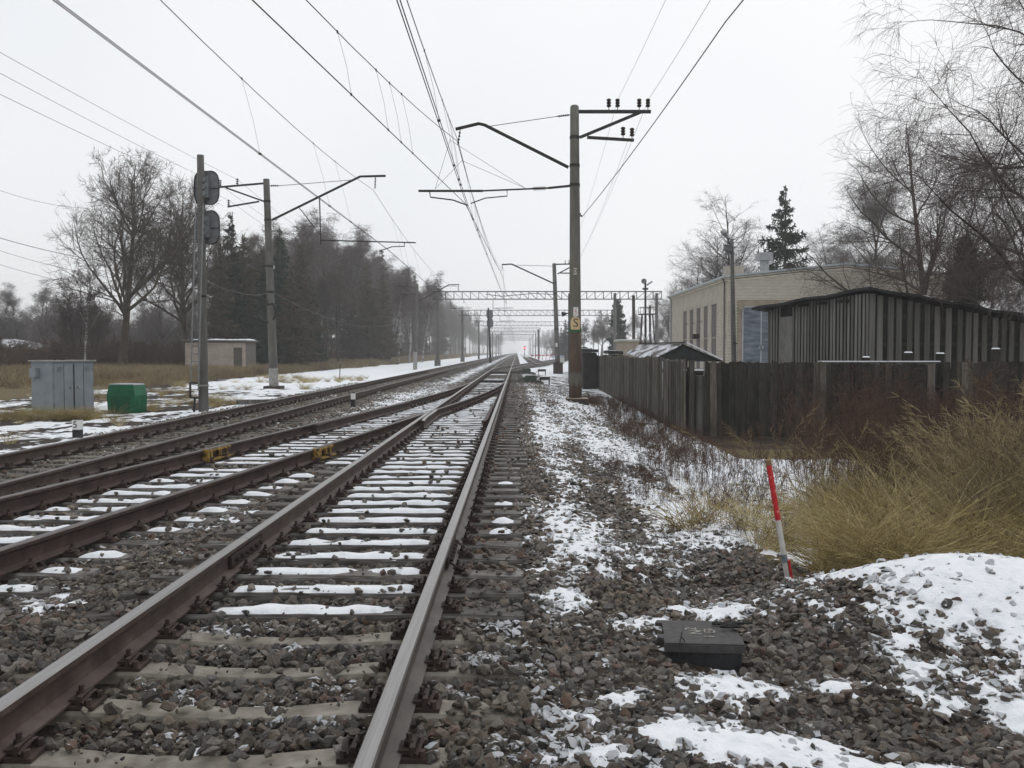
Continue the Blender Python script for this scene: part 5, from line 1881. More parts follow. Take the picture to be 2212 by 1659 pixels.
allb.sort(key=lambda b_: (0 if b_[0] == 'F' and b_[3] > 4.4 and b_[2] > .24 else 1, brick_place(b_)[0].length))
BR_M = {'F': MB().box((0, 0, 0), (.25, .05, .066)).mesh('brick', M['brick_pale'])}
for b_ in allb[:300]:
    c, s_ = brick_place(b_)
    o = bpy.data.objects.new('brick', BR_M['F'])
    o.location = c - Vector(bld.location) + Vector((0, float(RNG.uniform(-.003, .003)), 0)); link(o, bld)
cs = []; ss = []
for b_ in allb[300:]:
    c, s_ = brick_place(b_); cs.append(c); ss.append(s_)
cs = np.array(cs); ss = np.array(ss) / 2
cs = cs + RNG.uniform(-.0025, .0025, cs.shape)
cor = np.array([(-1, -1, -1), (1, -1, -1), (1, 1, -1), (-1, 1, -1), (-1, -1, 1), (1, -1, 1), (1, 1, 1), (-1, 1, 1)])
bv = (cs[:, None, :] + cor[None] * ss[:, None, :]).reshape(-1, 3) - np.array(bld.location)
bf = np.array([(3, 2, 1, 0), (4, 5, 6, 7), (0, 1, 5, 4), (1, 2, 6, 5), (2, 3, 7, 6), (3, 0, 4, 7)])
bf = (np.arange(len(cs))[:, None, None] * 8 + bf[None]).reshape(-1, 4)
o = link(bpy.data.objects.new('brickwork', np_mesh('brickwork', bv, bf, M['brick_pale'])), bld); o['kind'] = 'stuff'
# windows: bricked-up upper part, opening below
for a, b_ in WIN:
    yc = (a + b_) / 2; w = b_ - a
    mb = MB(); mb.box((BX + .045, yc, 4.52), (.13, w + .5, .22)); lint = mb.build('lintel', M['plaster'], bld)
    mb = MB(); mb.box((BX + .125, yc, 3.44), (.10, w - .02, 1.92)); mb.build('infill', M['plaster'], bld)
    mb = MB(); mb.box((BX + .12, yc, 1.40), (.06, w - .02, 2.1)); win = mb.build('window', M['glass_dark'], bld)
    mb = MB(); mb.box((BX + .08, yc, 1.40), (.04, .05, 2.1)); mb.box((BX + .08, yc - w / 2 + .04, 1.4), (.04, .05, 2.1)); mb.box((BX + .08, yc + w / 2 - .04, 1.4), (.04, .05, 2.1)); mb.build('frame', M['bark'], win)
    mb = MB(); mb.box((BX + .05, yc, 2.47), (.14, w - .02, .05)); mb.build('sill', M['plaster'], win)
for yy in (56.9, 59.2, 61.4):
    mb = MB(); mb.tube([(BX, yy - .1, 3.5), (BX - .22, yy - .1, 3.5), (BX - .22, yy - .1, 3.42)], .02, 4); mb.tube([(BX, yy + .1, 3.5), (BX - .22, yy + .1, 3.5)], .02, 4); mb.build('wall_bracket', M['dark_steel'], bld)
mb = MB(); mb.box((BX - .18, 58.0, 2.62), (.36, .5, .32)); mb.build('vent_box', M['rust'], bld)
mb = MB(); mb.tube([(BX - .08, 68.1, BG), (BX - .08, 68.1, 5.5), (BX - .25, 68.2, 5.75)], .07, 8); mb.build('downpipe', M['galv'], bld)
mb = MB(); mb.tube([(BX - .08, 50.5, BG), (BX - .08, 50.5, 5.4), (BX - .2, 50.5, 5.7)], .045, 8); mb.build('downpipe', M['mortar'], bld)
# stepped cornice and metal verge
for k in range(2):
    zz = 5.56 + k * .11; ou = .05 + k * .06
    mb = MB(); mb.box((BX - ou + .04, BY + BL / 2 - ou / 2, zz), (.10 + ou, BL + ou, .085)); mb.build('cornice', M['brick_pale'], bld)
for k in range(2):
    d0 = -.30 + k * .13; ou = .03 + k * .05
    mb = MB(); mb.bar((BX - .02, BY - ou + .06, roof_z(BX) + d0), (BX + 6.3, BY - ou + .06, roof_z(BX + 6.3) + d0), .14, .085)
    mb.bar((BX + 6.3, BY - ou + .06, roof_z(BX + 6.3) + d0), (BX + BW, BY - ou + .06, roof_z(BX + BW) + d0), .14, .085)
    mb.build('cornice', M['brick_pale'], bld)
mb = MB()
mb.add([(BX - .28, BY - .22, roof_z(BX) - .03), (BX + 6.3, BY - .22, roof_z(BX + 6.3)), (BX + BW + .2, BY - .22, roof_z(BX + BW)),
        (BX - .28, BY + BL + .2, roof_z(BX) - .03), (BX + 6.3, BY + BL + .2, roof_z(BX + 6.3)), (BX + BW + .2, BY + BL + .2, roof_z(BX + BW)),
        (BX - .28, BY - .22, roof_z(BX) - .13), (BX + 6.3, BY - .22, roof_z(BX + 6.3) - .10), (BX + BW + .2, BY - .22, roof_z(BX + BW) - .10),
        (BX - .28, BY + BL + .2, roof_z(BX) - .13), (BX + 6.3, BY + BL + .2, roof_z(BX + 6.3) - .10), (BX + BW + .2, BY + BL + .2, roof_z(BX + BW) - .10)],
       [(0, 1, 4, 3), (1, 2, 5, 4), (6, 7, 1, 0), (7, 8, 2, 1), (9, 10, 7, 6), (10, 11, 8, 7), (0, 3, 9, 6), (2, 8, 11, 5), (3, 4, 10, 9), (4, 5, 11, 10)])
mb.build('roof', M['lightgrey_metal'], bld)
for (x0, x1, z0_, z1_) in ((13.84, 14.26, roof_z(14) - .05, 6.82), (13.66, 14.42, 6.82, 7.26)):
    mb = MB(); mb.box(((x0 + x1) / 2, 52.5, (z0_ + z1_) / 2), (x1 - x0, x1 - x0, z1_ - z0_)); mb.build('roof_vent', M['galv'], bld)
mb = MB(); mb.box((12.4, 53, 6.2), (1.0, .8, .7)); mb.build('chimney', M['plaster'], bld)
# stucco surround and double door
mb = MB(); mb.box((BX + .55 + (BW - .55) / 2, BY + .012, (BG + 4.45) / 2), (BW - .56, .06, 4.45 - BG)); mb.build('render', M['stucco'], bld)
for (x0, x1) in ((12.28, 13.18), (13.24, 14.14)):
    xc = (x0 + x1) / 2
    mb = MB(); mb.box((xc, BY - .05, 1.85), (x1 - x0, .05, 4.3)); dr = mb.build('door', M['blue_metal'], bld)
    for k in range(12):
        mb = MB(); mb.box((xc, BY - .083, -.1 + k * .355), (x1 - x0 - .04, .016, .325)); mb.build('panel', M['blue_metal'], dr)
mb = MB(); mb.box((13.21, BY - .085, 1.85), (.06, .05, 4.3)); mb.box((13.21, BY - .09, 1.9), (.22, .04, .22), 0, 0, (0, R(45), 0)); mb.build('door_bar', M['lightgrey_metal'], bld)
mb = MB(); mb.box((12.23, BY - .06, 1.9), (.06, .06, 4.4)); mb.box((13.6, BY - .06, 4.08), (2.8, .06, .06)); mb.build('door_frame', M['lightgrey_metal'], bld)
mb = MB(); mb.tube([(11.98, BY - .15, 3.98), (12.25, BY - .15, 3.98)], .06, 8); mb.build('lamp', M['stucco'], bld)

# ---------------------------------------------------------------- dark plank shed
shc = Vector((11.45, 30, 0)); shl = Vector((10.08, 37, 0))
shd = thing('plank_shed', (11.45, 30, -.5), 'long grey plank shed with a dark tar-paper roof in front of the brick building', 'shed')
dl = (shl - shc); LL = dl.length; dl /= LL; nl = Vector((dl.y, -dl.x, 0)) * -1
dr_ = Vector((math.cos(R(9)), math.sin(R(9)), 0)); RL = 9.0; nr = Vector((dr_.y, -dr_.x, 0))
def zr(s_): return 3.60 - .168 * s_
mb = MB()
g1, g2, g3 = shc, shc + dr_ * RL, shl
cs_ = [g1, g2, g2 + dl * LL, g3]
mb.add([(p.x, p.y, -.5) for p in cs_] + [(cs_[0].x, cs_[0].y, 3.54), (cs_[1].x, cs_[1].y, zr(RL) - .06), (cs_[2].x, cs_[2].y, zr(RL) - .06), (cs_[3].x, cs_[3].y, 3.40)],
       [(0, 1, 5, 4), (1, 2, 6, 5), (2, 3, 7, 6), (3, 0, 4, 7), (4, 5, 6, 7), (3, 2, 1, 0)])
mb.build('back_boarding', M['plank'], shd)
bw = .125
BD = MB().box((0, 0, .5), (bw, .016, 1.0)).mesh('board', M['plank_grey'])
BDW = MB().box((0, 0, .5), (.19, .03, 1.0)).mesh('board', M['plank_grey'])


def put_board(me, x, y, z0, z1, rz):
    o = bpy.data.objects.new('board', me)
    o.location = Vector((x, y, z0)) - origin_of(shd); o.rotation_euler = (0, float(RNG.normal(0, .004)), rz + float(RNG.normal(0, .02)))
    o.scale = (float(RNG.uniform(.9, 1.08)), 1, z1 - z0)
    link(o, shd)


rzl = math.atan2(dl.y, dl.x); rzr = math.atan2(dr_.y, dr_.x)
s_ = .05
while s_ < LL:
    p = shc + dl * s_ - Vector((dl.y, -dl.x, 0)) * .03 * (1 if True else -1)
    if 5.1 < s_ < 6.0:
        s_ += .9; continue
    put_board(BD, p.x, p.y, -.4, 3.56 - .14 * s_ / LL + RNG.uniform(-.02, .02), rzl); s_ += .225
p = shc + dl * 5.55 - Vector((dl.y, -dl.x, 0)) * .035
mb = MB(); mb.box((p.x, p.y, 1.3), (.95, .04, 3.4), rzl); mb.build('door', M['plank_grey'], shd)
s_ = .08
while s_ < RL:
    p = shc + dr_ * s_ + nr * .03
    z0 = -.4
    put_board(BDW, p.x, p.y, z0, zr(s_) - .05 + RNG.uniform(-.02, .02), rzr); s_ += .335 * RNG.uniform(.80, 1.2)
# roof with a ragged overhang
ro = []; n = 30
pA = shl + dl * .45 - dr_ * .5; pB = shc - dl * .40 - dr_ * .22; pC = shc + dr_ * (RL + .5) - dl * .40; pD = shl + dl * .4 + dr_ * (RL + .5)
vs = []
for i in range(n + 1):
    t = i / n
    if t <= .4:
        p = pA.lerp(pB, t / .4); z = 3.44 + .30 * (t / .4) + .03 * math.sin(t * 40)
    else:
        tt = (t - .4) / .6; p = pB.lerp(pC, tt); z = 3.74 - .168 * RL * tt + .028 * math.sin(t * 55) + .02 * math.sin(t * 131)
    p = p + Vector((random.uniform(-.05, .05), random.uniform(-.05, .05), 0))
    vs.append((p.x, p.y, z))
m0 = len(vs)
vs += [(x + .0, y, z - .09) for x, y, z in vs]
vs.append((pD.x, pD.y, 3.6 - .168 * RL)); vs.append((pD.x, pD.y, 3.5 - .168 * RL))
fs = [(i, i + 1, m0 + i + 1, m0 + i) for i in range(n)]
mb = MB(); mb.add(vs, fs)
ctr = len(vs) - 2
mb2 = MB(); mb2.add(vs, fs + [(ctr, i + 1, i) for i in range(n)] + [(ctr + 1, m0 + i, m0 + i + 1) for i in range(n)] + [(0, m0, ctr + 1, ctr), (n, ctr, ctr + 1, m0 + n)])
mb2.build('roof', M['tar'], shd)
for k, s_ in enumerate((1.2, 2.6, 3.9, 5.3, 6.5)):
    p = shc + dl * s_ - Vector((dl.y, -dl.x, 0)) * .18
    mb = MB(); mb.bar((p.x - .25, p.y, 3.34), (p.x + .35, p.y, 3.40), .07, .11); mb.build('rafter_end', M['plank'], shd)
for (s_, w) in ((1.9, .55), (3.1, .7), (4.4, .5)):
    p = shc + dr_ * s_ - dl * .1
    v_, f_ = snow_strip(-w / 2, w / 2, 0, .12, int(s_ * 10), 0, .03)
    so_ = bpy.data.objects.new('snow_patch', np_mesh('snow_patch', v_, f_, M['snow'], smooth=True))
    so_.location = Vector((p.x, p.y, 3.765 - .168 * s_)) - origin_of(shd); so_.rotation_euler = (0, math.atan(.168), rzr); link(so_, shd)
mb = MB()
for zz in (.7, 1.9, 2.9):
    for s0, s1 in ((0, RL),):
        a = shc + nr * .012; e = shc + dr_ * RL + nr * .012
        mb.bar((a.x, a.y, zz), (e.x, e.y, min(zz, zr(RL) - .1)), .02, .10)
o = mb.build('batten', M['plank'], shd); o['kind'] = 'stuff'

# ---------------------------------------------------------------- lamp pole, floodlight tower, other poles
lp0 = at(1586, 790, 40); lp1 = at(1581, 516, 40)
lp = thing('lamp_pole', (lp0.x, 40, -.5), 'weathered lamp pole with a floodlight, standing before the corner of the brick building', 'lamp pole')
lpb = Vector((lp0.x + (lp0.x - lp1.x) * .2, 40, -.6))
pole(lp, lpb, lp1, .125, .075, M['concrete'], 12)
L4 = lambda u, v: at(u, v, 39.9)
MB().tube([L4(1578, 530), L4(1570, 512), L4(1562, 500)], .028, 6).build('lamp_arm', M['dark_steel'], lp)
mb = MB(); mb.tube([L4(1571, 514), L4(1565, 503), L4(1560, 497)], [.05, .15, .11], 12); mb.build('lamp_head', M['galv'], lp)
mb = MB(); c_ = L4(1572, 537); mb.box(c_, (.34, .22, .22), 0, 0, (0, R(8), 0)); mb.box(c_ + Vector((0, -.02, .13)), (.36, .24, .03), 0, 0, (0, R(8), 0)); mb.box(c_ + Vector((.02, 0, -.18)), (.18, .12, .14)); mb.build('floodlight', M['grey_dark'], lp)
MB().tube([L4(1583, 740), L4(1593, 742)], .02, 4).build('step_iron', M['dark_steel'], lp)

F = lambda u, v: at(u, v, 75)
tw0 = F(1395, 752)
tw = thing('floodlight_tower', (tw0.x, 75, -.5), 'steel floodlight mast standing in a splayed trestle with a railed platform, beyond the lean-to', 'floodlight tower')
pole(tw, (F(1395, 745).x, 75, -.5), F(1394, 607), .11, .08, M['dark_steel'], 8, 'mast_pole')
legs = []
for i, (ub, ut, dy) in enumerate(((1378, 1386, -.7), (1418, 1408, -.7), (1380, 1388, .7), (1414, 1404, .7))):
    a = F(ub, 756); a.y += dy; a.z = -.5; e = F(ut, 679); e.y += dy * .6
    mb = MB(); mb.bar(a, e, .09); mb.build('leg', M['rust'], tw); legs.append((a, e))
for (i, j) in ((0, 1), (2, 3), (0, 2), (1, 3)):
    mb = MB()
    mb.bar(legs[i][0].lerp(legs[i][1], .25), legs[j][0].lerp(legs[j][1], .75), .045); mb.build('cross_brace', M['galv'], tw)
    mb = MB(); mb.bar(legs[j][0].lerp(legs[j][1], .25), legs[i][0].lerp(legs[i][1], .75), .045); mb.build('cross_brace', M['galv'], tw)
pc_ = F(1397, 679)
mb = MB(); mb.box((pc_.x, 75, pc_.z), (1.25, 1.2, .07)); mb.build('platform', M['rust'], tw)
mb = MB()
for sx_ in (-.6, -.2, .2, .6):
    for sy_ in (-.58, .58):
        mb.bar((pc_.x + sx_, 75 + sy_, pc_.z), (pc_.x + sx_, 75 + sy_, pc_.z + .55), .035)
for sy_ in (-.58, .58):
    mb.bar((pc_.x - .62, 75 + sy_, pc_.z + .55), (pc_.x + .62, 75 + sy_, pc_.z + .55), .04)
mb.build('railing', M['rail_red'], tw)
mb = MB(); c_ = F(1392, 609); mb.tube([c_ + Vector((-.05, -.1, .05)), c_ + Vector((-.02, .2, .12))], [.22, .13], 12); mb.build('floodlight', M['grey_dark'], tw)
mb = MB(); c_ = F(1403, 612); mb.box(c_, (.5, .3, .14), 0, 0, (0, R(-35), 0)); mb.build('floodlight', M['galv'], tw)
mb = MB(); c_ = F(1394, 624); mb.box(c_, (.42, .3, .14)); mb.build('bracket', M['dark_steel'], tw)

for (u, v0, v1, Y, r_, lb) in ((1369.5, 638, 750, 88, .15, 'dark wooden pole left of the floodlight tower'),
                               (1405, 660, 750, 80, .09, 'thin pole close against the floodlight trestle'),
                               (1163.5, 712, 772, 236, .2, 'distant dark mast right of the far tracks, tallest of its row')):
    a = at(u, v1, Y); e = at(u - 1, v0, Y)
    tag(MB().tube([(a.x, Y, -.5), e], r_, 8).build('pole', M['bark']), lb, 'pole')
# pole with horn speaker hidden mostly behind the nearest mast
a = at(1231, 800, 60); e = at(1230, 634, 60)
hp = thing('speaker_pole', (a.x, 60, -.4), 'dark pole with a horn loudspeaker just left of the nearest right mast', 'pole')
pole(hp, (a.x, 60, -.5), e, .10, .08, M['dark_steel'], 8)
c_ = at(1219, 678, 60)
mb = MB(); mb.tube([c_ + Vector((-.12, -.05, -.02)), c_, c_ + Vector((.18, 0, .03)), c_ + Vector((.36, 0, .03))], [.17, .12, .04, .03], 12); mb.build('horn', M['black_paint'], hp)
# small pale outbuilding and dark roofs beyond the fence
ob = thing('outbuilding', (11.6, 82, -.5), 'small pale plastered outbuilding with snow on its flat roof below the floodlight tower', 'outbuilding')
a = at(1340, 738, 82); e = at(1408, 738, 82)
mb = MB(); mb.box(((a.x + e.x) / 2, 84, (a.z - .5) / 2), (e.x - a.x, 4, a.z + .5)); mb.build('wall', M['stucco'], ob)
mb = MB(); mb.box(((a.x + e.x) / 2, 84, a.z + .07), (e.x - a.x + .3, 4.3, .13)); mb.build('roof', M['plaster'], ob)
mb = MB(); mb.box(((a.x + e.x) / 2, 84, a.z + .17), (e.x - a.x + .2, 4.2, .08)); mb.build('snow_cap', M['snow'], ob)
for (u0, u1, v, Y, lb) in ((1258, 1292, 754, 52, 'flat dark roof just showing above the long fence right of the nearest mast'),
                           (1312, 1346, 758, 46, 'dark roof with a little snow showing above the fence beside the lean-to')):
    a = at(u0, v, Y); e = at(u1, v, Y); xc = (a.x + e.x) / 2; w = e.x - a.x
    h_ = thing('hut', (xc + .3, Y + 1, -.5), lb, 'hut')
    mb = MB(); mb.box((xc, Y + 1, (a.z - .7) / 2), (w * .85, 1.8, a.z + .3)); mb.build('wall', M['plank'], h_)
    mb = MB(); mb.box((xc, Y + 1, a.z - .08), (w, 2.2, .16), 0, 0, (0, R(3), 0)); mb.build('roof', M['tar'], h_)
    mb = MB(); mb.box((xc - w * .2, Y + .8, a.z + .02), (w * .5, 1.2, .03), 0, 0, (0, R(3), 0)); mb.build('snow_patch', M['snow'], h_)
# whitish boxes by the second mast
for (u, v, w, h, lb, mt) in ((1212, 779, .62, .62, 'whitish box at the foot of the second right mast', 'white_paint'), (1205, 771, 1.3, .25, 'pale blue low box behind the foot of the second right mast', 'cable_blue')):
    p_ = at(u, v, 96 if w > 1 else 90)
    t_ = thing('trackside_box', (p_.x, p_.y, -.3), lb, 'box')
    mb = MB(); mb.box(p_, (w, .4, h)); mb.build('box_body', M[mt], t_)
    mb = MB(); mb.box(p_ + Vector((0, 0, h / 2 + .02)), (w + .06, .46, .04)); mb.build('lid', M['galv'], t_)
    mb = MB(); mb.box((p_.x, p_.y, (p_.z - h / 2 - .4) / 2 - .05), (.12, .12, max(.1, p_.z - h / 2 + .4))); mb.build('leg', M['dark_steel'], t_)
# low red and white barrier far off
for i in range(7):
    x = at(1148, 768, 190).x + i * .75
    tag(MB().box((x, 190, .55), (.10, .10, 1.3)).box((x + .3, 190, .95), (.5, .06, .22)).build('barrier_post', M['red_paint']), 'faint reddish barrier post far right of the tracks', 'barrier', 'reddish barriers far off')

# ---------------------------------------------------------------- small brick hut on the left
hx0, hx1, hy = at(400, 760, 74).x, at(530, 760, 74).x, 74.0
hz = at(460, 736, 74).z; hb = .0
hut = thing('brick_hut', ((hx0 + hx1) / 2, hy, hb), 'small flat-roofed pinkish brick hut with snow on its roof behind the big signal', 'hut')
mb = MB(); mb.box(((hx0 + hx1) / 2, hy + 1.55, (hz + hb) / 2 - .1), (hx1 - hx0 - .05, 3.05, hz - hb + .1)); mb.build('wall', M['mortar'], hut)
hc = []; hs = []
W = hx1 - hx0
for (a, L, z) in bricks_np(None, None, W, hz - hb - .12, hb, [(W - .95, W - .25, hb - 1, 2.0)], pitch=.08, seed=4):
    hc.append((hx0 + a, hy, z)); hs.append((L / 2, .04, .033))
hc = np.array(hc) + RNG.uniform(-.004, .004, (len(hc), 3)); hs = np.array(hs)
v_ = (hc[:, None, :] + cor[None] * hs[:, None, :]).reshape(-1, 3) - np.array(hut.location)
f_ = (np.arange(len(hc))[:, None, None] * 8 + np.array([(3, 2, 1, 0), (4, 5, 6, 7), (0, 1, 5, 4), (1, 2, 6, 5), (2, 3, 7, 6), (3, 0, 4, 7)])[None]).reshape(-1, 4)
o = link(bpy.data.objects.new('brickwork', np_mesh('brickwork', v_, f_, M['brick_pink'])), hut); o['kind'] = 'stuff'
mb = MB(); mb.box((hx1 - .6, hy - .02, hb + 1.0), (.68, .05, 1.95)); mb.build('door', M['timber_grey'], hut)
mb = MB(); mb.box(((hx0 + hx1) / 2, hy + 1.5, hz + .0), (W + .35, 3.5, .12), 0, 0, (0, R(.6), 0)); mb.build('roof_slab', M['concrete'], hut)
v_, f_ = snow_strip(-W / 2 + .3, W / 2, 0, 1.6, 77, 0, .10)
so_ = bpy.data.objects.new('snow_cap', np_mesh('snow_cap', v_, f_, M['snow'], smooth=True)); so_.location = Vector(((hx0 + hx1) / 2 + .1, hy + 1.5, hz + .06)) - Vector(hut.location); link(so_, hut)

# far barn at the left edge
bn = thing('barn', (-62, 112, 0), 'low dark barn with a snowy roof at the far left edge behind the trees', 'barn')
r0 = at(-60, 728, 112); r1 = at(14, 737, 112); e1 = at(66, 748, 108)
mb = MB(); mb.box(((r0.x + e1.x) / 2 - 8, 114, 1.0), (e1.x - r0.x + 16, 7, 2.4)); mb.build('wall', M['tar'], bn)
mb = MB()
mb.add([(r0.x - 12, 108, e1.z - .4), (e1.x + .6, 108, e1.z - .4), (e1.x + .6, 120, e1.z - .4), (r0.x - 12, 120, e1.z - .4), (r0.x - 12, 114, r1.z + .3), (r1.x, 114, r1.z + .3)],
       [(0, 1, 5, 4), (1, 2, 5), (2, 3, 4, 5), (3, 0, 4), (3, 2, 1, 0)])
mb.build('roof', M['dusted_roof'], bn)

# ---------------------------------------------------------------- trees


def norm(a):
    return a / np.maximum(1e-9, np.linalg.norm(a, axis=-1, keepdims=True))


def walk(start, d, length, K, wig, trop, rg):
    P_ = [start]; d = norm(d)
    for k in range(1, K):
        d = norm(d + rg.normal(size=d.shape) * wig + np.array([0, 0, trop]))
        P_.append(P_[-1] + d * (length / (K - 1))[:, None])
    return np.stack(P_, 1)


def tubes(P_, Rr, S):
    """(N,K,3) polylines with (N,K) radii"""
    Nn, K, _ = P_.shape
    T = np.zeros_like(P_); T[:, 1:-1] = P_[:, 2:] - P_[:, :-2]; T[:, 0] = P_[:, 1] - P_[:, 0]; T[:, -1] = P_[:, -1] - P_[:, -2]
    T = norm(T)
    ref = np.where(np.abs(T[..., 2:3]) < .9, np.array([0, 0, 1.0]), np.array([1.0, 0, 0]))
    A = norm(np.cross(T, ref)); B = np.cross(T, A)
    ang = np.arange(S) * 2 * np.pi / S
    ring_ = A[:, :, None, :] * np.cos(ang)[None, None, :, None] + B[:, :, None, :] * np.sin(ang)[None, None, :, None]
    V = P_[:, :, None, :] + ring_ * Rr[:, :, None, None]
    i = np.arange(Nn)[:, None, None] * K * S; k = np.arange(K - 1)[None, :, None] * S; s = np.arange(S)[None, None, :]
    a = (i + k + s).ravel(); b_ = (i + k + (s + 1) % S).ravel()
    return V.reshape(-1, 3), np.stack([a, b_, b_ + S, a + S], 1)


def merge(parts_):
    vs = []; fs = []; n = 0
    for v_, f_ in parts_:
        vs.append(v_); fs.append(f_ + n); n += len(v_)
    return np.concatenate(vs), np.concatenate(fs)


def spawn(P_, Rr, M_, t0, t1, ang, angj, rg, lenfn, bias=1.0):
    Nn, K, _ = P_.shape
    L = np.linalg.norm(P_[:, -1] - P_[:, 0], axis=1)
    p = L / L.sum(); idx = rg.choice(Nn, M_, p=p)
    t = t0 + (t1 - t0) * rg.random(M_) ** bias
    f = t * (K - 1); k = np.minimum(f.astype(int), K - 2); fr = (f - k)[:, None]
    pos = P_[idx, k] * (1 - fr) + P_[idx, k + 1] * fr
    tan = norm(P_[idx, k + 1] - P_[idx, k])
    rad = Rr[idx, k] * (1 - fr[:, 0]) + Rr[idx, k + 1] * fr[:, 0]
    rnd = norm(rg.normal(size=(M_, 3))); perp = norm(rnd - (rnd * tan).sum(1, keepdims=True) * tan)
    a = rg.normal(ang, angj, M_)[:, None]
    d = tan * np.cos(a) + perp * np.sin(a)
    ln = lenfn(t, L[idx]) * rg.uniform(.7, 1.2, M_)
    return pos, d, ln, rad


def taper(r0, K, end=.25):
    return r0[:, None] * np.linspace(1, end, K)[None, :]


def bare_tree(seed, H, r, n=(24, 200, 1100, 4200), spread=.50, a1=.75, t0=.16, droop=0.0, tw=.010, up=.05, lean=(0, 0), twl=1.0):
    """returns trunk mesh data and crown mesh data"""
    rg = np.random.default_rng(seed)
    K = 12
    trunk = walk(np.zeros((1, 3)), np.array([[lean[0], lean[1], 1.0]]), np.array([H * .96]), K, .035, .05, rg)
    TR = (r * np.array([1.25] + [1 - .93 * (k / (K - 1)) ** .9 for k in range(1, K)]))[None, :]
    p, d, l, rr = spawn(trunk, TR, n[0], t0, .97, a1, .14, rg, lambda t, L: H * spread * (1 - .78 * (t - t0) / (1 - t0)) ** .8 * (.75 + .25 * (t > t0 + .05)))
    P1 = walk(p, d, l, 8, .13, up, rg); R1 = taper(np.minimum(rr * .62, r * .42), 8, .12)
    p, d, l, rr = spawn(P1, R1, n[1], .12, 1.0, .72, .2, rg, lambda t, L: L * .50 * (1.1 - .6 * t))
    P2 = walk(p, d, l, 6, .15, up * .8, rg); R2 = taper(np.minimum(rr * .6, r * .16), 6, .2)
    p, d, l, rr = spawn(P2, R2, n[2], .15, 1.0, .75, .25, rg, lambda t, L: L * .50 * (1.1 - .4 * t))
    P3 = walk(p, d, l, 5, .17, up * .5 - droop * .5, rg); R3 = np.maximum(taper(np.minimum(rr * .6, r * .05), 5, .4), tw)
    p, d, l, rr = spawn(P3, R3, n[3], .1, 1.0, .8, .3, rg, lambda t, L: np.maximum(L * .55, H * .028) * twl)
    P4 = walk(p, d, l, 4 if droop else 3, .16, -droop, rg); R4 = np.maximum(taper(np.full(len(l), tw * .95), P4.shape[1], .55), tw * .5)
    tr = merge([tubes(trunk, TR, 10), tubes(P1, R1, 6)])
    cr = merge([tubes(P2, R2, 4), tubes(P3, R3, 3), tubes(P4, R4, 3)])
    return tr, cr


def spruce(seed, H, Rm, nb=150, fluff=22, t0=.05, dens=2.2, fat=.05, power=.85):
    rg = np.random.default_rng(seed)
    K = 8
    trunk = walk(np.zeros((1, 3)), np.array([[0, 0, 1.0]]), np.array([H * .99]), K, .012, .05, rg)
    TR = (H * .017 * np.linspace(1, .12, K))[None, :]
    t = t0 + (1 - t0) * rg.random(nb) ** .95
    az = rg.uniform(0, 6.28, nb)
    pos = np.stack([0 * t, 0 * t, t * H * .985], 1)
    ln = (Rm * (1 - (t - t0) / (1 - t0)) ** power + .12) * rg.uniform(.72, 1.12, nb)
    d = np.stack([np.cos(az), np.sin(az), rg.normal(-.10, .12, nb) + .5 * t], 1)
    K1 = 5; P_ = [pos]; dd = norm(d)
    for k in range(1, K1):
        dd = norm(dd + np.array([0, 0, -.16 if k < 3 else .16]) + rg.normal(size=dd.shape) * .06)
        P_.append(P_[-1] + dd * (ln / (K1 - 1))[:, None])
    P1 = np.stack(P_, 1); R1 = taper(np.full(nb, H * .0028 + .008), K1, .3)
    p, d, l, rr = spawn(P1, R1, nb * fluff, .08, 1.0, 1.0, .3, rg, lambda t, L: (.22 + .24 * L) * (1.15 - .7 * t))
    d[:, 2] -= .45
    P2 = walk(p, d, l, 3, .12, -.12, rg)
    R2 = np.stack([np.full(len(l), fat * .55), np.full(len(l), fat), np.full(len(l), fat * .25)], 1) * rg.uniform(.6, 1.25, (len(l), 1))
    p, d, l, rr = spawn(P2, R2, int(nb * fluff * dens), .1, 1, .9, .3, rg, lambda t, L: .10 + .40 * L)
    P3 = walk(p, d, l, 2, .1, 0, rg); R3 = np.stack([np.full(len(l), fat * .5), np.full(len(l), fat * .16)], 1)
    return merge([tubes(trunk, TR, 8)]), merge([tubes(P1, R1, 4), tubes(P2, R2, 3), tubes(P3, R3, 3)])


def tree_obj(name, data, bark, leaf, loc, label, cat='tree', group=None, rz=0.0, sc_=1.0):
    t_ = thing(name, loc, label, cat, group)
    t_.rotation_euler = (0, 0, rz); t_.scale = (sc_,) * 3
    (tv, tf), (cv, cf) = data
    link(bpy.data.objects.new('trunk', np_mesh('trunk', tv, tf, bark, smooth=True)), t_)
    link(bpy.data.objects.new('crown', np_mesh('crown', cv, cf, leaf)), t_)
    return t_


def again(t_, loc, rz, s, label=None, group=None):
    c = copy_tree(t_)
    c.location = loc; c.rotation_euler = (0, 0, rz); c.scale = (s[0], s[0], s[1]) if isinstance(s, tuple) else (s,) * 3
    if label: c['label'] = label
    if group: c['group'] = group
    return c


def gp(u, Y):
    x = at(u, 760, Y).x
    return Vector((x, Y, gz1(x, Y)))


# the big oak on the left and its neighbour
oak = bare_tree(3, 17.6, .36, (30, 330, 2000, 9000), spread=.56, a1=.80, t0=.20, tw=.012, up=.075)
tree_obj('oak_tree', oak, M['bark_red'], M['twig'], gp(263, 75) + Vector((0, 0, -.1)), 'big spreading bare tree with a thick trunk behind the green box', rz=2.1)
o2 = bare_tree(8, 16.5, .30, (26, 280, 1700, 7000), spread=.48, a1=.72, t0=.22, tw=.013, up=.08)
tree_obj('bare_tree', o2, M['bark_red'], M['twig'], gp(402, 84), 'bare broad tree directly behind the big signal, smaller than the oak', rz=.7)
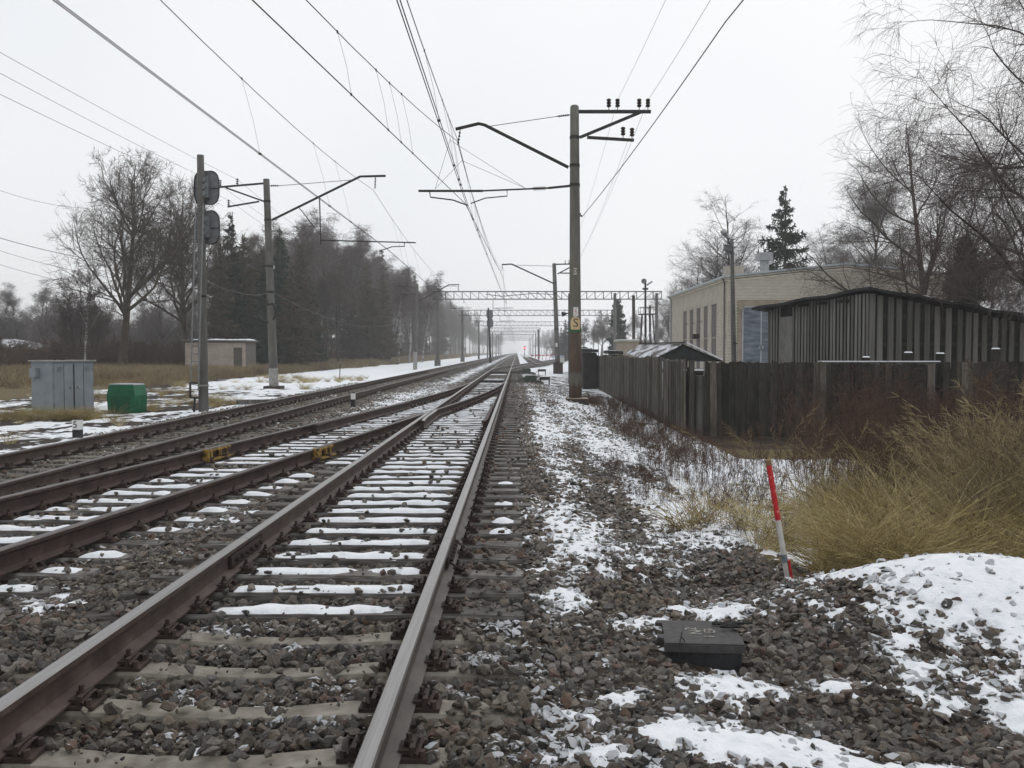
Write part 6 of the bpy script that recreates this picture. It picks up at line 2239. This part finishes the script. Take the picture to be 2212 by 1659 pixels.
# multi-stemmed birch left of the oak
for k, (u, Y, H, lean, r_) in enumerate(((181, 70, 9.6, (.02, 0), .085), (166, 70.5, 7.8, (-.14, .05), .06), (174, 71, 8.2, (-.06, -.03), .06), (192, 71, 8.0, (.12, .02), .06), (200, 70.4, 6.6, (.22, 0), .05), (158, 70.8, 6.4, (-.26, 0), .05))):
    dt = bare_tree(30 + k, H, r_, (20, 120, 600, 1800), spread=.36, a1=.42, t0=.10, tw=.010, up=.10, lean=lean)
    tree_obj('birch_tree' if k == 0 else 'willow_stem', dt, M['birch'] if k == 0 else M['bark'], M['twig_birch'], gp(u, Y),
             'slender white-stemmed birch rising from the dark thicket behind the grey cabinet' if k == 0 else 'one of the slanting dark stems of the thicket behind the grey cabinet', 'tree', None if k == 0 else 'dark stems of the thicket')

# kinds for the wood
K_bare = [bare_tree(50 + i, 18, .20, (22, 170, 900, 3200), spread=.30, a1=.55, t0=.30, tw=.016, up=.09) for i in range(4)]
K_birch = [bare_tree(60 + i, 19, .15, (26, 190, 1000, 3600), spread=.24, a1=.50, t0=.42, tw=.013, up=.06, droop=.16, twl=1.5) for i in range(4)]
F_bare = [bare_tree(150 + i, 18, .20, (26, 220, 1300, 5000), spread=.36, a1=.62, t0=.22, tw=.0075, up=.08) for i in range(2)]
F_birch = [bare_tree(160 + i, 19, .15, (30, 240, 1500, 6500), spread=.27, a1=.52, t0=.22, tw=.0075, up=.06, droop=.14, twl=1.4) for i in range(2)]
K_spr = [spruce(70 + i, 17, 2.9 + .4 * (i % 2), 170, 26, .12 if i % 2 else .06, 2.2, .066) for i in range(4)]
K_low = [bare_tree(170 + i, 10, .12, (26, 200, 1100, 3800), spread=.46, a1=.62, t0=.05, tw=.012, up=.08) for i in range(3)]
W0 = [tree_obj('forest_tree', d_, M['bark'], M['twig'], (0, 0, 0), 'bare deciduous tree standing in the wood left of the tracks', group='bare trees of the wood') for d_ in K_bare]
W1 = [tree_obj('birch_tree', d_, M['birch'], M['twig_birch'], (0, 0, 0), 'tall white-stemmed birch in the wood left of the tracks', group='birches of the wood') for d_ in K_birch]
W2 = [tree_obj('spruce_tree', d_, M['bark'], M['needle'] if i == 2 else M['needle_brown'], (0, 0, 0), 'dark spruce in the wood left of the tracks', group='spruces of the wood') for i, d_ in enumerate(K_spr)]
W3 = [tree_obj('bare_tree', d_, M['bark'], M['twig_pale'], (0, 0, 0), 'bare tree', group='trees behind the buildings on the right') for d_ in F_bare]
W4 = [tree_obj('birch_tree', d_, M['bark'], M['twig_pale'], (0, 0, 0), 'birch', group='trees behind the buildings on the right') for d_ in F_birch]
W5 = [tree_obj('low_tree', d_, M['bark'], M['twig_pale'], (0, 0, 0), 'bushy bare tree of the far left backdrop', group='bushy trees of the far left backdrop') for i, d_ in enumerate(K_low)]
first = {id(w): True for w in W0 + W1 + W2 + W3 + W4 + W5}
PROTO = {'b': W0, 'w': W1, 's': W2, 'B': W3, 'W': W4, 'l': W5}
HT = {'b': 18.0, 'w': 19.0, 's': 17.0, 'B': 18.0, 'W': 19.0, 'l': 10.0}


def plant(kind, x, Y, H, label=None, group=None, wid=1.0):
    lst = PROTO[kind]; w = lst[int(RNG.integers(0, len(lst)))]
    s_ = H / HT[kind]; loc_ = Vector((x, Y, gz1(x, Y) - .1)); rz = float(RNG.uniform(0, 6.28))
    if first[id(w)]:
        first[id(w)] = False
        w.location = loc_; w.rotation_euler = (0, 0, rz); w.scale = (s_ * wid, s_ * wid, s_)
        if label: w['label'] = label
        if group: w['group'] = group
        return w
    c = again(w, loc_, rz, (s_ * wid, s_), label, group)
    if not label:
        base = {'b': ('bare deciduous tree standing in the wood left of the tracks', 'bare trees of the wood'), 'w': ('tall white-stemmed birch in the wood left of the tracks', 'birches of the wood'), 's': ('dark spruce in the wood left of the tracks', 'spruces of the wood')}[kind]
        c['label'], c['group'] = base
    return c


# prominent ones read off the photograph: (kind, u, vtop, Y, label)
for kind, u, vt, Y, wid, lb in (('s', 500, 452, 84, 1.0, 'tall narrow spruce just right of the big signal'),
                                ('s', 478, 520, 80, 1.1, 'spruce immediately right of the signal post, lower than the tall one'),
                                ('s', 530, 500, 86, 1.25, 'broad spruce between the signal and the hoop mast'),
                                ('s', 606, 484, 92, 1.2, 'tall spruce right behind the hoop mast'),
                                ('s', 652, 522, 96, 1.3, 'pointed spruce right of the hoop mast'),
                                ('s', 570, 560, 82, 1.25, 'low brownish spruce left of the hoop mast'),
                                ('s', 630, 575, 84, 1.3, 'low brownish spruce right of the hoop mast'),
                                ('s', 675, 600, 98, 1.2, 'lowest spruce at the right end of the dark clump'),
                                ('b', 560, 470, 98, 1.2, 'bare tree top showing between the signal and the hoop mast'),
                                ('b', 640, 470, 106, 1.2, 'bare tree behind the pointed spruces right of the hoop mast'),
                                ('b', 706, 520, 104, 1.0, 'bare tree left in the gap between the two spruce clumps'),
                                ('b', 730, 530, 106, 1.0, 'bare tree right in the gap between the two spruce clumps'),
                                ('s', 795, 563, 122, 1.3, 'tallest spruce of the second clump, before the birches'),
                                ('s', 762, 610, 118, 1.1, 'smaller spruce left of the second clump'),
                                ('s', 828, 588, 126, 1.2, 'smaller spruce right of the second clump'),
                                ('w', 845, 560, 128, 1.0, 'white birch at the left end of the birch stand'),
                                ('w', 862, 575, 132, 1.1, 'white birch second from the left of the birch stand'),
                                ('w', 884, 566, 140, 1.2, 'broad birch crown above the mast in the pale stub'),
                                ('w', 912, 580, 150, 1.2, 'birch right of the mast in the pale stub')):
    p_ = gp(u, Y); zt = at(u, vt, Y).z
    plant(kind, p_.x, Y, zt - p_.z, lb, 'prominent trees along the wood edge', wid)
# the rest of the wood, thinning into the haze
Y = 88
while Y < 560:
    edge = -25.5 + 1.5 * math.sin(Y * .05)
    for row in range(3):
        x = edge - row * 5 - RNG.uniform(0, 4)
        yy = Y + RNG.uniform(-2.5, 2.5)
        if x / yy * 1987 + 1116 < 462:
            continue
        if yy < 118:
            kd = 's' if RNG.random() < .55 else 'b'
            H = RNG.uniform(10.5, 13.5)
        else:
            kd = 'w' if RNG.random() < .55 else ('b' if RNG.random() < .8 else 's')
            H = RNG.uniform(18, 23.5) * (1 + .10 * sstep(250, 450, yy)) if yy > 135 else RNG.uniform(13, 17)
        plant(kd, x, yy, H + row * .8)
    Y += 4.6 if Y < 240 else 10.5
# left background wood behind the oak
for (u, vt, Y, kd, lb) in ((8, 606, 125, 'W', 'hazy birch at the very left edge'), (44, 612, 128, 'W', 'second hazy birch from the left edge'), (80, 598, 126, 'W', 'tallest hazy birch left of the grey cabinet'),
                           (112, 640, 135, 'B', 'hazy bare tree above the left part of the grey cabinet'), (146, 650, 120, 'B', 'hazy bare tree above the grey cabinet'), (-30, 620, 130, 'B', 'hazy bare tree cut by the left edge'),
                           (215, 660, 118, 'B', 'faint bare tree just left of the oak trunk'), (236, 650, 128, 'B', 'faint bare tree behind the oak crown, left'), (300, 640, 122, 'B', 'faint bare tree behind the oak crown, right'), (335, 660, 112, 'B', 'faint bare tree between oak and hut'),
                           (352, 610, 108, 'B', 'bare tree left of the brick hut'), (425, 560, 104, 'B', 'bare tree behind the left side of the signal'), (445, 590, 98, 'B', 'bare tree right behind the signal post')):
    p_ = gp(u, Y); plant(kd, p_.x, Y, at(u, vt, Y).z - p_.z, lb, 'hazy trees far left', 1.35)
for i in range(52):
    u = -70 + i * 10.6 + RNG.uniform(-5, 5); Y = RNG.uniform(112, 165); p_ = gp(u, Y)
    plant('l', p_.x, Y, RNG.uniform(6.0, 9.5), 'bushy bare tree of the far left backdrop', 'bushy trees of the far left backdrop', 1.25)

# right side: big tree behind the shed, birch at the right edge
rt = bare_tree(91, 13.9, .24, (20, 230, 1300, 4800), spread=.62, a1=.95, t0=.14, tw=.006, up=.06)
tree_obj('bare_tree', rt, M['bark'], M['twig'], gp(2002, 45) + Vector((0, 0, -.1)), 'dark bare tree with wide low branches behind the plank shed', rz=1.3)
rb = bare_tree(95, 17.5, .17, (30, 330, 2600, 15000), spread=.50, a1=.92, t0=.12, tw=.0045, up=.0, droop=.26, twl=1.7)
tree_obj('birch_tree', rb, M['bark'], M['twig_birch'], gp(2262, 31), 'large weeping birch reaching in from the right edge', rz=.4)
for (u, vt, Y, kd, w_, lb) in ((1852, 335, 78, 'W', 1.5, 'fine-twigged grey birch left of the dark tree behind the shed'), (1925, 335, 80, 'W', 1.5, 'fine-twigged grey birch behind the dark tree'),
                               (1800, 470, 84, 'W', 1.4, 'lower grey birch between the spruce and the dark tree'), (1600, 408, 92, 'B', 1.5, 'bare tree left of the spruce behind the brick building'),
                               (1545, 500, 95, 'B', 1.5, 'bare tree rising behind the left roof edge of the brick building'), (1490, 560, 92, 'B', 1.6, 'bare tree behind the far left corner of the brick building'),
                               (1455, 590, 86, 'B', 1.3, 'low bare tree at the left end of the brick building'), (2140, 420, 70, 'W', 1.3, 'pale birch between the dark tree and the right edge'),
                               (2060, 470, 85, 'B', 1.4, 'pale bare tree just right of the dark tree'), (1990, 560, 95, 'B', 1.3, 'pale bare tree low behind the dark tree'), (1760, 540, 90, 'B', 1.4, 'low bare tree behind the right end of the brick building'),
                               (2250, 560, 75, 'B', 1.2, 'low bare tree cut by the right edge')):
    p_ = gp(u, Y); plant(kd, p_.x, Y, at(u, vt, Y).z - p_.z, lb, 'trees behind the buildings on the right', w_)
sp = spruce(101, 15.6, 4.5, 150, 34, .12, 2.3, .055, .9)
tree_obj('spruce_tree', sp, M['bark'], M['needle'], gp(1690, 75), 'tall dark spruce standing behind the roof of the brick building')
sp2 = spruce(103, 7.4, 1.45, 190, 30, .03, 2.2, .05, .7)
tree_obj('spruce_tree', sp2, M['bark'], M['needle'], gp(2082, 41), 'small dense spruce behind the right slope of the plank shed')
# misty trees right of the far tracks
for i, (u, vt, Y, kd) in enumerate(((1222, 688, 190, 's'), (1236, 694, 180, 's'), (1212, 706, 230, 's'), (1202, 716, 280, 's'), (1262, 684, 175, 'b'), (1282, 690, 170, 'b'), (1300, 682, 165, 'b'), (1318, 690, 172, 'w'),
                                   (1352, 712, 200, 'b'), (1376, 716, 190, 'b'), (1424, 690, 150, 'b'), (1440, 672, 140, 'b'), (1190, 724, 330, 'b'), (1180, 730, 400, 'b'), (1196, 722, 350, 'b'))):
    p_ = gp(u, Y); plant(kd, p_.x, Y, at(u, vt, Y).z - p_.z, 'misty tree in the background right of the far tracks', 'misty trees right of the far tracks', 1.25)
th = spruce(105, 9.2, 1.7, 150, 20, .02, 2.0, .1, .45)
tree_obj('thuja', th, M['bark'], M['needle'], gp(1334, 125), 'dark pointed evergreen left of the small pale outbuilding')
for w in W0 + W1 + W2 + W3 + W4 + W5:
    if first[id(w)]:
        plantloc = gp(700, 150); w.location = plantloc
for Y in range(240, 620, 26):
    plant('b' if Y % 3 else 'w', 24 + RNG.uniform(-4, 8), Y, RNG.uniform(11, 15), 'misty tree in the background right of the far tracks', 'misty trees right of the far tracks', 1.3)

for i in range(26):
    Y = 620 + i * 15
    plant('b' if i % 3 else 'w', -24 + RNG.uniform(-9, 9), Y, RNG.uniform(15, 20), 'misty tree closing the far end of the line on the left', 'misty trees at the far end of the line', 1.4)
    plant('b' if i % 3 else 'w', 27 + RNG.uniform(-9, 14), Y, RNG.uniform(13, 19), 'misty tree closing the far end of the line on the right', 'misty trees at the far right end of the line', 1.4)

# ---------------------------------------------------------------- grass, weeds and brush


def blades(seed, n, h, spread_, wd, lean, K=4, head=False):
    """tuft of thin three-sided blades"""
    rg = np.random.default_rng(seed)
    st_ = np.stack([rg.normal(0, spread_, n), rg.normal(0, spread_, n), np.zeros(n)], 1)
    az = rg.uniform(0, 6.28, n); le = np.abs(rg.normal(lean, lean * .6, n))
    d = np.stack([np.cos(az) * le, np.sin(az) * le, np.ones(n)], 1)
    d[:, 0] += .10
    ln = h * rg.uniform(.45, 1.15, n)
    P_ = [st_]; d = norm(d); hz = norm(np.stack([d[:, 0], d[:, 1], 0 * az], 1))
    for k in range(1, K):
        d = norm(d + hz * (.16 + .34 * (k / K)) * rg.uniform(.2, 1.6, (n, 1)) * (lean * 2.2) - np.array([0, 0, .06 * k * lean]))
        P_.append(P_[-1] + d * (ln / (K - 1))[:, None])
    P_ = np.stack(P_, 1)
    rr = np.stack([np.linspace(1, .25, K)] * n) * wd * rg.uniform(.6, 1.3, (n, 1))
    prt = [tubes(P_, rr, 3)]
    if head:
        p, d, l, r_ = spawn(P_, rr, n * 9, .78, 1.0, .55, .2, rg, lambda t, L: .035 + .03 * L)
        prt.append(tubes(walk(p, d, l, 2, .1, -.05, rg), np.stack([np.full(len(l), wd * 1.1), np.full(len(l), wd * .4)], 1), 3))
    return merge(prt)


def weed(seed, n, h, spread_, wd, side):
    rg = np.random.default_rng(seed)
    st_ = np.stack([rg.normal(0, spread_, n), rg.normal(0, spread_, n), np.zeros(n)], 1)
    d = np.stack([rg.normal(.05, .12, n), rg.normal(0, .12, n), np.ones(n)], 1)
    P_ = walk(st_, d, h * rg.uniform(.55, 1.1, n), 5, .06, 0, rg); rr = taper(np.full(n, wd), 5, .5)
    p, d, l, r_ = spawn(P_, rr, n * side, .35, 1.0, .6, .2, rg, lambda t, L: L * .25 * (1.2 - t * .5))
    P2 = walk(p, d, l, 3, .12, .05, rg); R2 = taper(np.full(len(l), wd * .6), 3, .6)
    p, d, l, r_ = spawn(P2, R2, n * side * 3, .3, 1.0, .7, .3, rg, lambda t, L: L * .4)
    P3 = walk(p, d, l, 2, .1, 0, rg); R3 = taper(np.full(len(l), wd * .75), 2, .8)
    return merge([tubes(P_, rr, 3), tubes(P2, R2, 3), tubes(P3, R3, 3)])


def variants(fn, mat, seeds, *a, **k):
    out = []
    for s_ in seeds:
        v_, f_ = fn(s_, *a, **k)
        out.append(np_mesh('piece', v_, f_, mat))
    return out


G_tuft = variants(blades, M['grass'], range(5), 70, .66, .07, .0036, .62)
G_long = variants(blades, M['grass'], range(10, 14), 26, 1.05, .06, .0030, .38, 5)
G_reed = variants(blades, M['reed'], range(20, 24), 9, 1.35, .09, .0030, .20, 6, True)
G_weed = variants(weed, M['brown_stem'], range(30, 34), 7, .62, .10, .0034, 7)
G_tallweed = variants(weed, M['brown_stem'], range(40, 43), 7, 1.3, .15, .0045, 5)
G_far = variants(blades, M['reed'], range(50, 53), 60, .75, .35, .010, .30)
G_brush = variants(weed, M['brown_stem'], range(60, 63), 14, 1.5, .5, .012, 9)


def field(name, n, xr, yr, accept, variants_, s0, s1, seed):
    rg = np.random.default_rng(seed)
    x = rg.uniform(*xr, n); y = rg.uniform(*yr, n)
    k = accept(x, y, rg); x, y = x[k], y[k]; m_ = len(x)
    z = gz(x, y) - .02
    rot = np.stack([rg.normal(0, .10, m_), rg.normal(.05, .10, m_), rg.uniform(0, 6.28, m_)], 1)
    s_ = rg.uniform(s0, s1, m_)
    scatter(name, np.stack([x, y, z], 1), rot, np.stack([s_, s_, s_ * rg.uniform(.8, 1.15, m_)], 1), variants_)


def edge_r(y):
    """left limit of the dead grass on the right"""
    return np.maximum(2.35, .318 * y) + .14 * np.sin(y * 1.7) + .10 * np.sin(y * 4.1)


def acc_grass(x, y, rg):
    front = 7.15 + .10 * np.sin(x * 3) - .35 * sstep(2.8, 5, x)
    dn = sstep(0, .5, x - edge_r(y)) * .9 + .03
    dn = dn * (y > front) * (.35 + .65 * sstep(.30, .6, vnoise(x * 1.2, y * 1.2, 9)))
    dn = dn * (1 - .85 * sstep(9.8, 12.5, y))
    return rg.random(len(x)) < dn


field('dead_grass', 5000, (1.7, 9.5), (6.6, 14.0), acc_grass, G_tuft, .55, 1.25, 1)
field('long_dead_grass', 1500, (2.3, 9.5), (7.2, 12.5), lambda x, y, rg: rg.random(len(x)) < sstep(.0, .8, x - edge_r(y)) * (.35 + .6 * sstep(4, 6, x)), G_long, .6, 1.15, 2)
field('tall_reeds', 420, (2.6, 10.5), (8.0, 12.5), lambda x, y, rg: rg.random(len(x)) < (.10 + .9 * sstep(.36, .50, x / y)), G_reed, .6, 1.15, 3)
field('brown_weeds', 3400, (1.9, 13.5), (10.5, 22.4), lambda x, y, rg: rg.random(len(x)) < (.10 + .75 * sstep(-.6, 2.0, x - .33 * y)) * (x > 2.3) * (.3 + .7 * vnoise(x * 1.1, y * 1.1, 4)), G_weed, .5, 1.1, 4)
field('tall_brown_weeds', 850, (3.4, 14.5), (11.0, 22.6), lambda x, y, rg: rg.random(len(x)) < sstep(.27, .40, x / y) * .75, G_tallweed, .65, 1.15, 5)
field('brown_weeds', 900, (2.4, 4.3), (16, 40), lambda x, y, rg: rg.random(len(x)) < .6, G_weed, .35, .7, 6)
field('sparse_weeds', 260, (1.4, 3.2), (8.5, 16), lambda x, y, rg: rg.random(len(x)) < .6, G_weed, .25, .5, 7)
field('tall_reeds', 260, (3.9, 6.8), (7.7, 10.5), lambda x, y, rg: rg.random(len(x)) < sstep(.44, .54, x / y), G_reed, .9, 1.25, 31)
# left verge
field('verge_grass', 5200, (-40, -12), (24, 100), lambda x, y, rg: rg.random(len(x)) < sstep(17.5, 21.5, -x + .02 * (y - 40)) * sstep(44, 54, y + .3 * (-x - 14)), G_far, .6, 1.1, 8)
field('verge_tufts', 900, (-24, -8.8), (13, 60), lambda x, y, rg: rg.random(len(x)) < sstep(.52, .68, vnoise(x * .6, y * .35, 12)), G_tuft, .5, 1.0, 9)
field('wood_edge_grass', 4200, (-27, -17), (95, 330), lambda x, y, rg: rg.random(len(x)) < 1, G_far, .8, 1.3, 10)
field('brush', 1500, (-75, -22), (78, 135), lambda x, y, rg: rg.random(len(x)) < sstep(24, 27, -x), G_brush, .7, 1.6, 11)
field('brush', 600, (-30, -24), (78, 300), lambda x, y, rg: rg.random(len(x)) < 1, G_brush, .6, 1.2, 12)
field('cabinet_weeds', 120, (-13.6, -11.3), (24.0, 25.0), lambda x, y, rg: rg.random(len(x)) < 1, G_tuft, .5, .9, 13)
field('brush', 260, (18, 40), (52, 90), lambda x, y, rg: rg.random(len(x)) < 1, G_brush, .8, 1.6, 14)

# ---------------------------------------------------------------- air
hz_me = MB().box((0, 730, 12.5), (3100, 1640, 33)).mesh('haze', [])
m = bpy.data.materials.new('haze_air'); m.use_nodes = True
nt = m.node_tree; nt.nodes.clear()
ou = nt.nodes.new('ShaderNodeOutputMaterial'); pv = nt.nodes.new('ShaderNodeVolumePrincipled')
pv.inputs['Color'].default_value = (.95, .955, .965, 1)
pv.inputs['Density'].default_value = .0009
pv.inputs['Anisotropy'].default_value = .2
nt.links.new(pv.outputs[0], ou.inputs['Volume'])
hz_me.materials.clear(); hz_me.materials.append(m)
haze = link(bpy.data.objects.new('haze', hz_me)); haze['kind'] = 'stuff'
